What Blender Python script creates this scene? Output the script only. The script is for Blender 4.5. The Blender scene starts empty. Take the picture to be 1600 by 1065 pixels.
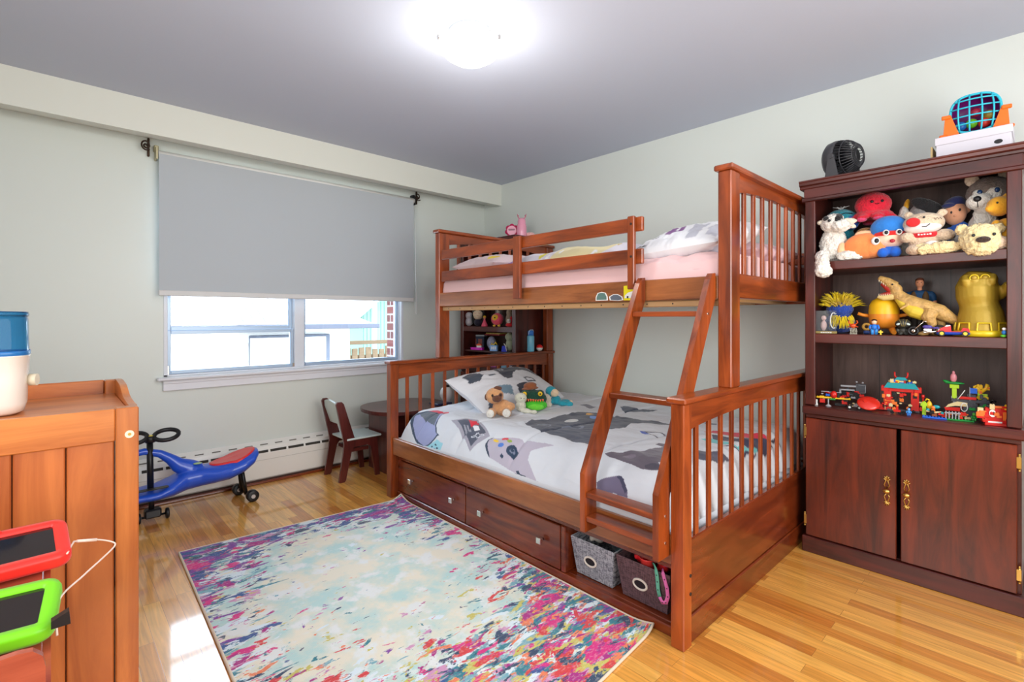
import bpy, bmesh, math, random
import numpy as np
from mathutils import Vector, Matrix, noise, Euler
SC = bpy.context.scene
COL = SC.collection
PI = math.pi
def R(d): return math.radians(d)
# ------------------------------------------------------------ camera
F_PX = 777.5; V0 = 496.0; CAMH = 1.17
YAW = math.atan((800 - 77) / F_PX)
cd = bpy.data.cameras.new('camera'); cam = bpy.data.objects.new('camera', cd); COL.objects.link(cam)
cam.location = (0, 0, CAMH); cam.rotation_euler = (PI/2, 0, -YAW)
cd.sensor_width = 36; cd.lens = F_PX / 1600 * 36; cd.shift_y = -(532.5 - V0) / 1600
cd.clip_start = 0.05; cd.clip_end = 200
SC.camera = cam
# ------------------------------------------------------------ world, sun, large lights, exposure
w = bpy.data.worlds.new('sky'); SC.world = w; w.use_nodes = True
nt = w.node_tree; nt.nodes.clear()
bg = nt.nodes.new('ShaderNodeBackground'); wo = nt.nodes.new('ShaderNodeOutputWorld')
bg.inputs[0].default_value = (0.66, 0.83, 1.0, 1); bg.inputs[1].default_value = 9.5
nt.links.new(bg.outputs[0], wo.inputs[0])
def add_light(name, kind, loc, rot, energy, color, **kw):
    d = bpy.data.lights.new(name, kind); d.energy = energy; d.color = color
    for k, v in kw.items(): setattr(d, k, v)
    o = bpy.data.objects.new(name, d); o.location = loc; o.rotation_euler = rot; COL.objects.link(o); return o
add_light('sun', 'SUN', (0, -5, 10), (R(48), 0, R(-18)), 1.0, (1, .96, .9), angle=R(0.6))
# added area lights inside the windowless back and left walls, filling the room
add_light('back_fill_light', 'AREA', (1.2, -1.02, 1.5), (R(94), 0, 0), 60, (1.0, 1.0, .985), shape='RECTANGLE', size=2.0, size_y=1.5)
add_light('left_fill_light', 'AREA', (-0.98, 0.6, 1.55), (R(96), 0, R(-90)), 30, (1.0, 1.0, 1.0), shape='RECTANGLE', size=1.5, size_y=1.3)
SC.view_settings.view_transform = 'Standard'; SC.view_settings.look = 'None'
SC.view_settings.exposure = 0.16; SC.view_settings.gamma = 1; SC.view_settings.use_curve_mapping = False
# ------------------------------------------------------------ colours and materials
def S(r, g, b):
    f = lambda c: (c/255/12.92) if c/255 <= .04045 else ((c/255+.055)/1.055)**2.4
    return (f(r), f(g), f(b), 1)
def nm(name):
    m = bpy.data.materials.new(name); m.use_nodes = True
    b = m.node_tree.nodes['Principled BSDF']; return m, m.node_tree, b
def mat(name, col, rough=.5, metal=0, coat=0, bump=0, bscale=60, var=0, sheen=0, trans=0, ior=1.45, emis=None, es=0, alpha=1, vscale=8):
    m, t, b = nm(name)
    b.inputs['Base Color'].default_value = col; b.inputs['Roughness'].default_value = rough; b.inputs['Metallic'].default_value = metal
    b.inputs['Coat Weight'].default_value = coat; b.inputs['Coat Roughness'].default_value = .12
    b.inputs['IOR'].default_value = ior; b.inputs['Transmission Weight'].default_value = trans
    b.inputs['Sheen Weight'].default_value = sheen; b.inputs['Alpha'].default_value = alpha
    if emis: b.inputs['Emission Color'].default_value = emis; b.inputs['Emission Strength'].default_value = es
    tc = t.nodes.new('ShaderNodeTexCoord')
    if var:
        n = t.nodes.new('ShaderNodeTexNoise'); n.inputs['Scale'].default_value = vscale; n.inputs['Detail'].default_value = 4
        t.links.new(tc.outputs['Object'], n.inputs['Vector'])
        r = t.nodes.new('ShaderNodeMapRange'); r.inputs[1].default_value = .3; r.inputs[2].default_value = .7
        r.inputs[3].default_value = 1-var; r.inputs[4].default_value = 1+var
        t.links.new(n.outputs[0], r.inputs[0])
        mx = t.nodes.new('ShaderNodeVectorMath'); mx.operation = 'SCALE'; mx.inputs[0].default_value = col[:3]
        t.links.new(r.outputs[0], mx.inputs['Scale']); t.links.new(mx.outputs[0], b.inputs['Base Color'])
    if bump:
        n = t.nodes.new('ShaderNodeTexNoise'); n.inputs['Scale'].default_value = bscale; n.inputs['Detail'].default_value = 3
        t.links.new(tc.outputs['Object'], n.inputs['Vector'])
        bp = t.nodes.new('ShaderNodeBump'); bp.inputs['Strength'].default_value = bump; bp.inputs['Distance'].default_value = .01
        t.links.new(n.outputs[0], bp.inputs['Height']); t.links.new(bp.outputs[0], b.inputs['Normal'])
    return m
def wood(name, c1, c2, axis='z', rough=.3, coat=.3, scale=6, stretch=9, c3=None):
    m, t, b = nm(name); L = t.links.new
    tc = t.nodes.new('ShaderNodeTexCoord'); mp = t.nodes.new('ShaderNodeMapping')
    s = [stretch]*3; s['xyz'.index(axis)] = 1.0
    mp.inputs['Scale'].default_value = s; L(tc.outputs['Object'], mp.inputs['Vector'])
    n = t.nodes.new('ShaderNodeTexNoise'); n.inputs['Scale'].default_value = scale/3; n.inputs['Detail'].default_value = 6; n.inputs['Roughness'].default_value = .62; n.inputs['Distortion'].default_value = .8
    L(mp.outputs[0], n.inputs['Vector'])
    n2 = t.nodes.new('ShaderNodeTexNoise'); n2.inputs['Scale'].default_value = 3.0; n2.inputs['Detail'].default_value = 2
    L(tc.outputs['Object'], n2.inputs['Vector'])
    cr = t.nodes.new('ShaderNodeValToRGB'); cr.color_ramp.elements[0].position = .34; cr.color_ramp.elements[0].color = c1
    cr.color_ramp.elements[1].position = .66; cr.color_ramp.elements[1].color = c2
    if c3: e = cr.color_ramp.elements.new(.8); e.color = c3
    L(n.outputs[0], cr.inputs[0])
    mr = t.nodes.new('ShaderNodeMapRange'); mr.inputs[1].default_value = .3; mr.inputs[2].default_value = .7; mr.inputs[3].default_value = .8; mr.inputs[4].default_value = 1.2
    L(n2.outputs[0], mr.inputs[0])
    v = t.nodes.new('ShaderNodeVectorMath'); v.operation = 'SCALE'; L(cr.outputs[0], v.inputs[0]); L(mr.outputs[0], v.inputs['Scale'])
    L(v.outputs[0], b.inputs['Base Color'])
    b.inputs['Roughness'].default_value = rough; b.inputs['Coat Weight'].default_value = coat; b.inputs['Coat Roughness'].default_value = .15
    bp = t.nodes.new('ShaderNodeBump'); bp.inputs['Strength'].default_value = .06; bp.inputs['Distance'].default_value = .004
    L(n.outputs[0], bp.inputs['Height']); L(bp.outputs[0], b.inputs['Normal'])
    return m
BW = {a: wood('cherry_stained_wood_'+a, S(104, 42, 14), S(164, 76, 29), a, .28, .3) for a in 'xyz'}
BD = {a: wood('dark_cherry_wood_'+a, S(88, 32, 12), S(132, 56, 24), a, .25, .45) for a in 'xyz'}
BR = {a: wood('brown_rail_wood_'+a, S(122, 66, 30), S(166, 100, 54), a, .3, .4) for a in 'xyz'}
MH = {a: wood('mahogany_laminate_'+a, S(52, 18, 14), S(92, 34, 25), a, .36, .15) for a in 'xyz'}
MHD = {a: wood('mahogany_door_'+a, S(58, 18, 9), S(120, 44, 21), a, .33, .25, scale=5) for a in 'xyz'}
MHI = wood('dark_inner_panel', S(70, 48, 42), S(98, 74, 66), 'z', .5, .1)
PN = {a: wood('honey_pine_'+a, S(170, 88, 36), S(212, 128, 62), a, .35, .25, scale=5) for a in 'xyz'}
TB = {a: wood('dark_toddler_table_wood_'+a, S(70, 26, 24), S(104, 44, 38), a, .3, .35) for a in 'xyz'}
M = {}
def col(name, c, **k):
    if name not in M: M[name] = mat(name, S(*c), **k)
    return M[name]
M['wall'] = mat('wall_paint', S(217, 223, 217), rough=.38, bump=.02, bscale=300)
M['soffit'] = mat('soffit_paint', S(222, 224, 214), rough=.5)
M['ceiling'] = mat('ceiling_paint', S(194, 201, 218), rough=.6, bump=.02, bscale=200)
M['trim'] = mat('white_trim_paint', S(228, 230, 236), rough=.35)
M['heater'] = mat('heater_enamel', S(236, 234, 228), rough=.35)
M['chrome'] = mat('brushed_nickel', S(225, 222, 215), rough=.25, metal=1)
M['brass'] = mat('brass', S(214, 176, 96), rough=.3, metal=1)
M['black'] = mat('black_plastic', S(22, 22, 26), rough=.4)
M['white'] = mat('white_plastic', S(238, 238, 236), rough=.35)
def fur(name, c, var=.12, bump=.9, bscale=140): 
    if name not in M: M[name] = mat(name, S(*c), rough=.9, sheen=.3, bump=bump, bscale=bscale, var=var, vscale=30)
    return M[name]
def plas(name, c, rough=.3, **k): return col(name, c, rough=rough, **k)
# ------------------------------------------------------------ mesh builder
class MB:
    def __init__(s): s.v = []; s.f = []; s.sm = []; s.mi = []; s.T = None; s.cur = 0
    def add(s, vs, fs, smooth=False, mi=None):
        o = len(s.v)
        for p in vs:
            p = Vector(p); s.v.append(s.T @ p if s.T is not None else p)
        for f in fs:
            s.f.append([i+o for i in f]); s.sm.append(smooth); s.mi.append(s.cur if mi is None else mi)
        return s
    def box(s, x0, x1, y0, y1, z0, z1, b=.002, M4=None):
        if x0 > x1: x0, x1 = x1, x0
        if y0 > y1: y0, y1 = y1, y0
        if z0 > z1: z0, z1 = z1, z0
        b = min(b, (x1-x0)*.45, (y1-y0)*.45, (z1-z0)*.45)
        c = Vector(((x0+x1)/2, (y0+y1)/2, (z0+z1)/2)); h = Vector(((x1-x0)/2, (y1-y0)/2, (z1-z0)/2))
        if b <= 0:
            vs = [(c.x+sx*h.x, c.y+sy*h.y, c.z+sz*h.z) for sx in (-1, 1) for sy in (-1, 1) for sz in (-1, 1)]
            fs = [(0,1,3,2),(4,6,7,5),(0,4,5,1),(2,3,7,6),(0,2,6,4),(1,5,7,3)]
        else:
            vs = []; idx = {}
            for sx in (-1, 1):
                for sy in (-1, 1):
                    for sz in (-1, 1):
                        for a in range(3):
                            p = [sx*(h.x-b), sy*(h.y-b), sz*(h.z-b)]
                            p[a] = (sx, sy, sz)[a]*h[a]
                            idx[(sx, sy, sz, a)] = len(vs); vs.append((c.x+p[0], c.y+p[1], c.z+p[2]))
            fs = []
            for a in range(3):
                o1, o2 = [i for i in range(3) if i != a]
                for sg in (-1, 1):
                    q = []
                    for (u, w_) in ((-1, -1), (1, -1), (1, 1), (-1, 1)):
                        k = [0, 0, 0]; k[a] = sg; k[o1] = u; k[o2] = w_; q.append(idx[(*k, a)])
                    fs.append(q if (sg > 0) != (a == 1) else q[::-1])
            for a in range(3):
                o1, o2 = [i for i in range(3) if i != a]
                for s1 in (-1, 1):
                    for s2 in (-1, 1):
                        k = [0, 0, 0]; k[o1] = s1; k[o2] = s2
                        k0 = list(k); k0[a] = -1; k1 = list(k); k1[a] = 1
                        fs.append([idx[(*k0, o1)], idx[(*k1, o1)], idx[(*k1, o2)], idx[(*k0, o2)]])
            for sx in (-1, 1):
                for sy in (-1, 1):
                    for sz in (-1, 1): fs.append([idx[(sx, sy, sz, 0)], idx[(sx, sy, sz, 1)], idx[(sx, sy, sz, 2)]])
        if M4 is not None: vs = [M4 @ Vector(p) for p in vs]
        return s.add(vs, fs)
    def cbox(s, c, d, b=.002, rot=None):
        Mx = Matrix.Translation(Vector(c)) @ (Euler(rot).to_matrix().to_4x4() if rot else Matrix())
        return s.box(-d[0]/2, d[0]/2, -d[1]/2, d[1]/2, -d[2]/2, d[2]/2, b, Mx)
    def bar(s, p, q, w, t, up=(0, 0, 1), b=.002):
        p = Vector(p); q = Vector(q); d = q-p; L_ = d.length; z = d.normalized(); u = Vector(up)
        x = u.cross(z)
        if x.length < 1e-4: x = Vector((1, 0, 0)).cross(z)
        x.normalize(); y = z.cross(x)
        Mx = Matrix.Translation((p+q)/2) @ Matrix((x, y, z)).transposed().to_4x4()
        return s.box(-w/2, w/2, -t/2, t/2, -L_/2, L_/2, b, Mx)
    def prism(s, pts, plane, d0, d1, smooth=False):
        def mk(a, b_, d): return {'yz': (d, a, b_), 'xz': (a, d, b_), 'xy': (a, b_, d)}[plane]
        n = len(pts); vs = [mk(a, b_, d0) for a, b_ in pts]+[mk(a, b_, d1) for a, b_ in pts]
        s.add(vs, [list(range(n))[::-1], list(range(n, 2*n))], False)
        o = len(s.v)-2*n
        for i in range(n):
            j = (i+1) % n; s.f.append([o+i, o+j, o+n+j, o+n+i]); s.sm.append(smooth); s.mi.append(s.cur)
        return s
    def tube(s, path, r, n=8, caps=True, closed=False, flat=None):
        P = [Vector(p) for p in path]; m = len(P)
        rs = r if isinstance(r, (list, tuple)) else [r]*m
        T = []
        for i in range(m):
            a = P[(i-1) % m] if (closed or i > 0) else P[i]; b_ = P[(i+1) % m] if (closed or i < m-1) else P[i]
            T.append((b_-a).normalized() if (b_-a).length > 1e-9 else Vector((0, 0, 1)))
        u = T[0].orthogonal().normalized(); vs = []
        for i in range(m):
            u = (u-T[i]*u.dot(T[i])); u = u.normalized() if u.length > 1e-6 else T[i].orthogonal().normalized(); w_ = T[i].cross(u)
            for k in range(n):
                a = 2*PI*k/n; vs.append(P[i]+(u*math.cos(a)+w_*math.sin(a))*rs[i])
        fs = []
        for i in range(m if closed else m-1):
            j = (i+1) % m
            for k in range(n): fs.append([i*n+k, i*n+(k+1) % n, j*n+(k+1) % n, j*n+k])
        s.add(vs, fs, True)
        if caps and not closed: 
            o = len(s.v)-m*n
            s.f.append([o+k for k in range(n)][::-1]); s.sm.append(False); s.mi.append(s.cur)
            s.f.append([o+(m-1)*n+k for k in range(n)]); s.sm.append(False); s.mi.append(s.cur)
        return s
    def lathe(s, prof, n=24, c=(0, 0, 0), axis='z', smooth=True):
        vs = []; c = Vector(c)
        for r, z in prof:
            for k in range(n):
                a = 2*PI*k/n; x, y = r*math.cos(a), r*math.sin(a)
                vs.append(c+Vector({'z': (x, y, z), 'x': (z, x, y), 'y': (y, z, x)}[axis]))
        m = len(prof); fs = [[i*n+k, i*n+(k+1) % n, (i+1)*n+(k+1) % n, (i+1)*n+k] for i in range(m-1) for k in range(n)]
        return s.add(vs, fs, smooth)
    def cyl(s, p, q, r, n=16, r2=None):
        p = Vector(p); q = Vector(q); d = (q-p).normalized(); u = d.orthogonal().normalized(); w_ = d.cross(u); r2 = r if r2 is None else r2
        vs = [p+(u*math.cos(2*PI*k/n)+w_*math.sin(2*PI*k/n))*r for k in range(n)]+[q+(u*math.cos(2*PI*k/n)+w_*math.sin(2*PI*k/n))*r2 for k in range(n)]
        s.add(vs, [[k, (k+1) % n, n+(k+1) % n, n+k] for k in range(n)], True)
        o = len(s.v)-2*n
        s.f.append([o+k for k in range(n)][::-1]); s.sm.append(False); s.mi.append(s.cur); s.f.append([o+n+k for k in range(n)]); s.sm.append(False); s.mi.append(s.cur)
        return s
    def ell(s, c, r, rot=None, n=20, m=12, e=1.0):
        if not isinstance(r, (tuple, list)): r = (r, r, r)
        Mx = Matrix.Translation(Vector(c)) @ (Euler(rot).to_matrix().to_4x4() if rot else Matrix())
        pw = lambda t: math.copysign(abs(t)**e, t)
        vs = [Mx @ Vector((0, 0, -r[2]))]
        for i in range(1, m):
            ph = -PI/2+PI*i/m
            for k in range(n):
                a = 2*PI*k/n
                vs.append(Mx @ Vector((r[0]*pw(math.cos(ph))*pw(math.cos(a)), r[1]*pw(math.cos(ph))*pw(math.sin(a)), r[2]*pw(math.sin(ph)))))
        vs.append(Mx @ Vector((0, 0, r[2]))); L_ = len(vs)-1
        fs = [[0, 1+(k+1) % n, 1+k] for k in range(n)]
        for i in range(m-2):
            for k in range(n): fs.append([1+i*n+k, 1+i*n+(k+1) % n, 1+(i+1)*n+(k+1) % n, 1+(i+1)*n+k])
        fs += [[L_, 1+(m-2)*n+k, 1+(m-2)*n+(k+1) % n] for k in range(n)]
        return s.add(vs, fs, True)
    def build(s, name, mats, parent=None, world=True, loc=None):
        me = bpy.data.meshes.new(name); o = bpy.data.objects.new(name, me)
        off = Vector((0, 0, 0))
        if parent is not None:
            if world:
                q = parent
                while q is not None: off += q.location; q = q.parent
        elif world and len(s.v):
            if loc is None:
                xs = [p.x for p in s.v]; ys = [p.y for p in s.v]; zs = [p.z for p in s.v]
                loc = ((min(xs)+max(xs))/2, (min(ys)+max(ys))/2, min(zs))
            off = Vector(loc); o.location = off
        elif loc is not None: o.location = loc
        me.from_pydata([tuple(p-off) for p in s.v], [], s.f)
        if not isinstance(mats, (list, tuple)): mats = [mats]
        for m_ in mats: me.materials.append(m_)
        me.polygons.foreach_set('use_smooth', s.sm); me.polygons.foreach_set('material_index', s.mi)
        bm = bmesh.new(); bm.from_mesh(me); bmesh.ops.recalc_face_normals(bm, faces=bm.faces); bm.to_mesh(me); bm.free()
        COL.objects.link(o)
        if parent is not None: o.parent = parent
        return o
def tag(o, label=None, cat=None, group=None, kind=None):
    if label: o['label'] = label
    if cat: o['category'] = cat
    if group: o['group'] = group
    if kind: o['kind'] = kind
    return o
def thing(name, label, cat, loc=(0, 0, 0), rz=0, group=None, rot=None):
    o = bpy.data.objects.new(name, None); o.empty_display_size = .05; COL.objects.link(o)
    o.location = loc; o.rotation_euler = rot if rot else (0, 0, R(rz))
    return tag(o, label, cat, group)
def clone(o, parent=None):
    c = o.copy(); COL.objects.link(c); c.parent = parent
    for ch in list(o.children): clone(ch, c)
    return c
def soft(mb, name, material, parent, vox=.004, it=8, furry=0, fs=.012, world=False, loc=None):
    o = mb.build(name, material, parent, world=world, loc=loc)
    m = o.modifiers.new('merge', 'REMESH'); m.mode = 'VOXEL'; m.voxel_size = vox; m.use_smooth_shade = True
    sm = o.modifiers.new('smooth', 'SMOOTH'); sm.factor = .5; sm.iterations = it
    if furry:
        tx = bpy.data.textures.get('fur_%g' % fs) or bpy.data.textures.new('fur_%g' % fs, 'CLOUDS'); tx.noise_scale = fs; tx.noise_depth = 2
        d = o.modifiers.new('fur', 'DISPLACE'); d.texture = tx; d.strength = furry; d.mid_level = .45
    return o
def struct(mb, name, m):
    o = mb.build(name, m); o['kind'] = 'structure'; return o
# ============================================================ THE ROOM
XR, YW, ZC, XL, YB = 3.20, 3.85, 2.45, -1.05, -1.10     # right wall, window wall, ceiling, left wall, back wall
WX0, WX1, WZ0, WZ1 = .535, 2.275, .79, 2.14              # window opening
def floor_mat():
    m, t, b = nm('oak_strip_floor'); L = t.links.new
    tc = t.nodes.new('ShaderNodeTexCoord'); mp = t.nodes.new('ShaderNodeMapping'); mp.inputs['Rotation'].default_value = (0, 0, R(90))
    L(tc.outputs['Object'], mp.inputs[0])
    br = t.nodes.new('ShaderNodeTexBrick'); br.offset = .37; br.inputs['Scale'].default_value = 1; br.inputs['Brick Width'].default_value = .82
    br.inputs['Row Height'].default_value = .057; br.inputs['Mortar Size'].default_value = .0007; br.inputs['Mortar Smooth'].default_value = .3; br.inputs['Bias'].default_value = 0
    br.inputs['Color1'].default_value = (0, 0, 0, 1); br.inputs['Color2'].default_value = (1, 1, 1, 1); br.inputs['Mortar'].default_value = (.5, .5, .5, 1)
    L(mp.outputs[0], br.inputs[0])
    ramp = t.nodes.new('ShaderNodeValToRGB'); e = ramp.color_ramp.elements
    e[0].position = 0; e[0].color = S(200, 122, 48); e[1].position = 1; e[1].color = S(248, 186, 92)
    x = e.new(.35); x.color = S(228, 158, 70); x = e.new(.7); x.color = S(238, 172, 82)
    L(br.outputs['Color'], ramp.inputs[0])
    m2 = t.nodes.new('ShaderNodeMapping'); m2.inputs['Scale'].default_value = (26, 1.6, 1); L(tc.outputs['Object'], m2.inputs[0])
    ad = t.nodes.new('ShaderNodeVectorMath'); ad.operation = 'ADD'; sc = t.nodes.new('ShaderNodeVectorMath'); sc.operation = 'SCALE'; sc.inputs['Scale'].default_value = 37
    L(br.outputs['Color'], sc.inputs[0]); L(m2.outputs[0], ad.inputs[0]); L(sc.outputs[0], ad.inputs[1])
    n = t.nodes.new('ShaderNodeTexNoise'); n.inputs['Scale'].default_value = 2.2; n.inputs['Detail'].default_value = 6; n.inputs['Distortion'].default_value = 1.2; L(ad.outputs[0], n.inputs[0])
    mr = t.nodes.new('ShaderNodeMapRange'); mr.inputs[1].default_value = .35; mr.inputs[2].default_value = .65; mr.inputs[3].default_value = .80; mr.inputs[4].default_value = 1.12; L(n.outputs[0], mr.inputs[0])
    v = t.nodes.new('ShaderNodeVectorMath'); v.operation = 'SCALE'; L(ramp.outputs[0], v.inputs[0]); L(mr.outputs[0], v.inputs['Scale'])
    mx = t.nodes.new('ShaderNodeMix'); mx.data_type = 'RGBA'; mx.inputs['B'].default_value = S(120, 66, 30)
    ml = t.nodes.new('ShaderNodeMath'); ml.operation = 'MULTIPLY'; ml.inputs[1].default_value = .75; L(br.outputs['Fac'], ml.inputs[0])
    L(ml.outputs[0], mx.inputs['Factor']); L(v.outputs[0], mx.inputs['A']); L(mx.outputs['Result'], b.inputs['Base Color'])
    b.inputs['Roughness'].default_value = .3; b.inputs['Coat Weight'].default_value = 1; b.inputs['Coat IOR'].default_value = 1.6; b.inputs['Coat Roughness'].default_value = .07
    bp = t.nodes.new('ShaderNodeBump'); bp.inputs['Strength'].default_value = .12; bp.inputs['Distance'].default_value = .004; bp.invert = True
    L(br.outputs['Fac'], bp.inputs['Height']); L(bp.outputs[0], b.inputs['Normal']); L(bp.outputs[0], b.inputs['Coat Normal'])
    return m
struct(MB().box(XL-.1, XR+.1, YB-.1, YW+.1, -.08, 0, 0), 'floor', floor_mat())
struct(MB().box(XL-.1, XR+.1, YB-.1, YW+.25, ZC, ZC+.1, 0), 'ceiling', M['ceiling'])
struct(MB().box(XR, XR+.12, YB-.1, YW+.17, 0, ZC, 0), 'wall_right', M['wall'])
struct(MB().box(XL-.12, XL, YB-.1, YW+.17, 0, ZC, 0), 'wall_left', M['wall'])
struct(MB().box(XL, XR, YB-.12, YB, 0, ZC, 0), 'wall_back', M['wall'])
wf = MB(); y0, y1 = YW, YW+.13
wf.box(XL, WX0, y0, y1, 0, ZC, 0); wf.box(WX1, XR, y0, y1, 0, ZC, 0); wf.box(WX0, WX1, y0, y1, 0, WZ0, 0); wf.box(WX0, WX1, y0, y1, WZ1, ZC, 0)
struct(wf, 'wall_window', M['wall'])
# boxed soffit over the window: a fascia with a shallow recess behind it
so = MB(); so.box(XL, XR, 3.59, 3.665, 2.25, ZC, .001); so.box(XL, XR, 3.665, YW, 2.30, ZC, 0)
struct(so, 'trim_soffit', M['soffit'])
struct(MB().box(XR-.015, XR, -1.1, .04, 0, .09, .003).box(XR-.022, XR, -1.1, .04, 0, .02, .003), 'baseboard_right', M['trim'])
struct(MB().box(2.42, XR-.016, YW-.015, YW, 0, .09, .003), 'baseboard_window', M['trim'])
# ------------------------------------------------------------ window
M['sash'] = mat('pale_blue_aluminium', S(176, 194, 214), rough=.35, metal=.3)
M['frame'] = mat('window_frame_paint', S(222, 226, 234), rough=.35)
def glass_mat():
    m = bpy.data.materials.new('window_glass'); m.use_nodes = True; t = m.node_tree; t.nodes.clear()
    o = t.nodes.new('ShaderNodeOutputMaterial'); a = t.nodes.new('ShaderNodeBsdfTransparent'); g = t.nodes.new('ShaderNodeBsdfGlossy'); g.inputs['Roughness'].default_value = .02
    fz = t.nodes.new('ShaderNodeFresnel'); fz.inputs[0].default_value = 1.45; mx = t.nodes.new('ShaderNodeMixShader')
    t.links.new(fz.outputs[0], mx.inputs[0]); t.links.new(a.outputs[0], mx.inputs[1]); t.links.new(g.outputs[0], mx.inputs[2]); t.links.new(mx.outputs[0], o.inputs[0]); return m
M['glass'] = glass_mat()
wr = thing('window_1', None, None, (1.405, YW, WZ0)); wr['kind'] = 'structure'
fr = MB(); fr.box(WX0, WX0+.022, YW-.004, YW+.13, WZ0, WZ1, .002); fr.box(WX1-.022, WX1, YW-.004, YW+.13, WZ0, WZ1, .002)
fr.box(WX0, WX1, YW-.004, YW+.13, WZ1-.022, WZ1, .002); fr.box(WX0, WX1, YW-.004, YW+.13, WZ0, WZ0+.012, .002); fr.box(1.352, 1.424, YW+.005, YW+.13, WZ0+.01, WZ1-.02, .003)
fr.build('window_frame', M['frame'], wr)
sill = MB(); sill.box(.497, 2.32, YW-.055, YW+.02, .768, .788, .006); sill.box(.53, 2.29, YW-.022, YW, .70, .768, .004); sill.box(.53, 2.29, YW-.028, YW-.02, .745, .768, .004)
sill.build('window_sill', M['trim'], wr)
def sash(x0, x1, z0, z1, y, wd, nme='window_sash'):
    q = MB(); q.box(x0, x0+wd, y, y+.03, z0, z1, .003); q.box(x1-wd, x1, y, y+.03, z0, z1, .003); q.box(x0+wd, x1-wd, y, y+.03, z0, z0+wd, .003); q.box(x0+wd, x1-wd, y, y+.03, z1-wd, z1, .003)
    o = q.build(nme, M['sash'], wr); MB().box(x0+wd, x1-wd, y+.012, y+.016, z0+wd, z1-wd, 0).build('pane', M['glass'], o)
sash(WX0+.022, 1.352, WZ0+.012, 1.085, YW+.03, .022); sash(WX0+.022, 1.352, 1.085, WZ1-.022, YW+.06, .026)
sash(1.424, WX1-.022, WZ0+.012, WZ1-.022, YW+.05, .024)
MB().box(WX0+.022, WX0+.032, YW+.01, YW+.03, .80, .86, .002).box(1.34, 1.352, YW+.008, YW+.03, .80, .83, .002).build('sash_latch', M['chrome'], wr)
# ------------------------------------------------------------ outside
M['stucco'] = mat('white_garage_siding', S(214, 212, 206), rough=.8)
def shingle():
    m, t, b = nm('pale_roof_shingles'); L = t.links.new; tc = t.nodes.new('ShaderNodeTexCoord'); mp = t.nodes.new('ShaderNodeMapping'); mp.inputs['Rotation'].default_value = (0, 0, 0); L(tc.outputs['Object'], mp.inputs[0])
    br = t.nodes.new('ShaderNodeTexBrick'); br.inputs['Scale'].default_value = 1; br.inputs['Brick Width'].default_value = .3; br.inputs['Row Height'].default_value = .14; br.inputs['Mortar Size'].default_value = .008
    br.inputs['Color1'].default_value = S(140, 134, 130); br.inputs['Color2'].default_value = S(124, 120, 118); br.inputs['Mortar'].default_value = S(86, 80, 78); L(mp.outputs[0], br.inputs[0]); L(br.outputs['Color'], b.inputs['Base Color']); b.inputs['Roughness'].default_value = .9
    return m
gar = thing('garage', 'white detached garage with a pale shingled hip roof outside the window', 'garage', (0, 8.2, -1.2))
MB().box(-4, 3.80, 8.2, 13, -1.2, 1.0, .01).box(-4, 2.9, 8.18, 8.2, .78, .93, .01).build('wall', M['stucco'], gar)
MB().box(2.2, 3.42, 8.12, 8.2, -1.2, .90, .01).build('door_frame', mat('garage_door_trim', S(86, 90, 100), rough=.7), gar)
MB().box(2.2, 3.34, 8.10, 8.12, -1.2, .86, .0).build('garage_door', mat('garage_door_paint', S(228, 228, 228), rough=.7), gar)
rf = MB(); rf.add([(-4.3, 7.95, 1.06), (4.15, 7.95, 1.06), (4.15, 13.3, 1.06), (-4.3, 13.3, 1.06), (-4.3, 10.6, 2.2), (2.3, 10.6, 2.2)], [(0, 1, 5, 4), (1, 2, 5), (2, 3, 4, 5), (0, 4, 3), (0, 3, 2, 1)])
rf.build('roof', shingle(), gar)
MB().box(-4.35, 4.2, 7.88, 7.96, .99, 1.07, .01).box(4.14, 4.22, 7.9, 13.3, .99, 1.07, .01).build('gutter', mat('gutter_grey', S(74, 74, 84), rough=.5), gar)
fe = thing('garden_fence', 'pale wooden board fence between the garage and the green house', 'fence', (5.2, 9.6, -1.2))
q = MB(); rnd = random.Random(3)
for i in range(14):
    x = 4.2+i*.15; q.box(x, x+.12, 9.6, 9.63, -1.2, .55+rnd.uniform(-.04, .04), .005)
q.build('board', mat('weathered_fence_wood', S(104, 84, 62), rough=.9, var=.2), fe)
MB().box(4.2, 6.3, 9.63, 9.68, .3, .4, .005).box(4.2, 6.3, 9.57, 9.6, .62, .70, .005).build('rail', mat('fence_rail', S(96, 76, 54), rough=.9), fe)
MB().box(5.0, 5.08, 9.64, 9.72, -1.2, 1.7, .01).build('post', mat('grey_post', S(176, 190, 196), rough=.7), fe)
def siding():
    m, t, b = nm('green_vertical_siding'); L = t.links.new; tc = t.nodes.new('ShaderNodeTexCoord'); wv = t.nodes.new('ShaderNodeTexWave'); wv.inputs['Scale'].default_value = 3.2; L(tc.outputs['Object'], wv.inputs[0])
    cr = t.nodes.new('ShaderNodeValToRGB'); cr.color_ramp.elements[0].color = S(70, 100, 86); cr.color_ramp.elements[0].position = .05; cr.color_ramp.elements[1].position = .25; cr.color_ramp.elements[1].color = S(112, 146, 128); L(wv.outputs[0], cr.inputs[0]); L(cr.outputs[0], b.inputs['Base Color']); b.inputs['Roughness'].default_value = .8; return m
hs = thing('neighbouring_house', 'pale green house with vertical siding beyond the fence', 'house', (7.5, 12, -1.2))
MB().prism([(5.9, -1.2), (9.5, -1.2), (9.5, 3.6), (8.8, 3.6), (5.9, 1.25)], 'xz', 12, 16).build('wall', siding(), hs)
MB().prism([(5.7, 1.18), (8.8, 3.72), (8.8, 3.95), (5.7, 1.38)], 'xz', 11.7, 16.2).build('roof', mat('pale_roof_edge', S(215, 222, 224), rough=.8), hs)
fo = MB(); rnd = random.Random(5)
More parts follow.
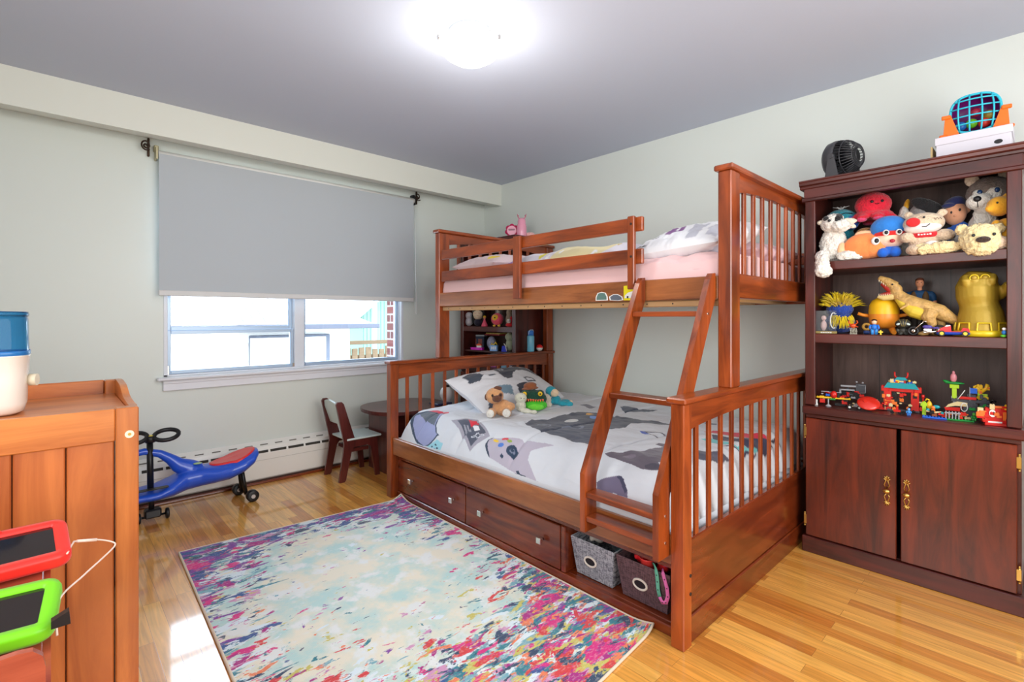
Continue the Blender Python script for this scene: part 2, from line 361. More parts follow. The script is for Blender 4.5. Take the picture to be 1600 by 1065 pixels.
for i in range(1500):
    c = Vector((rnd.uniform(5, 10.5), rnd.uniform(17.5, 21), rnd.gauss(1.95, .4))); sz = rnd.uniform(.12, .3)
    e_ = Euler((rnd.uniform(0, 6), rnd.uniform(0, 6), rnd.uniform(0, 6))).to_matrix()
    fo.add([c+e_ @ Vector(p)*sz for p in ((-1, -.5, 0), (1, -.6, 0), (1.1, .5, .2), (-.9, .6, -.1))], [(0, 1, 2, 3)])
fo.cyl((6, 19, -1.2), (6, 19, 2.2), .18)
tag(fo.build('leafy_tree', mat('tree_leaves', S(44, 84, 30), rough=.8, var=.5)), 'green leafy tree showing above the garage roof', 'tree')
struct(MB().box(-30, 30, YW+.4, 40, -1.3, -1.2, 0), 'trim_ground_outside', mat('concrete_yard', S(205, 204, 200), rough=.9))
def brick_mat():
    m, t, b = nm('red_brick'); L = t.links.new; tc = t.nodes.new('ShaderNodeTexCoord'); mp = t.nodes.new('ShaderNodeMapping'); mp.inputs['Rotation'].default_value = (R(90), 0, R(90)); L(tc.outputs['Object'], mp.inputs[0])
    sx = t.nodes.new('ShaderNodeSeparateXYZ'); cb = t.nodes.new('ShaderNodeCombineXYZ'); L(tc.outputs['Object'], sx.inputs[0]); L(sx.outputs[1], cb.inputs[0]); L(sx.outputs[2], cb.inputs[1])
    br = t.nodes.new('ShaderNodeTexBrick'); br.inputs['Scale'].default_value = 1; br.inputs['Brick Width'].default_value = .2; br.inputs['Row Height'].default_value = .075; br.inputs['Mortar Size'].default_value = .008
    br.inputs['Color1'].default_value = S(112, 58, 52); br.inputs['Color2'].default_value = S(88, 42, 40); br.inputs['Mortar'].default_value = S(150, 140, 134); L(cb.outputs[0], br.inputs[0]); L(br.outputs['Color'], b.inputs['Base Color']); b.inputs['Roughness'].default_value = .9; return m
struct(MB().box(2.262, 3.4, YW+.14, YW+.26, -1.2, 3, 0).box(XL, .52, YW+.14, YW+.26, -1.2, 3, 0).box(.52, 2.262, YW+.14, YW+.26, -1.2, .74, 0).box(.52, 2.262, YW+.14, YW+.26, 2.2, 3, 0), 'trim_outer_brickwork', brick_mat())
# ------------------------------------------------------------ blind, curtain rod ends, heater, ceiling lamp
def fabric_mat(name, c, tl=.25):
    m = mat(name, S(*c), rough=.85, bump=.05, bscale=900); t = m.node_tree; b = t.nodes['Principled BSDF']; o = t.nodes['Material Output']
    tr = t.nodes.new('ShaderNodeBsdfTranslucent'); tr.inputs[0].default_value = S(*c); mx = t.nodes.new('ShaderNodeMixShader'); mx.inputs[0].default_value = tl
    t.links.new(b.outputs[0], mx.inputs[1]); t.links.new(tr.outputs[0], mx.inputs[2]); t.links.new(mx.outputs[0], o.inputs[0]); return m
bl = thing('roller_blind', 'grey-white roller blind pulled half way down over the window', 'blind', (1.41, 3.80, 1.31))
MB().cyl((.50, 3.80, 2.195), (2.35, 3.80, 2.195), .024, 20).box(.50, 2.35, 3.795, 3.822, 2.172, 2.215, .006).build('roller_tube', M['white'], bl)
MB().box(.502, 2.335, 3.776, 3.7775, 1.335, 2.195, 0).build('blind_fabric', fabric_mat('blind_cloth', (190, 197, 203), .06), bl)
MB().box(.500, 2.337, 3.771, 3.783, 1.308, 1.343, .004).build('bottom_bar', mat('blind_bar', S(214, 214, 214), rough=.5), bl)
for x in (.492, 2.354): MB().box(x-.006, x+.006, 3.78, 3.848, 2.16, 2.235, .002).box(x-.012, x+.012, 3.80, 3.848, 2.215, 2.25, .003).build('bracket', mat('bracket_metal', S(190, 182, 150), rough=.4, metal=.6) if x < 1 else M['black'], bl)
MB().tube([(2.362, 3.80, 2.18), (2.364, 3.79, 1.7), (2.37, 3.79, 1.30), (2.378, 3.79, 1.215), (2.370, 3.79, 1.20), (2.360, 3.79, 1.23), (2.358, 3.79, 1.33)], .003, 6).build('pull_cord', M['white'], bl)
def finial(x, lab):
    o = thing('curtain_hook', lab, 'curtain hook', (x, 3.84, 2.22), group='wrought iron curtain hooks'); q = MB()
    pts = [(x+(.003+.0021*a)*math.cos(a), 3.80-.002*a, 2.235+(.003+.0021*a)*math.sin(a)*1.25) for a in [i*.45 for i in range(27)]]
    q.tube(pts, .0048, 8); q.build('spiral', mat('dark_iron', S(58, 42, 34), rough=.35, metal=.7), o)
    MB().box(x+.012, x+.024, 3.83, 3.849, 2.18, 2.295, .003).cyl((x+.018, 3.84, 2.235), (x+.018, 3.79, 2.235), .005).build('wall_plate', mat('dark_iron_plate', S(70, 52, 40), rough=.35, metal=.7), o)
finial(.437, 'dark spiral metal curtain hook at the blind\'s left end'); finial(2.385, 'dark spiral metal curtain hook at the blind\'s right end')
ht = thing('baseboard_heater', 'long white baseboard heater below the window with dark slots', 'heater', (.75, 3.80, 0))
MB().prism([(3.785, .035), (3.785, .205), (3.80, .252), (3.849, .285), (3.849, .02), (3.80, .02)], 'yz', XL+.01, 2.40).build('cover', M['heater'], ht)
q = MB()
for i in range(24):
    x = -.7+i*.124; q.box(x, x+.108, 3.783, 3.795, .212, .228, 0)
q.build('slot', mat('dark_slot', S(60, 58, 54), rough=.8), ht)
q = MB()
for i in range(30):
    x = -.7+i*.1; q.box(x, x+.05, 3.8125, 3.822, .2605, .2665, 0)
q.build('louvre', mat('chipped_paint', S(120, 116, 108), rough=.8), ht)
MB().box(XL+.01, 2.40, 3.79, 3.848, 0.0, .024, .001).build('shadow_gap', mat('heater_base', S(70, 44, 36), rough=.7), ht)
MB().box(XL+.01, 2.40, 3.783, 3.787, .160, .164, 0).build('seam', mat('heater_seam', S(205, 203, 196), rough=.5), ht)
struct(MB().box(XL, 2.40, 3.762, 3.784, 0, .018, .004), 'trim_shoe_moulding', BD['x'])
LX, LY = 1.385, 1.765
lp = thing('ceiling_lamp', 'round white glass bowl ceiling lamp, switched on', 'lamp', (LX, LY, 2.30))
MB().lathe([(0, 2.449), (.095, 2.449), (.10, 2.435), (.09, 2.42), (0, 2.42)], 32, (LX, LY, 0)).build('ceiling_plate', M['white'], lp)
bm_ = MB().lathe([(.138, 2.398), (.143, 2.392), (.138, 2.378), (.118, 2.352), (.085, 2.33), (.045, 2.318), (0.0, 2.314)], 48, (LX, LY, 0)).lathe([(0, 2.320), (.045, 2.324), (.083, 2.336), (.114, 2.357), (.132, 2.380), (.138, 2.398)], 48, (LX, LY, 0))
M['lampglass'] = mat('lit_frosted_glass', S(255, 253, 246), rough=.3, emis=S(255, 250, 238), es=2.4)
bm_.build('glass_bowl', M['lampglass'], lp)
MB().lathe([(0, 2.33), (.03, 2.34), (.032, 2.37), (.015, 2.40), (0, 2.41)], 20, (LX, LY, 0)).build('bulb', mat('lit_bulb', S(255, 255, 255), emis=S(255, 250, 240), es=3), lp)
for a in (25, 145, 265):
    a = R(a+22); c = Vector((LX+.145*math.cos(a), LY+.145*math.sin(a), 2.39)); MB().cyl((c.x, c.y, c.z), (LX+.155*math.cos(a), LY+.155*math.sin(a), 2.388), .010).cyl((c.x, c.y, 2.39), (LX+.10*math.cos(a), LY+.10*math.sin(a), 2.43), .003).build('clip_screw', M['chrome'], lp)
add_light('ceiling_lamp_light', 'POINT', (LX, LY, 2.12), (0, 0, 0), 9, (1, .96, .90), shadow_soft_size=.07)
# ============================================================ BUNK BED
BX0, BX1, BY0, BY1 = 1.62, 3.18, .862, 2.95
bed = thing('bunk_bed', 'orange-brown wooden twin-over-full bunk bed with drawers along its base', 'bunk bed', (2.4, 1.9, 0))
def bb(name, m, *boxes, b=.004, lab=None):
    q = MB()
    for x in boxes: q.box(*x, b)
    o = q.build(name, m, bed)
    if lab: o['label'] = lab
    return o
# lower end frames
for (ya, yb) in ((BY0, BY0+.052), (BY1-.055, BY1)):
    for (xa, xb) in ((BX0, BX0+.058), (BX1-.058, BX1)):
        bb('post', BW['z'], (xa, xb, ya, yb, 0, .866))
    bb('cap_rail', BW['x'], (BX0-.012, BX1+.008, ya-.012, yb+.012, .866, .887), b=.005)
    n = 24; pts = [(BX0+.058, .866), (BX1-.058, .866)]
    for i in range(n+1):
        t = i/n; pts.append((BX1-.058-(BX1-BX0-.116)*t, .764+.032*(1-(2*t-1)**2)**.75))
    MB().prism(pts, 'xz', (ya+yb)/2-.012, (ya+yb)/2+.012).build('arched_top_rail', BW['x'], bed)
    bb('bottom_rail', BD['x'], (BX0+.058, BX1-.058, (ya+yb)/2-.012, (ya+yb)/2+.012, .10, .371))
    bb('base_board', BD['x'], (BX0+.058, BX1-.058, (ya+yb)/2-.018, (ya+yb)/2+.018, .0, .098))
    for i in range(14):
        x = 1.757+i*.1018; bb('slat', BW['z'], (x-.0125, x+.0125, (ya+yb)/2-.006, (ya+yb)/2+.006, .36, .80), b=.002)
bb('side_rail', BR['y'], (1.632, 1.655, .914, 2.895, .283, .392)); bb('side_rail', BW['y'], (3.14, 3.163, .914, 2.895, .283, .392))
bb('plinth', BD['y'], (1.664, 1.69, .914, 2.895, .0, .040)); 
bb('drawer_case', BD['y'], (1.69, 3.1, .914, 2.895, .024, .040), (1.672, 3.1, .914, 2.895, .246, .2835), (1.668, 3.1, 1.450, 1.476, .040, .246), (2.15, 2.17, .914, 1.450, .040, .246), (1.672, 1.70, 2.158, 2.172, .040, .246), (1.672, 1.70, 2.862, 2.895, .040, .246), (1.70, 1.72, 1.476, 2.895, .040, .246))
bb('mattress_base', BD['y'], (1.66, 3.13, .93, 2.88, .285, .30))
for (a, b_, ks) in ((2.174, 2.860, (2.699, 2.268)), (1.480, 2.160, (2.014, 1.584))):
    o = bb('drawer', BD['y'], (1.668, 1.686, a, b_, .044, .242), b=.003)
    for k in ks:
        q = MB().cyl((1.668, k, .150), (1.648, k, .150), .006).box(1.634, 1.650, k-.014, k+.014, .136, .164, .002); kn = q.build('knob', M['chrome'], o); kn['label'] = 'square brushed metal knob'
# screws on the near post
q = MB()
for (y, z) in ((.86, .255), (.86, .19)): q.cyl((1.665, y+.003, z), (1.665, y-.001, z), .006, 10)
q.build('bolt', M['black'], bed)
# upper bunk
UX = 1.997
for (ya, yb) in ((.86, .915), (2.895, 2.945)):
    bb('upper_post', BW['z'], (UX, UX+.085 if ya < 1 else UX+.09, ya, yb, .887, 1.765)); bb('upper_post', BW['z'], (3.10, 3.175, ya, yb, .887, 1.765))
    bb('upper_cap_rail', BW['x'], (UX-.014, 3.185, ya-.012, yb+.012, 1.765, 1.788), b=.005)
    pts = [(UX+.08, 1.765), (3.11, 1.765)]
    for i in range(21):
        t = i/20; pts.append((3.11-(3.11-UX-.08)*t, 1.685+.035*(1-(2*t-1)**2)**.75))
    MB().prism(pts, 'xz', (ya+yb)/2-.012, (ya+yb)/2+.012).build('upper_arched_rail', BW['x'], bed)
    bb('upper_bottom_rail', BW['x'], (UX+.08, 3.11, (ya+yb)/2-.012, (ya+yb)/2+.012, 1.252, 1.354))
    for i in range(10):
        x = 2.184+i*.1012
        if x < 3.08: bb('upper_slat', BW['z'], (x-.0135, x+.0135, (ya+yb)/2-.006, (ya+yb)/2+.006, 1.34, 1.72), b=.002)
bb('upper_side_rail', BR['y'], (UX+.003, UX+.026, .915, 2.895, 1.247, 1.342)); bb('upper_side_rail', BW['y'], (3.13, 3.153, .915, 2.895, 1.247, 1.342))
bb('wall_guard_rail', BW['y'], (3.13, 3.153, .915, 2.895, 1.47, 1.535))
bb('cleat', mat('raw_pine_cleat', S(200, 158, 110), rough=.5), (UX+.027, UX+.05, .915, 2.895, 1.218, 1.246))
q = MB()
for i in range(15): q.cyl((UX+.028, 1.0+i*.13, 1.232), (UX+.0262, 1.0+i*.13, 1.232), .0035, 8)
q.build('cleat_screws', M['black'], bed)
q = MB()
for i in range(11): y = 1.03+i*.175; q.box(UX+.03, 3.14, y, y+.07, 1.247, 1.262, .002)
q.build('bed_slats', mat('pine_bed_slats', S(206, 170, 120), rough=.6), bed)
# guard rails
bb('guard_rail', BW['y'], (UX-.021, UX-.001, 1.255, 2.84, 1.567, 1.633)); bb('guard_rail', BW['y'], (UX-.021, UX-.001, 1.255, 2.84, 1.417, 1.487))
bb('guard_upright', BW['z'], (UX-.043, UX-.022, 2.037, 2.098, 1.277, 1.636)); bb('guard_upright', BW['z'], (UX-.043, UX-.022, 1.285, 1.322, 1.30, 1.637))
q = MB()
for z in (1.60, 1.45): q.cyl((UX-.044, 1.30, z), (UX-.042, 1.30, z), .006, 10)
q.build('guard_bolt', M['black'], bed)
# stickers on the upper side rail
def sticker(pts, col_, lab, extra=None):
    q = MB(); q.prism(pts, 'yz', UX+.0015, UX+.0032); 
    o = q.build('sticker', M['white'], bed); o['label'] = lab
    q = MB()
    for e_ in extra[1]: q.prism(e_, 'yz', UX+.0006, UX+.0014)
    q.build('print', mat('sticker_print_'+str(len(bpy.data.materials)), S(*col_), rough=.4), o)
def ins(pts, k=.82):
    cx = sum(p[0] for p in pts)/len(pts); cy = sum(p[1] for p in pts)/len(pts); return [(cx+(a-cx)*k, cy+(b-cy)*k) for a, b in pts]
jeep = [(1.536, 1.254), (1.535, 1.272), (1.524, 1.292), (1.50, 1.297), (1.475, 1.292), (1.463, 1.272), (1.462, 1.254)]
sticker(jeep, (92, 122, 116), 'grey-green off-road vehicle sticker with a white edge', (0, [ins(jeep)]))
carp = [(1.45, 1.254), (1.455, 1.272), (1.43, 1.283), (1.405, 1.283), (1.378, 1.270), (1.372, 1.254), (1.40, 1.250)]
sticker(carp, (96, 104, 116), 'grey sports car sticker with a white edge', (0, [ins(carp)]))
q = MB().prism([(1.37, 1.252), (1.37, 1.32), (1.30, 1.325), (1.30, 1.25)], 'yz', UX+.0015, UX+.003); o = q.build('sticker', plas('sticker_yellow', (236, 222, 30)), bed); o['label'] = 'yellow sticker with a white car'
MB().prism([(1.365, 1.262), (1.362, 1.276), (1.345, 1.288), (1.318, 1.294), (1.306, 1.285), (1.305, 1.270), (1.33, 1.262)], 'yz', UX+.0006, UX+.0014).build('print', M['white'], o)
MB().prism([(1.352, 1.262), (1.352, 1.272), (1.343, 1.272), (1.343, 1.262)], 'yz', UX+.0002, UX+.0006).prism([(1.318, 1.264), (1.318, 1.274), (1.309, 1.274), (1.309, 1.264)], 'yz', UX+.0002, UX+.0006).build('print', M['black'], o)
# ------------------------------------------------------------ ladder
ld = thing('bunk_ladder', 'wooden bunk ladder leaning from the lower bed rail up to the top bunk', 'ladder', (1.6, 1.1, .30))
def stile(y0_, y1_):
    f0, f1 = 1.555, 1.630
    pts = [(f0, .318), (f0, .548), (1.925, 1.285), (1.945, 1.325), (1.970, 1.350), (1.992, 1.352), (1.992, 1.25), (f1+.003, .535), (f1, .52), (f1, .318)]
    return MB().prism(pts, 'xz', y0_, y1_).build('stile', BW['z'], ld)
stile(1.249, 1.273); stile(.922, .946)
def lx(z): return 1.555+(z-.548)*(1.925-1.555)/(1.285-.548)
for z, x0_ in ((1.185, lx(1.185)+.012), (.845, lx(.845)+.012), (.465, 1.562), (.370, 1.562)):
    MB().box(x0_, x0_+.07 if z < .6 else x0_+.075, .946, 1.249, z-.011, z+.011, .003).build('rung', BW['y'], ld)
q = MB()
for z, x in ((1.185, lx(1.185)+.05), (.845, lx(.845)+.05), (.465, 1.60), (.37, 1.60)): q.cyl((x, .9225, z), (x, .9205, z), .006, 10)
q.build('bolt', M['chrome'], ld)
# ============================================================ MAHOGANY BOOKCASES
def bookcase(y0_, y1_, x0_, label, root_name='bookcase', doors=True, handles=True):
    x1_ = XR-.012; bc = thing(root_name, label, 'bookcase', (x0_+.15, (y0_+y1_)/2, 0))
    def pc(name, m, *boxes, b=.003):
        q = MB()
        for c in boxes: q.box(*c, b)
        return q.build(name, m, bc)
    ya, yb = y0_, y1_
    pc('side_panel', MH['z'], (x0_+.012, x1_, ya, ya+.02, .73, 1.812)); pc('side_panel', MH['z'], (x0_+.012, x1_, yb-.02, yb, .73, 1.812))
    pc('stile', MH['z'], (x0_, x0_+.02, ya-.002, ya+.042, .735, 1.76)); pc('stile', MH['z'], (x0_, x0_+.02, yb-.042, yb+.002, .735, 1.76))
    q = MB(); q.box(x0_-.003, x0_+.02, ya-.006, yb+.006, 1.752, 1.83, .003)
    q.prism([(x0_-.003, 1.748), (x0_-.012, 1.752), (x0_-.012, 1.762), (x0_-.003, 1.768)], 'xz', ya-.012, yb+.012)
    q.prism([(x0_-.003, 1.812), (x0_-.010, 1.815), (x0_-.012, 1.824), (x0_-.022, 1.830), (x0_-.024, 1.842), (x0_-.028, 1.846), (x0_-.028, 1.852), (x1_, 1.852), (x1_, 1.812)], 'xz', ya-.022, yb+.022)
    q.build('crown', MH['y'], bc)
    q = MB(); q.box(x1_-.008, x1_, ya+.02, yb-.02, .73, 1.813, 0)
    k = (yb-ya)*.36
    q.build('back_panel', MHI, bc); pc('back_seam', M['black'], (x1_-.0095, x1_-.008, yb-k*.85, yb-k*.85+.002, .74, 1.76), (x1_-.0095, x1_-.008, ya+k*.9, ya+k*.9+.002, .74, 1.76), b=0)
    pc('shelf', MH['y'], (x0_+.004, x1_-.008, ya+.02, yb-.02, 1.403, 1.445)); pc('shelf', MH['y'], (x0_+.004, x1_-.008, ya+.02, yb-.02, 1.045, 1.09))
    q = MB().box(x0_-.012, x1_, ya-.012, yb+.012, .688, .73, .006).box(x0_+.01, x1_, ya, yb, .670, .688, .002); q.build('ledge', MH['y'], bc)
    pc('cabinet_side', MH['z'], (x0_+.022, x1_, ya, ya+.02, .075, .672)); pc('cabinet_side', MH['z'], (x0_+.022, x1_, yb-.02, yb, .075, .672))
    pc('cabinet_back', MHI, (x1_-.02, x1_, ya+.02, yb-.02, .05, .68)); pc('cabinet_floor', MH['y'], (x0_+.03, x1_-.02, ya+.02, yb-.02, .06, .08))
    q = MB().box(x0_-.010, x0_+.02, ya-.014, yb+.014, 0, .078, .004).box(x0_+.02, x1_, ya-.014, ya+.02, 0, .075, .002).box(x0_+.02, x1_, yb-.02, yb+.014, 0, .075, .002); q.build('plinth', MH['y'], bc)
    if doors:
        ym = (ya+yb)/2+.006
        for (a, b_, hs_) in ((ym+.008, yb-.001, 1), (ya+.012, ym-.008, -1)):
            d = MB().box(x0_, x0_+.019, a, b_, .082, .668, .003).build('door', MHD['z'], bc)
            if not handles: continue
            hy = a+.033 if hs_ > 0 else b_-.022; hz = .385; h = MB()
            for s_ in (-1, 1):
                for t_ in (-1, 1):
                    h.tube([(x0_-.003, hy+t_*.002, hz+s_*.012), (x0_-.004, hy+t_*.010, hz+s_*.026), (x0_-.004, hy+t_*.004, hz+s_*.045), (x0_-.003, hy+t_*.003, hz+s_*.05)], .0025, 6)
                for j in range(5):
                    a_ = R(-80+40*j); h.tube([(x0_-.003, hy, hz+s_*.047), (x0_-.004, hy+math.sin(a_)*.010, hz+s_*(.050+math.cos(a_)*.013)), (x0_-.003, hy+math.sin(a_)*.012, hz+s_*(.052+math.cos(a_)*.016))], .0024, 6)
            h.ell((x0_-.014, hy, hz), (.009, .014, .010)).cyl((x0_, hy, hz), (x0_-.012, hy, hz), .005)
            h.build('handle', M['brass'], d)['label'] = 'ornate brass handle'
            ye = b_+.004 if hs_ > 0 else a-.006
            for z in (.16, .60):
                g = MB().cyl((x0_+.003, ye, z-.028), (x0_+.003, ye, z+.028), .0045).box(x0_-.0015, x0_+.0005, ye-.006 if hs_ < 0 else ye-.008, ye+.008 if hs_ < 0 else ye+.003, z-.022, z+.022, .0005).ell((x0_+.003, ye, z+.031), .0045, n=8, m=6).ell((x0_+.003, ye, z-.031), .0045, n=8, m=6)
                g.build('hinge', M['brass'], d)
    return bc
bk1 = bookcase(.068, .828, 2.785, 'dark mahogany bookcase with two doors against the right wall, full of toys')
MB().box(2.80, 2.82, .466, .476, .15, .235, .001).build('storage_tub', plas('green_tub', (40, 130, 84)), None)['label'] = 'green object seen through the gap between the bookcase doors'
bpy.data.objects['storage_tub']['category'] = 'tub'; bpy.data.objects['storage_tub'].location.z = .0805
bk2 = bookcase(2.992, 3.742, 2.82, 'mahogany bookcase in the corner behind the head of the bunk bed', handles=True)
# ============================================================ CHANGING TABLE
ct = thing('changing_table', 'honey pine changing table with plank front and curved side rail', 'changing table', (-.3, 1.97, 0))
def cc(name, m, *boxes, b=.003):
    q = MB()
    for c in boxes: q.box(*c, b)
    return q.build(name, m, ct)
CX0, CX1, CY0, CY1 = -.72, .184, 1.734, 2.235
cc('post', PN['z'], (CX1-.051, CX1, CY0, CY0+.045, 0, .921)); cc('post', PN['z'], (CX0, CX0+.051, CY0, CY0+.045, 0, .921))
cc('post', PN['z'], (CX1-.045, CX1, CY1-.045, CY1, 0, .955)); cc('post', PN['z'], (CX0, CX0+.045, CY1-.045, CY1, 0, .955))
cc('front_rail', PN['x'], (CX0+.051, CX1-.0515, CY0+.002, CY0+.022, .831, .920)); cc('front_rail', PN['x'], (CX0+.051, CX1-.0515, CY0+.002, CY0+.022, .04, .14))
q = MB()
for i in range(9):
    x = CX1-.053-(i+1)*.0995; q.box(max(x+.0015, CX0+.052), x+.0985, CY0+.008, CY0+.018, .13, .84, .003)
q.build('plank_panel', wood('knotty_pine_planks', S(156, 76, 32), S(198, 112, 54), 'z', .4, .25, scale=4), ct)
cc('panel_groove', mat('groove_shadow_wood', S(90, 44, 20), rough=.8), (CX0+.06, CX1-.052, CY0+.018, CY0+.022, .13, .84), b=0)
cc('top_board', PN['x'], (CX0+.02, CX1-.018, CY0+.023, CY1-.02, .893, .910)); cc('back_rail', PN['x'], (CX0+.045, CX1-.045, CY1-.022, CY1-.004, .86, .955)); cc('lower_shelf', PN['x'], (CX0+.05, CX1-.05, CY0+.03, CY1-.03, .42, .438))
for xa in (CX0, CX1-.018):
    pts = [(CY0+.04, .10), (CY1-.03, .10), (CY1-.03, .957), (CY1-.10, .959), (CY1-.16, .956)]
    for i in range(9):
        t = i/8; pts.append((CY1-.17-.16*t, .955-.030*(.5-.5*math.cos(PI*t))))
    pts += [(CY0+.10, .921), (CY0+.04, .921)]
    MB().prism(pts, 'yz', xa, xa+.018).build('side_gallery', PN['y'], ct)
MB().cyl((.163, CY0-.001, .847), (.163, CY0+.003, .847), .0105, 20).build('screw_cover', mat('cream_screw_cap', S(232, 222, 196), rough=.4), ct)
MB().cyl((.163, CY0-.002, .847), (.163, CY0+.001, .847), .004, 12).build('screw_hole', M['brass'], ct)
# ============================================================ RUG
def rug_mat():
    m, t, b = nm('watercolour_rug'); L = t.links.new; N = t.nodes.new
    at = N('ShaderNodeAttribute'); at.attribute_name = 'rug_uv'
    tc = N('ShaderNodeTexCoord')
    def noise_(sc, det=4, off=(0, 0, 0), st=(1, 1, 1), rough=.6, dist=0):
        mp = N('ShaderNodeMapping'); mp.inputs['Location'].default_value = off; mp.inputs['Scale'].default_value = st; L(tc.outputs['Object'], mp.inputs[0])
        n = N('ShaderNodeTexNoise'); n.inputs['Scale'].default_value = sc; n.inputs['Detail'].default_value = det; n.inputs['Roughness'].default_value = rough; n.inputs['Distortion'].default_value = dist; L(mp.outputs[0], n.inputs[0]); return n.outputs[0]
    def math_(op, a, b_=None, c=None):
        n = N('ShaderNodeMath'); n.operation = op
        for i, v in enumerate((a, b_, c)):
            if v is None: continue
            if isinstance(v, (int, float)): n.inputs[i].default_value = v
            else: L(v, n.inputs[i])
        return n.outputs[0]
    def ramp01(v, lo, hi):
        n = N('ShaderNodeMapRange'); n.inputs[1].default_value = lo; n.inputs[2].default_value = hi; L(v, n.inputs[0]); return n.outputs[0]
    def mix(f, a, b_):
        n = N('ShaderNodeMix'); n.data_type = 'RGBA'; L(f, n.inputs['Factor']); 
        for k, v in (('A', a), ('B', b_)):
            if isinstance(v, tuple): n.inputs[k].default_value = v
            else: L(v, n.inputs[k])
        return n.outputs['Result']
    sep = N('ShaderNodeSeparateXYZ'); L(at.outputs['Vector'], sep.inputs[0]); u, v, e = sep.outputs[0], sep.outputs[1], sep.outputs[2]
    # u across (0 window side... ), v along; e = how coloured this zone of the design is
    wob = math_('MULTIPLY_ADD', noise_(3.2, 3, (4, 1, 0)), .9, -.45)
    den = math_('ADD', e, wob)
    st = (.65, 1.5, 1)
    base = mix(ramp01(noise_(5, 5, (1, 2, 0)), .42, .60), S(236, 230, 210), S(186, 220, 216))
    base = mix(ramp01(noise_(9, 4, (7, 3, 0)), .52, .62), base, S(232, 236, 234))
    layers = [((224, 238, 244), 8, (2, 9, 0), .46, 0), ((120, 176, 190), 10, (5, 5, 0), .34, 0), ((212, 150, 190), 9, (11, 4, 0), .25, 0), ((206, 196, 96), 13, (3, 14, 0), .25, 1),
              ((240, 130, 84), 13, (8, 18, 0), .21, 1), ((40, 130, 146), 12, (21, 2, 0), .29, 0), ((46, 86, 150), 12, (13, 21, 0), .25, -1), ((222, 26, 130), 10, (17, 8, 0), .25, 0),
              ((130, 60, 160), 11, (31, 12, 0), .22, -1), ((220, 56, 60), 11, (41, 22, 0), .15, 1), ((36, 66, 100), 15, (1, 33, 0), .20, 0), ((176, 14, 130), 12, (6, 42, 0), .19, 0)]
    c = base
    for rgb, sc, off, amt, side in layers:
        n = noise_(sc, 5, off, st, .62, .4)
        thr = math_('MULTIPLY', math_('MINIMUM', den, .80), amt*.60)
        if side: thr = math_('MULTIPLY_ADD', v, side*.12, math_('SUBTRACT', thr, .07*side if side > 0 else -.05*side*-1))
        val = math_('ADD', n, thr)
        c = mix(ramp01(val, .665, .685), c, S(*rgb))
    sp = noise_(60, 2, (3, 3, 0), (1, 2.5, 1)); c = mix(math_('MULTIPLY', ramp01(sp, .54, .62), .22), c, S(236, 228, 214))
    wv = N('ShaderNodeTexWave'); wv.inputs['Scale'].default_value = 60; wv.bands_direction = 'Y'; L(tc.outputs['Object'], wv.inputs[0])
    c = mix(math_('MULTIPLY', wv.outputs['Fac'], .10), c, S(120, 110, 110))
    L(c, b.inputs['Base Color']); b.inputs['Roughness'].default_value = .95; b.inputs['Sheen Weight'].default_value = .15
    bp = N('ShaderNodeBump'); bp.inputs['Strength'].default_value = .35; bp.inputs['Distance'].default_value = .004
    L(math_('ADD', wv.outputs['Fac'], noise_(220, 2)), bp.inputs['Height']); L(bp.outputs[0], b.inputs['Normal'])
    return m
FL, FR, NR, NL = [Vector(p) for p in ((.471, 2.927), (1.655, 2.828), (1.655, 1.004), (.405, .90))]
rg = MB(); nu, nv = 60, 90; UV = []
def curl(u, v):
    a = max(0, 1-((1-u)**2+(v)**2)**.5/.07); c = max(0, 1-((1-u)**2+(1-v)**2)**.5/.06); return .03*a*a+.018*c*c
for k in (0, 1):
    for j in range(nv+1):
        for i in range(nu+1):
            u, v = i/nu, j/nv; p = FL.lerp(FR, u).lerp(NL.lerp(NR, u), v)
            z = (.009 if k == 0 else .001)+.0012*noise.noise(Vector((u*5, v*5, 0)))*(k == 0)+curl(u, v)
            rg.v.append(Vector((p.x, p.y, z)))
            # design density: cream middle, coloured rim; clean at the middle left
            d = min(u/.42, (1-u)/.24, v/.34, (1-v)/.40, 1.0)
            dd = ((u-.52)/.52)**2*.8+((v-.44)/.46)**2*1.0
            UV.append((u, v, max(-.35, min(1.0, dd*.98-.24+.10*(v > .6)))))
NN = (nu+1)*(nv+1)
for j in range(nv):
    for i in range(nu):
        a = j*(nu+1)+i; rg.f.append([a, a+1, a+nu+2, a+nu+1]); rg.f.append([NN+a, NN+a+nu+1, NN+a+nu+2, NN+a+1]); rg.sm += [True, True]; rg.mi += [0, 0]
ro = thing('area_rug', 'multicoloured watercolour-pattern area rug with a cream middle on the oak floor', 'rug', (1.05, 1.9, 0))
pile = rg.build('pile', rug_mat(), ro)
at = pile.data.attributes.new('rug_uv', 'FLOAT_VECTOR', 'POINT'); at.data.foreach_set('vector', [c for t_ in UV for c in t_])
q = MB(); loop = []
for (a, b_, fu) in ((0, 0, 'u'), (1, 0, 'v'), (1, 1, '-u'), (0, 1, '-v')):
    for k in range(60):
        t = k/60; u, v = {'u': (t, 0), 'v': (1, t), '-u': (1-t, 1), '-v': (0, 1-t)}[fu]
        p = FL.lerp(FR, u).lerp(NL.lerp(NR, u), v); loop.append((p.x, p.y, .0062+curl(u, v)))
q.tube(loop, .0055, 6, closed=True); q.build('binding', mat('rug_binding', S(222, 206, 184), rough=.9), ro)['label'] = 'cream rug binding'
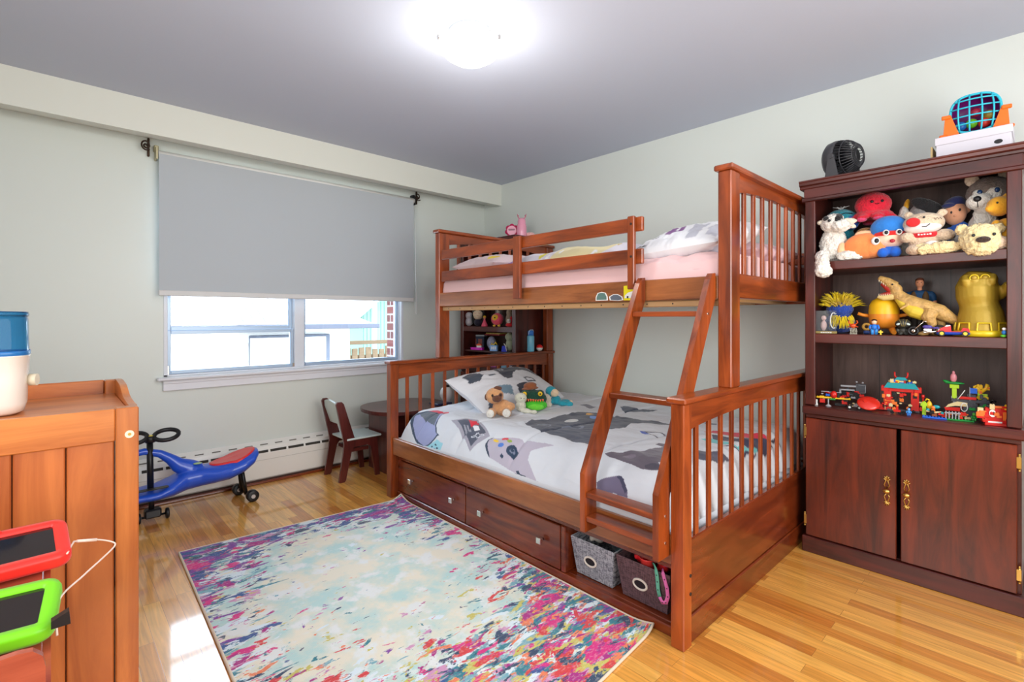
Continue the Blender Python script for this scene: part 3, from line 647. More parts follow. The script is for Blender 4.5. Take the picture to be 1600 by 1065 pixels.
# ============================================================ BEDDING
def _c(t): return 0.0 if t < 0 else (1.0 if t > 1 else t)
def surf(x, y):
    z = .572 - .162*(1-_c((x-1.662)/.21))**2.6 - .20*(1-_c((y-.922)/.11))**3 - .06*(1-_c((2.885-y)/.06))**2.5 - .05*(1-_c((3.14-x)/.14))**2
    z -= .028*_c((y-2.1)/.7)*(1-_c((x-1.66)/.5))
    return z
PRINTS = [((38,60,88),[(1.712,2.808),(1.815,2.949),(1.783,2.826),(1.828,2.741),(1.86,2.64),(1.841,2.598),(1.769,2.572),(1.736,2.548),(1.704,2.493),(1.698,2.463),(1.665,2.527),(1.662,2.578),(1.664,2.653),(1.681,2.731)]),
((150,158,200),[(1.713,2.779),(1.75,2.816),(1.776,2.798),(1.809,2.718),(1.83,2.622),(1.818,2.592),(1.762,2.578),(1.734,2.558),(1.705,2.508),(1.7,2.481),(1.669,2.534),(1.662,2.57),(1.669,2.643),(1.684,2.711)]),
((92,104,118),[(1.779,2.803),(1.815,2.721),(1.835,2.628),(1.766,2.591),(1.734,2.566),(1.744,2.696)]),
((214,60,84),[(1.818,2.759),(1.868,2.717),(1.89,2.626),(1.858,2.587),(1.835,2.606),(1.84,2.675)]),
((150,208,222),[(1.663,2.539),(1.686,2.466),(1.682,2.399),(1.663,2.398),(1.663,2.493)]),
((38,60,88),[(1.667,2.481),(1.666,2.482),(1.664,2.487),(1.664,2.495),(1.666,2.501),(1.667,2.5),(1.668,2.494),(1.668,2.486)]),
((38,60,88),[(1.663,2.452),(1.663,2.455),(1.663,2.463),(1.662,2.469),(1.663,2.474),(1.662,2.469),(1.664,2.465),(1.664,2.457)]),
((38,60,88),[(1.673,2.453),(1.671,2.453),(1.67,2.459),(1.671,2.467),(1.672,2.471),(1.674,2.472),(1.675,2.466),(1.674,2.458)]),
((38,60,88),[(1.667,2.429),(1.665,2.429),(1.664,2.435),(1.664,2.443),(1.665,2.447),(1.668,2.448),(1.668,2.441),(1.668,2.434)]),
((160,158,172),[(1.779,2.451),(1.842,2.272),(1.745,2.051),(1.679,2.142)]),
((74,80,98),[(1.782,2.396),(1.822,2.266),(1.753,2.095),(1.693,2.151)]),
((210,52,70),[(1.804,2.316),(1.823,2.259),(1.79,2.2),(1.775,2.255)]),
((232,232,236),[(1.774,2.24),(1.783,2.198),(1.76,2.155),(1.75,2.191)]),
((150,152,164),[(1.762,2.311),(1.764,2.295),(1.738,2.232),(1.735,2.251)]),
((150,152,164),[(1.766,2.285),(1.769,2.271),(1.743,2.208),(1.739,2.225)]),
((200,204,214),[(1.723,2.191),(1.733,2.163),(1.742,2.166),(1.746,2.148),(1.738,2.131),(1.744,2.106),(1.739,2.089),(1.731,2.115),(1.724,2.114),(1.721,2.135),(1.727,2.15),(1.719,2.178)]),
((74,80,98),[(1.725,2.181),(1.731,2.157),(1.739,2.155),(1.741,2.147),(1.735,2.131),(1.738,2.109),(1.737,2.102),(1.733,2.125),(1.727,2.122),(1.725,2.135),(1.73,2.149),(1.723,2.175)]),
((44,60,84),[(1.709,2.049),(1.727,2.045),(1.738,2.005),(1.725,2.025),(1.711,2.03),(1.695,2.007),(1.678,1.974),(1.683,1.999),(1.693,2.025)]),
((182,176,192),[(1.712,2.033),(1.725,2.037),(1.743,1.976),(1.769,1.848),(1.779,1.754),(1.79,1.618),(1.756,1.691),(1.737,1.733),(1.707,1.722),(1.683,1.669),(1.662,1.62),(1.663,1.597),(1.662,1.639),(1.663,1.698),(1.664,1.779),(1.673,1.918),(1.679,1.973),(1.695,2.01)]),
((236,200,60),[(1.732,1.964),(1.73,1.964),(1.727,1.966),(1.725,1.973),(1.725,1.982),(1.724,1.991),(1.725,1.998),(1.727,2.002),(1.729,2.003),(1.731,1.998),(1.734,1.993),(1.735,1.984),(1.735,1.975),(1.734,1.968)]),
((214,62,74),[(1.75,1.906),(1.748,1.906),(1.744,1.91),(1.741,1.917),(1.74,1.927),(1.74,1.938),(1.74,1.946),(1.743,1.952),(1.745,1.952),(1.748,1.947),(1.75,1.939),(1.752,1.929),(1.753,1.92),(1.752,1.911)]),
((74,124,210),[(1.722,1.914),(1.718,1.912),(1.715,1.915),(1.711,1.921),(1.71,1.93),(1.711,1.94),(1.713,1.949),(1.716,1.955),(1.72,1.957),(1.723,1.954),(1.726,1.948),(1.727,1.939),(1.727,1.928),(1.725,1.919)]),
((150,176,70),[(1.746,1.875),(1.743,1.875),(1.74,1.877),(1.738,1.883),(1.737,1.891),(1.737,1.9),(1.738,1.907),(1.74,1.911),(1.742,1.911),(1.745,1.908),(1.747,1.902),(1.749,1.894),(1.749,1.886),(1.747,1.879)]),
((38,60,88),[(1.719,1.799),(1.711,1.795),(1.703,1.8),(1.7,1.814),(1.696,1.831),(1.698,1.852),(1.702,1.87),(1.708,1.881),(1.717,1.886),(1.725,1.881),(1.73,1.868),(1.734,1.851),(1.732,1.83),(1.726,1.811)]),
((120,128,150),[(1.717,1.822),(1.714,1.82),(1.711,1.823),(1.709,1.83),(1.707,1.837),(1.708,1.847),(1.709,1.854),(1.712,1.86),(1.715,1.86),(1.718,1.857),(1.721,1.852),(1.721,1.843),(1.722,1.835),(1.719,1.826)]),
((38,60,88),[(1.718,1.83),(1.716,1.829),(1.714,1.831),(1.712,1.835),(1.712,1.841),(1.712,1.846),(1.713,1.851),(1.715,1.855),(1.717,1.856),(1.719,1.854),(1.72,1.85),(1.721,1.844),(1.721,1.838),(1.72,1.834)]),
((38,60,88),[(1.69,1.883),(1.688,1.882),(1.685,1.882),(1.684,1.886),(1.684,1.891),(1.685,1.897),(1.686,1.901),(1.688,1.905),(1.689,1.906),(1.691,1.904),(1.694,1.902),(1.694,1.896),(1.693,1.891),(1.692,1.887)]),
((38,60,88),[(1.662,1.795),(1.663,1.797),(1.663,1.802),(1.663,1.808),(1.663,1.815),(1.663,1.821),(1.662,1.825),(1.663,1.827),(1.662,1.825),(1.663,1.821),(1.663,1.815),(1.663,1.808),(1.663,1.802),(1.663,1.797)]),
((34,54,78),[(1.668,1.768),(1.671,1.751),(1.665,1.734),(1.665,1.699),(1.663,1.69),(1.663,1.712),(1.663,1.707),(1.662,1.726),(1.663,1.737),(1.662,1.767),(1.663,1.769),(1.663,1.753)]),
((70,76,92),[(1.969,2.009),(2.068,2.051),(2.135,1.988),(2.267,2.016),(2.367,2.01),(2.456,2.012),(2.519,1.934),(2.526,1.775),(2.538,1.597),(2.555,1.451),(2.522,1.413),(2.44,1.535),(2.385,1.586),(2.274,1.556),(2.179,1.576),(1.889,1.477),(1.861,1.528),(1.871,1.622),(1.875,1.728),(1.902,1.883)]),
((212,216,216),[(2.249,1.852),(2.234,1.845),(2.214,1.843),(2.196,1.849),(2.183,1.862),(2.178,1.878),(2.18,1.895),(2.189,1.908),(2.206,1.917),(2.225,1.919),(2.243,1.912),(2.257,1.9),(2.263,1.883),(2.26,1.867)]),
((232,170,60),[(2.46,1.897),(2.446,1.89),(2.433,1.889),(2.42,1.893),(2.411,1.901),(2.408,1.912),(2.41,1.924),(2.419,1.934),(2.432,1.941),(2.446,1.942),(2.459,1.939),(2.468,1.93),(2.471,1.919),(2.469,1.907)]),
((110,150,214),[(2.402,1.825),(2.389,1.818),(2.375,1.817),(2.362,1.821),(2.354,1.829),(2.351,1.84),(2.353,1.851),(2.363,1.861),(2.376,1.868),(2.389,1.87),(2.402,1.866),(2.411,1.858),(2.414,1.847),(2.411,1.835)]),
((120,128,146),[(2.129,1.713),(2.109,1.704),(2.084,1.706),(2.058,1.716),(2.038,1.735),(2.027,1.758),(2.027,1.78),(2.037,1.798),(2.057,1.807),(2.084,1.807),(2.108,1.795),(2.129,1.775),(2.142,1.753),(2.14,1.729)]),
((70,76,92),[(2.112,1.721),(2.097,1.715),(2.077,1.717),(2.056,1.726),(2.039,1.742),(2.03,1.761),(2.029,1.779),(2.035,1.791),(2.05,1.797),(2.071,1.797),(2.091,1.786),(2.108,1.77),(2.119,1.752),(2.119,1.733)]),
((120,128,146),[(2.041,1.871),(2.024,1.862),(2.005,1.86),(1.987,1.866),(1.974,1.879),(1.967,1.896),(1.968,1.914),(1.978,1.929),(1.994,1.939),(2.015,1.942),(2.033,1.936),(2.047,1.923),(2.054,1.905),(2.051,1.886)]),
((70,76,92),[(2.03,1.876),(2.017,1.868),(2.004,1.868),(1.991,1.873),(1.981,1.883),(1.975,1.894),(1.975,1.907),(1.983,1.919),(1.994,1.925),(2.008,1.926),(2.022,1.922),(2.032,1.912),(2.037,1.899),(2.036,1.886)]),
((60,72,96),[(2.776,1.93),(2.845,1.951),(2.834,1.832),(2.863,1.702),(2.751,1.73),(2.684,1.759),(2.671,1.826)]),
((50,86,190),[(2.274,1.46),(2.301,1.446),(2.238,1.376),(2.213,1.391)]),
((60,60,80),[(2.301,1.446),(2.349,1.333),(2.34,1.328),(2.291,1.425),(2.243,1.371),(2.306,1.313),(2.297,1.308),(2.23,1.371)]),
((98,90,104),[(1.811,1.342),(1.833,1.324),(1.858,1.279),(1.936,1.217),(2.012,1.213),(2.062,1.199),(2.063,1.239),(2.101,1.244),(2.119,1.206),(2.112,1.152),(1.982,1.05),(1.892,1.032),(1.88,1.07),(1.837,1.091),(1.811,1.061),(1.791,1.057),(1.777,1.086),(1.772,1.13),(1.781,1.192),(1.792,1.259),(1.796,1.315)]),
((70,66,82),[(1.815,1.065),(1.804,1.062),(1.795,1.067),(1.787,1.077),(1.783,1.092),(1.782,1.107),(1.784,1.118),(1.79,1.126),(1.8,1.128),(1.809,1.123),(1.819,1.114),(1.826,1.101),(1.827,1.086),(1.824,1.074)]),
((120,110,126),[(1.852,1.206),(1.843,1.203),(1.832,1.205),(1.823,1.213),(1.819,1.225),(1.816,1.237),(1.817,1.247),(1.821,1.253),(1.828,1.255),(1.838,1.252),(1.848,1.245),(1.858,1.236),(1.861,1.224),(1.86,1.214)]),
((110,102,128),[(1.698,1.299),(1.713,1.25),(1.728,1.198),(1.719,1.179),(1.692,1.142),(1.681,1.135),(1.683,1.199),(1.676,1.282)]),
((66,66,92),[(1.723,1.219),(1.728,1.198),(1.719,1.179),(1.692,1.142),(1.686,1.152),(1.713,1.193)]),
((214,44,74),[(2.496,1.216),(2.557,1.197),(2.617,1.038),(2.695,0.979),(2.667,0.969),(2.556,0.983),(2.529,1.046),(2.505,1.153)]),
((56,58,84),[(2.451,1.154),(2.502,1.035),(2.712,0.955),(2.643,0.948),(2.493,0.959),(2.458,0.975),(2.401,1.042),(2.379,1.114)]),
((110,200,204),[(2.336,1.154),(2.386,1.124),(2.381,0.997),(2.532,0.961),(2.504,0.957),(2.379,0.972),(2.285,1.051),(2.303,1.084)]),
((60,62,88),[(2.273,1.046),(2.364,0.978),(2.5,0.955),(2.479,0.953),(2.348,0.971)]),
((56,54,70),[(2.695,0.979),(2.8,0.96),(2.805,0.951),(2.745,0.96)]),
((84,84,100),[(2.123,1.079),(2.124,1.035),(2.225,0.971),(2.217,0.965),(2.164,0.967),(2.086,0.982),(2.011,1.02)]),
((120,122,136),[(2.667,2.185),(2.72,2.152),(2.701,2.063),(2.622,2.062)]),
((90,100,120),[(2.669,1.323),(2.677,1.282),(2.7,1.242),(2.682,1.234),(2.652,1.27)])]
def vcol_mat(name, rough=.85, sheen=.2, bump=.15, bs=400):
    m, t, b = nm(name); a = t.nodes.new('ShaderNodeAttribute'); a.attribute_name = 'print'; t.links.new(a.outputs['Color'], b.inputs['Base Color'])
    b.inputs['Roughness'].default_value = rough; b.inputs['Sheen Weight'].default_value = sheen
    tc = t.nodes.new('ShaderNodeTexCoord'); n = t.nodes.new('ShaderNodeTexNoise'); n.inputs['Scale'].default_value = bs; t.links.new(tc.outputs['Object'], n.inputs[0])
    bp = t.nodes.new('ShaderNodeBump'); bp.inputs['Strength'].default_value = bump; bp.inputs['Distance'].default_value = .003; t.links.new(n.outputs[0], bp.inputs['Height']); t.links.new(bp.outputs[0], b.inputs['Normal'])
    return m
def inside(px, py, poly):
    r = np.zeros(px.shape, bool); n = len(poly)
    for i in range(n):
        x1, y1 = poly[i]; x2, y2 = poly[(i+1) % n]
        if y1 == y2: continue
        c = ((y1 > py) != (y2 > py)) & (px < (x2-x1)*(py-y1)/(y2-y1)+x1); r ^= c
    return r
def paint(o, px, py, prints, base):
    n = len(px); C_ = np.ones((n, 4), np.float32); C_[:, :3] = S(*base)[:3]
    for rgb, poly in prints: C_[inside(px, py, poly), :3] = S(*rgb)[:3]
    a = o.data.color_attributes.new('print', 'FLOAT_COLOR', 'POINT'); a.data.foreach_set('color', C_.ravel())
# comforter
nx, ny = 380, 560
xs = [1.662+1.478*(i/nx)**1.35 for i in range(nx+1)]
ys = [.924+1.960*j/ny for j in range(ny+1)]
q = MB(); PX = []; PY = []
for j, y in enumerate(ys):
    for i, x in enumerate(xs):
        z = surf(x, y)
        p = .014*noise.noise(Vector((x*3.2, y*3.0, 1)))+.009*noise.noise(Vector((x*8, y*8, 4)))+.0055*noise.noise(Vector((x*20+2*noise.noise(Vector((x*4, y*4, 7))), y*12, 9)))+.0022*(1-abs(noise.noise(Vector((x*30, y*22, 2)))))
        # quilting seams across the bed
        for sy in (1.36, 1.80, 2.24, 2.66): p -= .014*math.exp(-((y-sy-.02*math.sin(x*5))/.012)**2)
        edge = _c((1.80-x)/.13); p += edge*(.014*math.sin(y*34+3*noise.noise(Vector((y*4, 0, 0))))*noise.noise(Vector((y*9, 2, 0)))*2+.004*noise.noise(Vector((x*60, y*30, 0))))
        ef = _c((1.05-y)/.12); p += ef*.011*math.sin(x*55+4*noise.noise(Vector((x*5, 0, 3))))
        k = min((x-1.662)/.03, 1); z = max(z+p*max(k, .15), .386)
        q.v.append(Vector((x, y, z))); PX.append(x); PY.append(y)
m_ = nx+1
q.f = [[j*m_+i, j*m_+i+1, (j+1)*m_+i+1, (j+1)*m_+i] for j in range(ny) for i in range(nx)]
base_i = len(q.v)
# skirt down to the mattress so the quilt is a closed body
rim = [i for i in range(m_)]+[j*m_+nx for j in range(1, ny+1)]+[ny*m_+i for i in range(nx-1, -1, -1)]+[j*m_ for j in range(ny-1, 0, -1)]
for r_ in rim: v = q.v[r_]; q.v.append(Vector((v.x, v.y, .382))); PX.append(v.x); PY.append(v.y)
q.f += [[rim[i], base_i+i, base_i+(i+1) % len(rim), rim[(i+1) % len(rim)]] for i in range(len(rim))]
q.sm = [True]*len(q.f); q.mi = [0]*len(q.f)
cf = q.build('comforter', vcol_mat('printed_comforter_cloth'), None, loc=(2.4, 1.9, .382))
paint(cf, np.array(PX), np.array(PY), PRINTS, (212, 217, 224))
tag(cf, 'white comforter printed with grey game controllers on the lower bunk', 'comforter')
mt = MB().box(1.665, 3.13, .93, 2.88, .302, .380, .03).build('mattress', mat('white_mattress_cover', S(226, 230, 238), rough=.9)); tag(mt, 'white mattress of the lower bunk under the game controller comforter', 'mattress')
def pillow(name, c, rot, size, colr, label, prints=None, mats=None, group=None, n=70, wr=.004, seed=0):
    """c = centre, size = (w, d, h); printed coordinates run 0..1 over the case"""
    q = MB(); PX = []; PY = []; W, D, Hh = size; Mx = Matrix.Translation(Vector(c)) @ Euler(rot).to_matrix().to_4x4()
    for k in (1, -1):
        for j in range(n+1):
            for i in range(n+1):
                u, v = i/n*2-1, j/n*2-1
                pu, pv = 1-.10*abs(v)**2.2*(1-abs(u)**6)*.0-.055*(1-abs(v)**3), 1-.055*(1-abs(u)**3)
                h = (max(0, 1-abs(u)**2.6)*max(0, 1-abs(v)**2.6))**.55
                z = k*h*Hh/2+wr*noise.noise(Vector((u*5+seed, v*5, k)))*2*h+wr*.6*noise.noise(Vector((u*16+seed, v*11, k)))*(h > 0)
                q.v.append(Mx @ Vector((u*W/2*(1-.06*(1-abs(v))), v*D/2*(1-.06*(1-abs(u))), z))); PX.append((u+1)/2); PY.append((v+1)/2)
    NNN = (n+1)**2
    for j in range(n):
        for i in range(n):
            a = j*(n+1)+i; q.f.append([a, a+1, a+n+2, a+n+1]); q.f.append([NNN+a, NNN+a+n+1, NNN+a+n+2, NNN+a+1]); q.sm += [True]*2; q.mi += [0]*2
    o = q.build(name, vcol_mat(name+'_cloth_%d' % seed), None, loc=c)
    bm = bmesh.new(); bm.from_mesh(o.data); bmesh.ops.remove_doubles(bm, verts=[], dist=0); bm.free()
    paint(o, np.array(PX), np.array(PY), prints or [], colr); tag(o, label, 'pillow', group); return o
def ring(cx, cy, rx, ry, n=20): return [(cx+rx*math.cos(2*PI*i/n), cy+ry*math.sin(2*PI*i/n)) for i in range(n)]
pad = [(.42, .55), (.44, .80), (.50, .93), (.60, .88), (.72, .90), (.84, .95), (.92, .80), (.93, .52), (.88, .50), (.80, .64), (.66, .66), (.58, .60), (.50, .46), (.44, .46)]
PR = [((60, 64, 78), pad), ((200, 204, 212), ring(.52, .80, .03, .05)), ((60, 64, 78), ring(.52, .80, .02, .035)), ((226, 190, 70), ring(.80, .82, .014, .025)), ((210, 80, 80), ring(.84, .86, .014, .025)),
      ((70, 80, 96), [(.05, .05), (.12, .30), (.20, .34), (.22, .14), (.14, .02)]), ((120, 150, 170), [(.24, .20), (.26, .36), (.40, .30), (.36, .12)]), ((70, 80, 96), [(.08, .62), (.10, .84), (.22, .90), (.26, .70), (.16, .58)]),
      ((90, 100, 116), [(.30, .62), (.30, .66), (.38, .66), (.38, .62)]), ((70, 80, 96), [(.62, .30), (.62, .42), (.74, .42), (.74, .30)]), ((228, 231, 238), [(.64, .32), (.64, .40), (.72, .40), (.72, .32)]), ((60, 64, 78), [(.42, .08), (.46, .28), (.60, .30), (.64, .12), (.52, .16)])]
pillow('pillow', (2.42, 2.655, .655), (R(24), R(-2), R(2)), (.80, .46, .21), (230, 233, 239), 'white pillow printed with a grey game controller at the head of the lower bunk', PR, seed=1)
# ------------------------------------------------------------ upper bunk
PINKS = mat('pink_sheet', S(236, 196, 196), rough=.85, sheen=.2, bump=.1, bscale=300)
q = MB(); n1, n2 = 40, 150; X0, X1, Y0, Y1 = UX+.030, 3.125, .922, 2.888; pf = [(X0, 1.262), (X0-.004, 1.30), (X0-.003, 1.37), (X0+.004, 1.415), (X0+.025, 1.44), (X0+.07, 1.45), (X0+.3, 1.456), (X1-.3, 1.456), (X1-.05, 1.445), (X1, 1.41), (X1, 1.262)]
pfi = []
for i in range(len(pf)-1):
    for s_ in range(6): t = s_/6; pfi.append((pf[i][0]*(1-t)+pf[i+1][0]*t, pf[i][1]*(1-t)+pf[i+1][1]*t))
pfi.append(pf[-1]); mm = len(pfi)
for j in range(n2+1):
    y = Y0+(Y1-Y0)*j/n2; e_ = min(1, (y-Y0)/.03, (Y1-y)/.03)
    for (x, z) in pfi:
        cz = 1.36; w_ = .005*noise.noise(Vector((x*9+z*14, y*7, 0)))+.016*noise.noise(Vector((x*14+y*12, y*9-z*14, z*6)))*(z > 1.36)*(1 if y < 1.5 else .35)
        q.v.append(Vector((x, y, cz+(z-cz)*(.92+.08*e_**.5)+w_*(z > 1.38)-(z < 1.38)*0)))
q.f = [[j*mm+i, j*mm+i+1, (j+1)*mm+i+1, (j+1)*mm+i] for j in range(n2) for i in range(mm-1)]+[[j*mm+mm-1, j*mm, (j+1)*mm, (j+1)*mm+mm-1] for j in range(n2)]+[list(range(mm)), [n2*mm+i for i in range(mm)][::-1]]
q.sm = [True]*(len(q.f)-2)+[False]*2; q.mi = [0]*len(q.f)
tag(q.build('mattress', PINKS), 'upper bunk mattress in a pink fitted sheet', 'mattress')
PK = [((128, 80, 140), ring(.58, .72, .10, .12)), ((232, 228, 236), ring(.56, .70, .02, .03)), ((190, 192, 204), [(.40, .62), (.34, .95), (.22, .95), (.24, .62)]), ((190, 192, 204), [(.18, .55), (.15, .90), (.04, .92), (.05, .55)]), ((60, 60, 66), [(.92, .64), (.84, .80), (.70, .84), (.70, .86), (.85, .83), (.935, .66)]), ((60, 60, 66), [(.95, .88), (.80, .92), (.80, .94), (.95, .91)])]
pillow('pillow', (2.33, 1.17, 1.540), (R(-13), R(3), R(88)), (.46, .56, .17), (236, 238, 242), 'white pillow with a purple flower spot at the foot of the upper bunk', PK, seed=2, wr=.006)
pillow('pillow', (2.75, 1.13, 1.50), (R(0), R(0), R(84)), (.42, .52, .13), (232, 194, 200), 'pink pillow on the upper bunk against the wall', seed=3)
pillow('pillow', (2.33, 2.60, 1.535), (R(-3), R(0), R(90)), (.44, .56, .14), (236, 212, 214), 'pink pillow at the window end of the upper bunk', [((240, 210, 30), ring(.2, .85, .07, .10))], seed=4)
# blanket folded along the upper bunk
q = MB(); PX = []; PY = []; n1, n2 = 60, 90
for k in (1, -1):
    for j in range(n2+1):
        for i in range(n1+1):
            u, v = i/n1, j/n2; h = (max(0, 1-abs(2*u-1)**4)*max(0, 1-abs(2*v-1)**6))**.5
            z = 1.463+(.135*h*(.8+.35*noise.noise(Vector((u*3, v*5, 2))))+.006*noise.noise(Vector((u*10, v*18, 1)))*h if k > 0 else 0)
            q.v.append(Vector((2.045+.75*u, 1.46+.86*v, z))); PX.append(u if k > 0 else -5); PY.append(v)
NNN = (n1+1)*(n2+1)
for j in range(n2):
    for i in range(n1):
        a = j*(n1+1)+i; q.f += [[a, a+1, a+n1+2, a+n1+1], [NNN+a, NNN+a+n1+1, NNN+a+n1+2, NNN+a+1]]
q.sm = [True]*len(q.f); q.mi = [0]*len(q.f)
o = q.build('blanket', vcol_mat('pale_printed_blanket'), None, loc=(2.43, 1.93, 1.463)); rnd = random.Random(4); pr = []
pr.append(((236, 222, 170), [(0, .12), (1, .12), (1, .52), (0, .52)])); pr.append(((160, 110, 190), [(0, .88), (.5, .88), (.5, .98), (0, .98)])); pr.append(((236, 222, 40), ring(.10, .62, .07, .03)))
for i in range(26): cx, cy = rnd.random(), rnd.random(); pr.append((rnd.choice([(60, 60, 70), (230, 170, 190), (250, 250, 250), (210, 180, 60)]), ring(cx, cy, rnd.uniform(.015, .04), rnd.uniform(.008, .02), 8)))
paint(o, np.array(PX), np.array(PY), pr, (226, 222, 232)); tag(o, 'pale patterned blanket bundled along the middle of the upper bunk', 'blanket')
# ============================================================ SMALL FURNITURE
tb = thing('play_table', 'dark brown rounded toddler table between the heater and the bunk bed', 'table', (2.05, 3.47, 0))
def rounded(x0, x1, y0, y1, r, n=10):
    P = []
    for cx, cy, a0 in ((x1-r, y1-r, 0), (x0+r, y1-r, 90), (x0+r, y0+r, 180), (x1-r, y0+r, 270)):
        for i in range(n+1): a = R(a0+90*i/n); P.append((cx+r*math.cos(a), cy+r*math.sin(a)))
    return P
MB().prism(rounded(1.735, 2.40, 3.185, 3.757, .25), 'xy', .462, .480).build('table_top', TB['x'], tb)
MB().prism(rounded(1.738, 2.397, 3.188, 3.754, .248), 'xy', .452, .462).build('top_edge', TB['y'], tb)
MB().box(1.842, 1.862, 3.31, 3.64, 0, .452, .003).build('end_panel', TB['z'], tb); MB().box(2.27, 2.29, 3.30, 3.64, 0, .452, .003).build('end_panel', TB['z'], tb)
MB().box(1.862, 2.27, 3.46, 3.478, .20, .452, .002).build('stretcher', TB['x'], tb)
ch = thing('toddler_chair', 'small dark brown toddler chair with pale seat and back beside the play table', 'chair', (1.64, 3.53, 0))
def side(y, name_):
    pts = [(1.503, .0), (1.535, .0), (1.590, .235), (1.735, .235), (1.770, .0), (1.805, .0), (1.775, .285), (1.60, .290), (1.508, .555), (1.492, .572), (1.470, .572), (1.462, .555), (1.525, .27), (1.520, .21)]
    pts = [(1.497, .004), (1.508, 0), (1.538, 0), (1.548, .012), (1.592, .215), (1.61, .238), (1.712, .240), (1.738, .225), (1.778, .0), (1.812, .0), (1.812, .004), (1.790, .284), (1.618, .288), (1.532, .556), (1.516, .572), (1.488, .572), (1.476, .556), (1.535, .27), (1.528, .20)]
    return MB().prism(pts, 'xz', y, y+.017).build(name_, TB['z'], ch)
side(3.400, 'side_frame'); side(3.652, 'side_frame')
M['mint'] = mat('pale_mint_laminate', S(206, 222, 220), rough=.35)
MB().box(1.555, 1.822, 3.395, 3.674, .289, .303, .003).build('seat', M['mint'], ch)
pts = [(3.418, .40), (3.418, .53), (3.45, .575), (3.535, .59), (3.62, .575), (3.651, .53), (3.651, .40)]
q = MB(); q.T = Matrix.Translation((1.556, 0, .36)) @ Matrix.Rotation(R(-19), 4, 'Y') @ Matrix.Translation((-1.556, 0, -.36)); q.prism(pts, 'yz', 1.551, 1.565); q.build('backrest', M['mint'], ch)['label'] = 'pale rounded backrest'
MB().box(1.60, 1.73, 3.418, 3.651, .20, .225, .003).build('stretcher', TB['y'], ch)
gl = thing('toy_globe', 'round white toy with a black cap standing on the dark toddler table', 'toy', (2.36, 3.32, .480))
MB().ell((2.36, 3.32, .555), (.052, .052, .062)).cyl((2.36, 3.32, .480), (2.36, 3.32, .50), .03).build('body', M['white'], gl); MB().ell((2.36, 3.32, .612), (.026, .026, .014)).build('cap', M['black'], gl)
bk_ = MB().box(2.22, 2.36, 3.24, 3.36, .4805, .495, .002).build('book', plas('dark_blue_cover', (40, 48, 84)), None); tag(bk_, 'dark blue book lying on the toddler table behind the bed slats', 'book')
# ------------------------------------------------------------ ride-on swing car
rc = thing('ride_on_car', 'blue and red plastic ride-on swing car with black handlebar by the heater', 'ride-on toy', (.6, 3.53, 0))
BLU = plas('blue_plastic', (34, 84, 206), .28, coat=.3); RED_ = plas('red_plastic', (232, 44, 46), .3, coat=.2)
q = MB()  # body as lofted sections along x: (x, zc, halfwidth, halfheight)
sec = [(.20, .165, .03, .015), (.24, .16, .085, .026), (.33, .155, .115, .033), (.45, .155, .125, .035), (.53, .172, .112, .050), (.60, .200, .085, .062), (.67, .205, .088, .060), (.74, .206, .112, .056), (.82, .217, .135, .059), (.90, .243, .140, .057), (.955, .270, .125, .044), (.985, .296, .085, .025), (.997, .308, .03, .010)]
def sec_at(k, n=28):
    x, zc, hw, hh = sec[k]; P = []
    for i in range(n):
        a = 2*PI*i/n; c_, s_ = math.cos(a), math.sin(a)
        yy = math.copysign(abs(c_)**.75, c_)*hw*(1 if s_ > 0 else .78+.22*(1+s_)); zz = math.copysign(abs(s_)**.8, s_)*hh
        P.append((x, 3.53+yy, zc+zz))
    return P
for k in range(len(sec)): q.v += [Vector(p) for p in sec_at(k)]
n = 28
for k in range(len(sec)-1):
    for i in range(n): q.f.append([k*n+i, k*n+(i+1) % n, (k+1)*n+(i+1) % n, (k+1)*n+i]); q.sm.append(True); q.mi.append(0)
q.f += [list(range(n))[::-1], [(len(sec)-1)*n+i for i in range(n)]]; q.sm += [True]*2; q.mi += [0]*2
# hoop around the steering column
hp = [(.235, 3.53, .19), (.205, 3.53, .26), (.235, 3.53, .335), (.31, 3.53, .388), (.40, 3.53, .402), (.475, 3.53, .375), (.525, 3.53, .335), (.56, 3.53, .295), (.62, 3.53, .258), (.67, 3.53, .235)]
q.tube(hp, [.022, .022, .021, .020, .020, .023, .030, .042, .056, .05], 14)
b_ = soft(q, 'body', BLU, rc, vox=.006, it=6, world=True)
q = MB()   # red seat pan let into the tail
P = []
for i in range(24):
    a = 2*PI*i/24; P.append((.852+.128*math.cos(a), 3.53+.108*math.sin(a)*(1 if math.cos(a) > -.2 else .8)))
vs = []; fs = []
rings = [(1.0, -.012), (1.0, .006), (.90, .008), (.80, .004), (.0, .002)]
def topz(x): return float(np.interp(x, [.60, .67, .74, .82, .90, .955, .985], [.262, .264, .262, .276, .300, .314, .321]))
for k, (s_, dz) in enumerate(rings):
    for (x, y) in P:
        xx, yy = .852+(x-.852)*s_, 3.53+(y-3.53)*s_
        vs.append((xx, yy, topz(xx)+dz-.012*((yy-3.53)/.11)**2))
for k in range(4):
    for i in range(24): fs.append([k*24+i, k*24+(i+1) % 24, (k+1)*24+(i+1) % 24, (k+1)*24+i])
q.add(vs, fs, True); q.build('seat', RED_, rc)['label'] = 'red seat pan'
MB().cyl((.425, 3.50, .18), (.425, 3.53, .475), .016, 14).build('steering_column', M['black'], rc)
q = MB(); 
for s_ in (-1, 1):
    lp_ = []
    for i in range(22):
        a = 2*PI*i/22; lp_.append((.425+s_*(.075+.060*math.cos(a))+.0, 3.50+.040*math.sin(a)-.006*s_, .488+.022*math.sin(a)+.004*s_*math.cos(a)))
    q.tube(lp_, .012, 10, closed=True)
q.cyl((.425, 3.505, .455), (.425, 3.505, .492), .026, 18); q.build('handlebar', M['black'], rc)
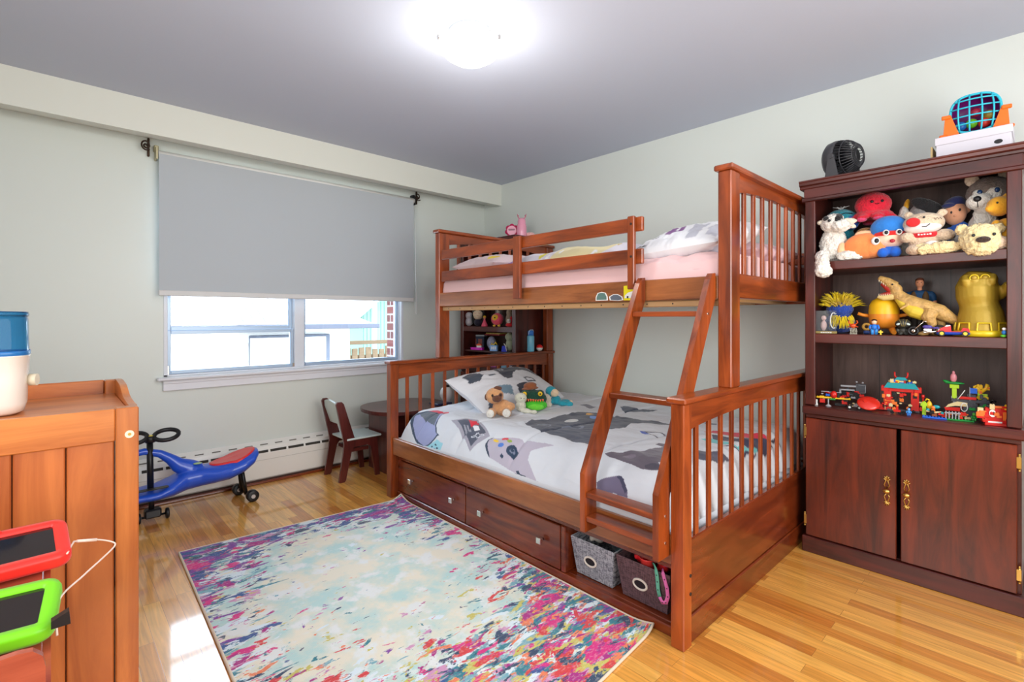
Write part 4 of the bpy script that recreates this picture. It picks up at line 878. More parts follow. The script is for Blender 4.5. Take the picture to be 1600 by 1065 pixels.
MB().cyl((.425, 3.505, .492), (.425, 3.505, .495), .018, 16).build('badge', plas('yellow_plastic', (228, 206, 40)), rc)
MB().ell((.655, 3.49, .292), (.024, .020, .004)).build('sticker', plas('pale_green_label', (170, 200, 140)), rc)
MB().prism(rounded(.30, .50, 3.40, 3.44, .015), 'xy', .205, .2095).build('foot_grip', M['black'], rc)
def wheel(x, y, r, w_, ax='y', name_='wheel'):
    q = MB(); q.lathe([(r*.45, -w_/2), (r*.85, -w_/2), (r, -w_/2+.004), (r, w_/2-.004), (r*.85, w_/2), (r*.45, w_/2)], 24, (x, y, r+.001), ax); q.cyl(*(((x, y-w_*.4, r+.001), (x, y+w_*.4, r+.001)) if ax == 'y' else ((x-w_*.4, y, r+.001), (x+w_*.4, y, r+.001))), r*.5)
    o = q.build(name_, M['black'], rc); e_ = -1 if ax == 'y' else 1
    q = MB().cyl((x, y-w_/2-.002, r) if ax == 'y' else (x+w_/2+.002, y, r), (x, y-w_/2+.004, r) if ax == 'y' else (x+w_/2-.004, y, r), r*.34, 16); q.build('hub', mat('grey_hub', S(196, 190, 186), rough=.4) if 'grey_hub' not in bpy.data.materials else bpy.data.materials['grey_hub'], o)
wheel(.948, 3.448, .036, .042); wheel(.915, 3.64, .036, .042)
MB().cyl((.948, 3.45, .038), (.915, 3.64, .038), .007).cyl((.925, 3.50, .04), (.90, 3.50, .20), .012).cyl((.92, 3.58, .04), (.90, 3.56, .20), .012).build('rear_axle', M['black'], rc)
for x in (.37, .505): wheel(x, 3.50, .030, .018, 'x')
MB().cyl((.36, 3.50, .031), (.515, 3.50, .031), .006).box(.395, .475, 3.47, 3.53, .025, .075, .008).cyl((.43, 3.50, .07), (.425, 3.50, .18), .014).build('front_caster', M['black'], rc)
# ------------------------------------------------------------ things on the changing table
wd = thing('water_dispenser', 'white tabletop dispenser with a clear blue tank on the changing table', 'dispenser', (-.13, 1.93, .910))
q = MB(); pr = [(0, 0), (.066, .0), (.080, .008), (.086, .03), (.088, .10), (.092, .155), (.094, .158), (0, .158)]
def sq_lathe(mb, prof, c, e=.55, n=40):
    vs = []; m = len(prof); pw = lambda t: math.copysign(abs(t)**e, t)
    for r, z in prof:
        for k in range(n): a = 2*PI*k/n; vs.append((c[0]+r*pw(math.cos(a)), c[1]+r*pw(math.sin(a)), c[2]+z))
    mb.add(vs, [[i*n+k, i*n+(k+1) % n, (i+1)*n+(k+1) % n, (i+1)*n+k] for i in range(m-1) for k in range(n)], True); return mb
sq_lathe(q, pr, (-.13, 1.93, .911)).build('base', mat('cream_plastic', S(236, 226, 214), rough=.25, coat=.4), wd)
M['tank'] = mat('blue_translucent_tank', S(70, 158, 214), rough=.08, trans=.85, ior=1.2)
sq_lathe(MB(), [(0, .160), (.089, .160), (.090, .17), (.088, .255), (.086, .262), (0, .264)], (-.13, 1.93, .911)).build('tank', M['tank'], wd)
sq_lathe(MB(), [(.091, .158), (.0925, .160), (.0925, .168), (.091, .170)], (-.13, 1.93, .911)).build('tank_band', plas('deep_blue_plastic', (36, 110, 176)), wd)
sq_lathe(MB(), [(0, .262), (.088, .262), (.09, .268), (.088, .275), (0, .277)], (-.13, 1.93, .911)).build('lid', M['tank'], wd)
MB().cyl((-.04, 1.90, 1.0), (-.024, 1.895, 1.0), .016, 20).build('knob', mat('beige_knob', S(226, 214, 186), rough=.35), wd)
# wooden stand and two toy tablets in the foreground
st = thing('wooden_stand', 'small reddish wooden stand holding two toy tablets in the left foreground', 'stand', (-.2, 1.25, 0))
RW = wood('reddish_stand_wood', S(146, 60, 42), S(176, 84, 60), 'x', .3, .4)
P = [(-.42, .0), (-.004, .0), (-.004, .640), (-.007, .658), (-.018, .670), (-.035, .673), (-.42, .655)]
MB().prism(P, 'xz', 1.035, 1.048).build('front_board', RW, st)
MB().prism([(1.049, 0), (1.46, 0), (1.46, .697), (1.049, .597)], 'yz', -.008, .002).build('side_board', RW, st); MB().prism([(1.049, 0), (1.46, 0), (1.46, .697), (1.049, .597)], 'yz', -.42, -.41).build('side_board', RW, st)
q = MB(); q.T = Matrix.Translation((0, 1.05, .600)) @ Matrix.Rotation(R(14), 4, 'X'); q.box(-.41, -.008, 0, .42, -.012, 0, .002); q.build('sloping_shelf', RW, st)
MB().prism([(.002, .664), (.002, .676), (.024, .686), (.026, .664)], 'xz', 1.10, 1.115).build('lever', M['black'], st)['label'] = 'black lever on the right side'
def tablet(name_, colr, label, cx, cy, cz, w_, d_, rz):
    o = thing(name_, label, 'tablet', (cx, cy, cz)); o.rotation_euler = (R(14), 0, R(rz))
    q = MB(); q.cur = 0; n = 10; out = rounded(-w_/2, w_/2, -d_/2, d_/2, .025, n); inn = rounded(-w_/2+.022, w_/2-.022, -d_/2+.020, d_/2-.018, .006, n); N_ = len(out)
    lay = [(out, 0, 1), (out, .006, 1.015), (out, .018, 1.012), (out, .025, .99), (inn, .026, 1.03), (inn, .019, 1)]
    vs = [(x*k, y*k, z) for P_, z, k in lay for x, y in P_]
    fs = [[a*N_+i, a*N_+(i+1) % N_, (a+1)*N_+(i+1) % N_, (a+1)*N_+i] for a in range(5) for i in range(N_)]+[list(range(N_))[::-1]]
    q.add(vs, fs, True); q.box(-.05, .02, d_/2-.012, d_/2-.006, .024, .030, .002)
    q.build('bumper_case', plas(colr[0], colr[1], .4, sheen=.1), o, world=False)
    MB().prism(inn, 'xy', .016, .0195).build('screen', mat('dark_glossy_screen', S(30, 20, 16), rough=.06, coat=1) if 'dark_glossy_screen' not in bpy.data.materials else bpy.data.materials['dark_glossy_screen'], o, world=False)
    return o
tablet('toy_tablet', ('red_silicone', (236, 44, 34)), 'toy tablet in a red bumper case, the farther of the two', -.088, 1.392, .694, .235, .140, 3)
tablet('toy_tablet', ('green_silicone', (118, 206, 20)), 'toy tablet in a lime green bumper case, nearer of the two', -.105, 1.205, .650, .235, .135, -6)
cb = MB(); cp = [Vector(p) for p in ((.026, 1.33, .700), (.036, 1.37, .705), (.042, 1.39, .700), (.075, 1.40, .690), (.100, 1.41, .675), (.106, 1.40, .668), (.085, 1.36, .664), (.05, 1.29, .664), (.012, 1.20, .665), (.010, 1.15, .62))]
cps = []
for i in range(len(cp)-1):
    p0, p1, p2, p3 = cp[max(i-1, 0)], cp[i], cp[i+1], cp[min(i+2, len(cp)-1)]
    for s_ in range(6): t = s_/6; cps.append(.5*((2*p1)+(p2-p0)*t+(2*p0-5*p1+4*p2-p3)*t*t+(-p0+3*p1-3*p2+p3)*t**3))
cb.tube(cps, .0018, 6); cb.cyl(cp[2], cp[3], .0032, 8); tag(cb.build('charging_cable', mat('white_cable', S(236, 214, 200), rough=.5)), 'white charging cable looping out from the red toy tablet', 'cable')
# ------------------------------------------------------------ fabric baskets in the cubby
def weave(name_, c1, c2):
    m, t, b = nm(name_); tc = t.nodes.new('ShaderNodeTexCoord'); L = t.links.new; o_ = []
    for d in 'XZ':
        wv = t.nodes.new('ShaderNodeTexNoise'); mp = t.nodes.new('ShaderNodeMapping'); mp.inputs['Scale'].default_value = (1, 12, 1) if d == 'X' else (1, 1, 14); L(tc.outputs['Object'], mp.inputs[0]); L(mp.outputs[0], wv.inputs[0]); wv.inputs['Scale'].default_value = 40; o_.append(wv.outputs[0])
    a = t.nodes.new('ShaderNodeMath'); a.operation = 'ADD'; L(o_[0], a.inputs[0]); L(o_[1], a.inputs[1]); cr = t.nodes.new('ShaderNodeValToRGB'); cr.color_ramp.elements[0].position = .85; cr.color_ramp.elements[0].color = c1; cr.color_ramp.elements[1].position = 1.0; cr.color_ramp.elements[1].color = c2
    ml = t.nodes.new('ShaderNodeMath'); ml.operation = 'MULTIPLY'; ml.inputs[1].default_value = .93; L(a.outputs[0], ml.inputs[0]); L(ml.outputs[0], cr.inputs[0]); L(cr.outputs[0], b.inputs['Base Color']); b.inputs['Roughness'].default_value = .9; return m
def basket(ya, yb, m, label):
    x0_, x1_, z0_, z1_ = 1.700, 1.98, .041, .203
    o = thing('fabric_basket', label, 'basket', ((x0_+x1_)/2, (ya+yb)/2, z0_)); q = MB(); tp = .022
    def rg_(z, k, ins_=0): 
        f = tp*(1-k); return [(x0_+.018*(1-k)+ins_, ya+f+ins_, z), (x1_-ins_, ya+f+ins_, z), (x1_-ins_, yb-f-ins_, z), (x0_+.018*(1-k)+ins_, yb-f-ins_, z)]
    # outer, rim, inner
    vs = rg_(z0_+.002, 0)+rg_(z1_-.004, 1)+rg_(z1_, 1, .002)+rg_(z1_-.002, 1, .005)+rg_(z0_+.006, 0, .005); q.add(vs, [[a*4+i, a*4+(i+1) % 4, (a+1)*4+(i+1) % 4, (a+1)*4+i] for a in range(4) for i in range(4)]+[[3, 2, 1, 0], [16, 17, 18, 19]]); q.build('body', m, o)
    yc, zc, xf = (ya+yb)/2+.012, .118, x0_+.008; q = MB()
    pts = [(xf-.002, yc+.030*math.cos(a), zc+.019*math.sin(a)) for a in [2*PI*i/28 for i in range(28)]]; q.tube(pts, .0045, 8, closed=True); q.build('grommet', mat('cream_grommet', S(222, 214, 202), rough=.35) if 'cream_grommet' not in bpy.data.materials else bpy.data.materials['cream_grommet'], o)
    MB().prism([(yc+.027*math.cos(2*PI*i/24), zc+.016*math.sin(2*PI*i/24)) for i in range(24)], 'yz', xf-.0026, xf-.0012).build('handle_hole', M['black'], o); return o
basket(1.212, 1.444, weave('grey_woven_cloth', S(96, 98, 108), S(176, 178, 186)), 'light grey woven storage basket with an oval grommet in the bed cubby')
basket(.960, 1.203, weave('brown_woven_cloth', S(66, 46, 52), S(110, 82, 88)), 'dark brown storage basket in the bed cubby beside the corner post')
def crumple(name_, cat_, c, r, m, label, n=9, seed=1, group=None):
    q = MB(); rnd = random.Random(seed)
    for i in range(n): q.ell((c[0]+rnd.uniform(-1, 1)*r[0]*.6, c[1]+rnd.uniform(-1, 1)*r[1]*.6, c[2]+rnd.uniform(-.5, .6)*r[2]), (r[0]*rnd.uniform(.3, .5), r[1]*rnd.uniform(.3, .5), r[2]*rnd.uniform(.4, .7)), rot=(rnd.uniform(-1, 1), rnd.uniform(-1, 1), 0))
    o = soft(q, name_, m, None, vox=.005, it=3, world=True, loc=c); tag(o, label, cat_, group); return o
crumple('toy_cloth', 'cloth', (1.80, 1.36, .190), (.07, .055, .035), mat('cream_cloth', S(222, 214, 204), rough=.9), 'crumpled cream cloth in the light grey basket', seed=2)
crumple('soft_toy', 'soft toy', (1.84, 1.28, .195), (.07, .04, .045), mat('maroon_cloth', S(120, 30, 60), rough=.9), 'dark maroon soft toy in the light grey basket', seed=3)
crumple('soft_toy', 'soft toy', (1.79, 1.24, .185), (.04, .02, .04), mat('teal_cloth', S(50, 80, 84), rough=.9), 'dark teal soft toy at the right of the light grey basket', seed=4)
crumple('red_ribbon_toy', 'toy', (1.79, 1.12, .190), (.06, .045, .035), plas('bright_red', (240, 40, 50), .4), 'bright red plastic toy heaped in the dark brown basket, left side', seed=6, n=12)
MB_ = MB().lathe([(0, 0), (.024, 0), (.032, .05), (.034, .055), (.030, .055), (.022, .004), (0, .004)], 24, (1.750, 1.085, .160)); tag(MB_.build('toy_cup', plas('coral_plastic', (246, 70, 66), .3)), 'coral red toy cup in the dark brown basket', 'cup')
crumple('red_ribbon_toy', 'toy', (1.80, 1.03, .190), (.05, .035, .03), plas('bright_red', (240, 40, 50), .4), 'bright red plastic toy in the dark brown basket, right side', seed=8, n=8)
# watch strap hanging over the basket
q = MB(); q2 = MB()
def strap(mb, pts, wdt=.010):
    m_ = len(pts); vs = []
    for i, p in enumerate(pts):
        a, c = Vector(pts[max(i-1, 0)]), Vector(pts[min(i+1, m_-1)]); d = (c-a).normalized(); s_ = d.cross(Vector((-1, 0, 0))); s_ = s_.normalized() if s_.length > .3 else Vector((0, 1, 0)); o_ = d.cross(s_).normalized()
        vs += [Vector(p)+s_*wdt+o_*.0012, Vector(p)+s_*wdt-o_*.0012, Vector(p)-s_*wdt-o_*.0012, Vector(p)-s_*wdt+o_*.0012]
    mb.add(vs, [[i*4+k, i*4+(k+1) % 4, (i+1)*4+(k+1) % 4, (i+1)*4+k] for i in range(m_-1) for k in range(4)]+[[3, 2, 1, 0], [m_*4-4, m_*4-3, m_*4-2, m_*4-1]], True)
sp = thing('silicone_strap', 'pastel silicone strap looped over the edge of the dark brown basket', 'strap', (1.70, .99, .095))
la = [(1.735, 1.055, .203), (1.715, 1.035, .212), (1.698, 1.018, .206), (1.695, 1.012, .190), (1.696, 1.010, .165), (1.697, 1.008, .135), (1.698, 1.002, .110)]; lb = [(1.698, 1.002, .110), (1.697, .990, .094), (1.697, .975, .100), (1.697, .967, .125), (1.696, .970, .155), (1.696, .980, .185), (1.700, .990, .205), (1.712, 1.0, .210)]
q = MB(); strap(q, la, .0075); q.build('green_band', plas('mint_silicone', (110, 196, 170), .5), sp); q = MB(); strap(q, lb, .0075); q.build('pink_band', plas('pink_silicone', (236, 120, 190), .5), sp)
q = MB()
for p in la[3:-1]+lb[1:-2]: q.cyl((p[0]-.0024, p[1], p[2]), (p[0]-.0014, p[1], p[2]), .0024, 8)
q.build('holes', M['black'], sp)
# ------------------------------------------------------------ fan, shoe box, ball toy on the bookcase
fn = thing('table_fan', 'small black round desk fan on top of the toy bookcase', 'fan', (2.93, .70, 1.852)); fn.rotation_euler = (0, 0, R(-106)); fn.scale = (.93, .93, .93)
DG = mat('dark_grey_plastic', S(66, 66, 70), rough=.35); q = MB()
# local: fan axis along +x (turned by the root), drum front at -x
q.lathe([(.045, -.072), (.085, -.066), (.100, -.05), (.104, -.02), (.100, .0), (.098, .0), (.09, -.03)], 40, (0, 0, .125), 'x'); q.build('drum', DG, fn, world=False)
q = MB()
for i in range(34):
    a = 2*PI*i/34; c_, s_ = math.cos(a), math.sin(a); q.tube([(0, .099*c_, .125+.099*s_), (.045, .085*c_, .125+.085*s_), (.075, .060*c_, .125+.060*s_), (.082, .035*c_, .125+.035*s_)], .0024, 5)
for r_, x in ((.092, .03), (.060, .075), (.036, .082)): q.tube([(x, r_*math.cos(2*PI*i/30), .125+r_*math.sin(2*PI*i/30)) for i in range(30)], .0026, 5, closed=True)
q.build('rear_grille', plas('grille_grey', (52, 52, 56)), fn, world=False)
MB().cyl((-.01, 0, .125), (.065, 0, .125), .040, 20).build('motor', M['black'], fn, world=False)
q = MB()
for k in range(3):
    a = R(120*k); q.T = Matrix.Translation((-.03, 0, .125)) @ Matrix.Rotation(a, 4, 'X') @ Matrix.Rotation(R(28), 4, 'Z'); q.box(-.002, .002, .012, .085, -.03, .03, .001)
q.T = None; q.build('blade', DG, fn, world=False)
q = MB()
for s_ in (-1, 1): q.prism([(-.035, 0), (.040, 0), (.012, .135), (-.012, .135)], 'xz', s_*.106, s_*.112); q.cyl((0, s_*.100, .125), (0, s_*.118, .125), .014, 16)
q.box(-.045, .045, -.112, .112, 0, .012, .004); q.build('stand', DG, fn, world=False)
fn.location.z = 1.8525
sb = thing('shoe_box', 'white shoe box with a black oval grip hole on top of the bookcase', 'box', (2.93, .21, 1.8525))
CB = mat('white_card', S(214, 210, 218), rough=.6)
MB().box(2.852, 3.03, .098, .332, 1.853, 1.925, .001).build('box', CB, sb); MB().box(2.848, 3.034, .094, .336, 1.922, 1.955, .0015).build('lid', CB, sb)
MB().prism(ring(.136, 1.893, .013, .009), 'yz', 2.8512, 2.8522).build('grip_hole', M['black'], sb)
MB().prism([(2.86, 1.853), (2.87, 1.853), (2.90, 1.935), (2.89, 1.94)], 'xz', .338, .345); tag(MB().box(2.86, 3.0, .345, .352, 1.853, 1.925, .001).build('card', mat('kraft_card', S(196, 170, 120), rough=.7)), 'small tan card standing beside the shoe box on the bookcase', 'card')
bt = thing('ball_cage_toy', 'turquoise and purple cage toy with orange feet on the shoe box', 'toy', (2.94, .215, 1.955)); bt.rotation_euler = (0, 0, R(-90+8))
q = MB(); cz = .090; Rx, Rz, Ry = .080, .080, .05
def cage(a, b_): return (Rx*math.copysign(abs(math.sin(a))**.8, math.sin(a))*math.cos(b_), -Ry*math.cos(a)*math.cos(b_)**.5 if math.cos(b_) > 0 else 0, cz+Rz*math.sin(b_))
q = MB()
for x in (-.05, -.018, .018, .05): 
    h = Rz*(1-(abs(x)/.085)**3)**.5; bow = x*.35
    q.tube([(x+bow*(1-(t/6)**2)*.35, -.045-.020*(1-(t/6)**2), cz+h*t/6) for t in range(-6, 7)], .0032, 6)
for z in (-.045, -.012, .024, .055): 
    w_ = Rx*(1-(abs(z)/.085)**3)**.5; q.tube([(w_*t/6, -.045-.020*(1-(t/6)**2), cz+z) for t in range(-6, 7)], .0032, 6)
q.tube([(Rx*math.copysign(abs(math.cos(a))**.75, math.cos(a)), -.043, cz+Rz*math.copysign(abs(math.sin(a))**.75, math.sin(a))) for a in [2*PI*i/40 for i in range(40)]], .005, 8, closed=True)
q.build('cage', plas('turquoise_plastic', (50, 190, 214)), bt, world=False)
q = MB(); n = 40
for k, (y, s_) in enumerate(((-.036, 1.0), (-.02, 1.06), (.02, 1.06), (.05, .9), (.062, .6), (.066, 0))):
    for i in range(n): a = 2*PI*i/n; q.v.append(Vector((Rx*s_*math.copysign(abs(math.cos(a))**.75, math.cos(a)), y, cz+Rz*s_*math.copysign(abs(math.sin(a))**.75, math.sin(a)))))
q.f = [[k*n+i, k*n+(i+1) % n, (k+1)*n+(i+1) % n, (k+1)*n+i] for k in range(5) for i in range(n)]; q.sm = [True]*len(q.f); q.mi = [0]*len(q.f); q.build('shell', plas('purple_plastic', (122, 30, 120)), bt, world=False)
for s_ in (-1, 1):
    q = MB(); q.prism([(s_*.050, .0), (s_*.104, .0), (s_*.098, .085), (s_*.078, .09)][::s_], 'xz', -.058, .045); q.box(*(sorted((s_*.078, s_*.110))), -.064, -.052, .078, .095, .003); q.box(*(sorted((s_*.09, s_*.118))), -.062, .048, .0, .014, .004)
    q.build('foot', plas('orange_plastic', (240, 110, 24)), bt, world=False)
for (x, z, c_) in ((-.045, .05, 'blue_toy_ball'), (-.01, .055, 'lime_toy_ball'), (.03, .05, 'red_toy_ball'), (.0, .10, 'crimson_toy_ball'), (.045, .08, 'olive_toy_ball')):
    MB().ell((x, -.012, z), .020).build('ball', plas(c_, {'blue_toy_ball': (40, 110, 190), 'lime_toy_ball': (110, 190, 40), 'red_toy_ball': (226, 60, 50), 'crimson_toy_ball': (150, 30, 60), 'olive_toy_ball': (150, 130, 50)}[c_]), bt, world=False)
# ============================================================ TOYS
_F = Vector((math.sin(YAW), math.cos(YAW), 0)); _R = Vector((math.cos(YAW), -math.sin(YAW), 0))
def at(u, v, x):
    """point on the shelf plane X = x that the photo shows at (u, v); gives (y, z)"""
    d = _F+_R*((u-800)/F_PX)+Vector((0, 0, (V0-v)/F_PX)); t = x/d.x; return d.y*t, CAMH+d.z*t
S1, S2, S3 = 1.4455, 1.0905, .7305
def toy(name, label, cat, x, u, zf, rz=-84, sc=1, group=None, y=None):
    yy = at(u, V0, x)[0] if y is None else y
    o = thing(name, label, cat, (x, yy, zf), rz, group); o.scale = sc if isinstance(sc, tuple) else (sc, sc, sc); return o
def E_(*L):
    if len(L) == 1 and isinstance(L[0][0][0], (tuple, list)): L = L[0]  # ellipsoids in one builder
    q = MB()
    for e in L: q.ell(e[0], e[1], rot=e[2] if len(e) > 2 else None, n=16, m=10)
    return q
def eyes(o, pts, r=.005, name='eye', m=None, fl=.6):
    for p in pts: MB().ell(p, (r, r*fl, r), n=10, m=8).build(name, m or M['black'], o, world=False)
CREAM = fur('cream_plush', (236, 226, 204)); WHITE_F = fur('white_plush', (236, 232, 222)); 
# local frame of a toy: +x to the photo's right, -y towards the viewer, z up
# --- long-armed white cow plush
o = toy('plush_cow', 'white shaggy plush cow with black patches, one leg hanging off the top shelf', 'plush toy', 2.835, 1303, S1, -72, sc=(1.15, 1.15, 1.14))
soft(E_(((0, .02, .075), (.052, .042, .075)), ((-.004, -.002, .165), (.045, .044, .042)), ((.022, -.034, .148), (.034, .030, .026)), ((.055, -.03, .020), (.05, .024, .022)), ((-.045, -.02, .02), (.026, .06, .024))), 'body', WHITE_F, o, vox=.0045, it=3, furry=.014, fs=.011)
soft(E_(((-.046, -.085, -.012), (.025, .022, .045)), ((-.042, -.088, -.045), (.032, .024, .028)), ((-.046, -.062, .018), (.026, .035, .024))), 'hanging_leg', WHITE_F, o, vox=.0045, it=3, furry=.014, fs=.011)
soft(E_(((.012, -.018, .178), (.018, .030, .026), (0, .3, 0))), 'black_patch', fur('black_plush', (30, 28, 30)), o, vox=.004, it=2, furry=.006)
soft(E_(((-.030, -.026, .184), (.012, .018, .012))), 'black_patch', fur('black_plush', (30, 28, 30)), o, vox=.004, it=2)
soft(E_(((.056, -.006, .172), (.028, .010, .012), (0, .15, 0)), ((.056, -.010, .150), (.026, .012, .011), (0, .35, 0))), 'ear', CREAM, o, vox=.004, it=3); soft(E_(((-.044, -.006, .172), (.020, .010, .012))), 'ear', CREAM, o, vox=.004, it=3)
eyes(o, [(.006, -.049, .172), (-.020, -.046, .172)], .006)
# --- teal whale
o = toy('plush_whale', 'teal plush whale with a dark blue fin behind the white cow', 'plush toy', 2.98, 1314, S1, -78)
soft(E_(((0, 0, .215), (.078, .06, .066)), ((0, .0, .10), (.068, .05, .10))), 'body', fur('teal_plush', (28, 142, 160)), o, vox=.005, it=4, furry=.003)
soft(E_(((.048, -.045, .200), (.030, .018, .036))), 'fin', fur('blue_plush', (28, 96, 200)), o, vox=.004, it=3)
MB().tube([(-.07, -.030, .215), (-.03, -.056, .235), (.02, -.056, .250), (.05, -.04, .247)], .002, 6).build('mouth_seam', M['black'], o, world=False)
q = MB()
for k in range(5): q.tube([(0, 0, .27), (-.012+.006*k, 0, .288), (-.036+.018*k, 0, .294)], .0014, 5)
q.build('spout_strings', M['white'], o, world=False)
# --- red octopus
o = toy('plush_octopus', 'red plush octopus with a smiling face and frilly pink skirt', 'plush toy', 2.97, 1364, S1+0.19, -76, sc=(1.12, 1.05, 1.12))
q = E_(((0, 0, .080), (.068, .055, .055)), ((0, 0, .035), (.074, .06, .022)))
for k in range(8): a = 2*PI*k/8+.2; q.ell((.070*math.cos(a), .058*math.sin(a), .020), (.026, .022, .014), rot=(0, .35*math.cos(a), 0), n=12, m=8)
soft(q, 'body', fur('red_plush', (232, 30, 58)), o, vox=.0045, it=4, furry=.003)
q = MB()
for k in range(8): a = 2*PI*k/8+.2; q.ell((.078*math.cos(a), .066*math.sin(a), .010), (.020, .018, .010), n=12, m=8)
q.build('frill', fur('pink_orange_plush', (246, 80, 130)), o, world=False); eyes(o, [(-.006, -.055, .085), (.030, -.050, .085)], .006); MB().tube([(.006, -.056, .076), (.012, -.057, .072), (.019, -.055, .076)], .0014, 5).build('mouth', M['black'], o, world=False)
o = toy('soft_toy', 'tan and pink soft toy squashed under the red octopus', 'plush toy', 2.965, 1357, S1, -80, sc=(1.15, 1, 1.9))
soft(E_(((0, 0, .040), (.060, .05, .040)), ((-.01, -.03, .062), (.042, .03, .026))), 'body', fur('tan_plush', (206, 148, 84)), o, vox=.005, it=4, furry=.003)
MB().ell((.026, -.052, .046), (.022, .010, .018)).build('face_patch', fur('magenta_plush', (200, 60, 140)), o, world=False); MB().ell((.002, -.056, .070), (.018, .008, .010)).build('face_patch', M['black'], o, world=False)
# --- plain orange fish
o = toy('plush_fish', 'orange plush fish lying at the front edge of the top shelf', 'plush toy', 2.845, 1352, S1, -76, sc=(1.22, 1.2, 1.38))
soft(E_(((0, 0, .047), (.072, .034, .046)), ((.030, -.004, .045), (.045, .036, .042))), 'body', fur('orange_plush', (244, 142, 78), bump=.3), o, vox=.004, it=5)
soft(E_(((-.074, 0, .040), (.018, .010, .026)), ((.0, 0, .088), (.036, .010, .014))), 'fin', fur('pale_orange_plush', (250, 196, 150), bump=.3), o, vox=.004, it=3)
eyes(o, [(.030, -.040, .058)], .014, m=M['white']); eyes(o, [(.033, -.046, .058)], .008)
# --- blue capped doll
o = toy('plush_doll', 'small plush doll in a light blue cap and red eye mask', 'plush toy', 2.86, 1390, S1, -76, sc=(1.25, 1.2, 1.42))
soft(E_(((0, 0, .070), (.050, .042, .034)), ((.0, 0, .058), (.046, .042, .026))), 'head', fur('peach_plush', (244, 206, 180), bump=.2), o, vox=.004, it=4)
soft(E_(((0, .004, .100), (.060, .048, .040)), ((.0, .004, .132), (.010, .01, .008)), ((-.040, .01, .075), (.018, .03, .03))), 'cap', fur('sky_blue_plush', (44, 128, 214), bump=.3), o, vox=.004, it=4)
soft(E_(((0, -.006, .078), (.051, .042, .014))), 'mask', fur('mask_red', (226, 34, 34), bump=.2), o, vox=.003, it=1)
eyes(o, [(-.014, -.050, .079), (.024, -.044, .079)], .010, m=M['white']); eyes(o, [(-.013, -.056, .079), (.025, -.050, .079)], .006); MB().ell((.005, -.046, .052), (.008, .004, .006)).build('mouth', plas('dark_red', (170, 20, 40)), o, world=False)
soft(E_(((-.022, -.022, .017), (.018, .020, .017)), ((.016, -.022, .017), (.018, .020, .017)), ((0, 0, .025), (.034, .026, .022))), 'body', fur('royal_blue_plush', (26, 100, 206), bump=.3), o, vox=.004, it=3)
# --- pale cone plush with yellow tip
o = toy('plush_bird', 'pale grey plush with a pointed yellow tip behind the blue-capped doll', 'plush toy', 3.02, 1408, S1, -80, sc=(1.1, 1, 1.40))
soft(E_(((0, 0, .055), (.045, .04, .055)), ((.004, 0, .12), (.030, .028, .045)), ((.010, 0, .160), (.018, .017, .030))), 'body', fur('grey_white_plush', (214, 206, 196)), o, vox=.005, it=4, furry=.003)
soft(E_(((.019, 0, .190), (.011, .010, .022), (0, .3, 0)),), 'beak', fur('yellow_tip_plush', (240, 176, 40)), o, vox=.003, it=2)
# --- grey plush with black floppy ear, behind the bear
o = toy('plush_dog', 'grey plush dog with a long black ear behind the red-nosed bear', 'plush toy', 3.03, 1440, S1, -80, sc=(1.1, 1.1, 1.46))
soft(E_(((0, 0, .07), (.055, .045, .07)), ((0, -.005, .145), (.045, .04, .038))), 'body', fur('grey_plush', (150, 146, 144)), o, vox=.005, it=4, furry=.004)
soft(E_(((.020, -.036, .166), (.062, .014, .022), (0, .42, 0)), ((.058, -.036, .146), (.030, .014, .018), (0, .5, 0)),), 'ear', fur('black_plush', (30, 28, 30)), o, vox=.004, it=3)
# --- bear with a red nose
o = toy('plush_bear', 'beige plush bear with a big red nose and red vest', 'plush toy', 2.855, 1444, S1, -76, sc=(1.25, 1.2, 1.18))
BEIGE = fur('beige_plush', (226, 200, 170)); 
soft(E_(((0, 0, .050), (.044, .034, .05)), ((-.05, -.02, .070), (.022, .024, .020)), ((.054, -.018, .072), (.028, .022, .022)), ((-.030, -.035, .020), (.026, .04, .020)),), 'body', BEIGE, o, vox=.004, it=4, furry=.002)
soft(E_(((-.002, -.004, .122), (.060, .044, .040)), ((-.044, 0, .158), (.014, .010, .014)), ((.050, 0, .158), (.015, .010, .014))), 'head', BEIGE, o, vox=.004, it=4, furry=.002)
soft(E_(((-.006, -.018, .104), (.054, .034, .024)),), 'muzzle', fur('white_soft', (240, 232, 226), bump=.2), o, vox=.004, it=3)
soft(E_(((-.036, -.050, .122), (.021, .012, .018)),), 'nose', fur('nose_red', (220, 36, 40), bump=.2), o, vox=.003, it=2)
soft(E_(((0, -.002, .076), (.049, .038, .018)),), 'vest', fur('vest_red', (208, 34, 44), bump=.2), o, vox=.003, it=2)
eyes(o, [(-.006, -.050, .138)], .004); MB().tube([(-.012, -.055, .104), (.0, -.055, .102), (.010, -.053, .112)], .0013, 5).build('mouth', M['black'], o, world=False)
MB().tube([(.022, -.047, .133), (.026, -.047, .126), (.030, -.046, .134), (.034, -.046, .127), (.038, -.044, .134), (.042, -.042, .127)], .0010, 5).build('stitches', M['black'], o, world=False)
q = MB()   # short lettering-like stitching across the vest
for k, (x, hh) in enumerate(((-.020, .006), (-.012, .004), (-.004, .005), (.004, .004), (.012, .006))): q.box(x-.002, x+.003, -.0425, -.0405, .073, .073+hh, 0)
q.build('white_stitching', M['white'], o, world=False)
soft(E_(((.016, -.052, .024), (.027, .014, .026)),), 'foot', fur('white_soft', (240, 232, 226), bump=.2), o, vox=.003, it=3)
MB().tube([(.016+(.0012*a)*math.cos(a), -.0672, .024+(.0012*a)*math.sin(a)) for a in [i*.5 for i in range(29)]], .0011, 5).build('spiral', plas('dark_red', (170, 20, 40)), o, world=False)
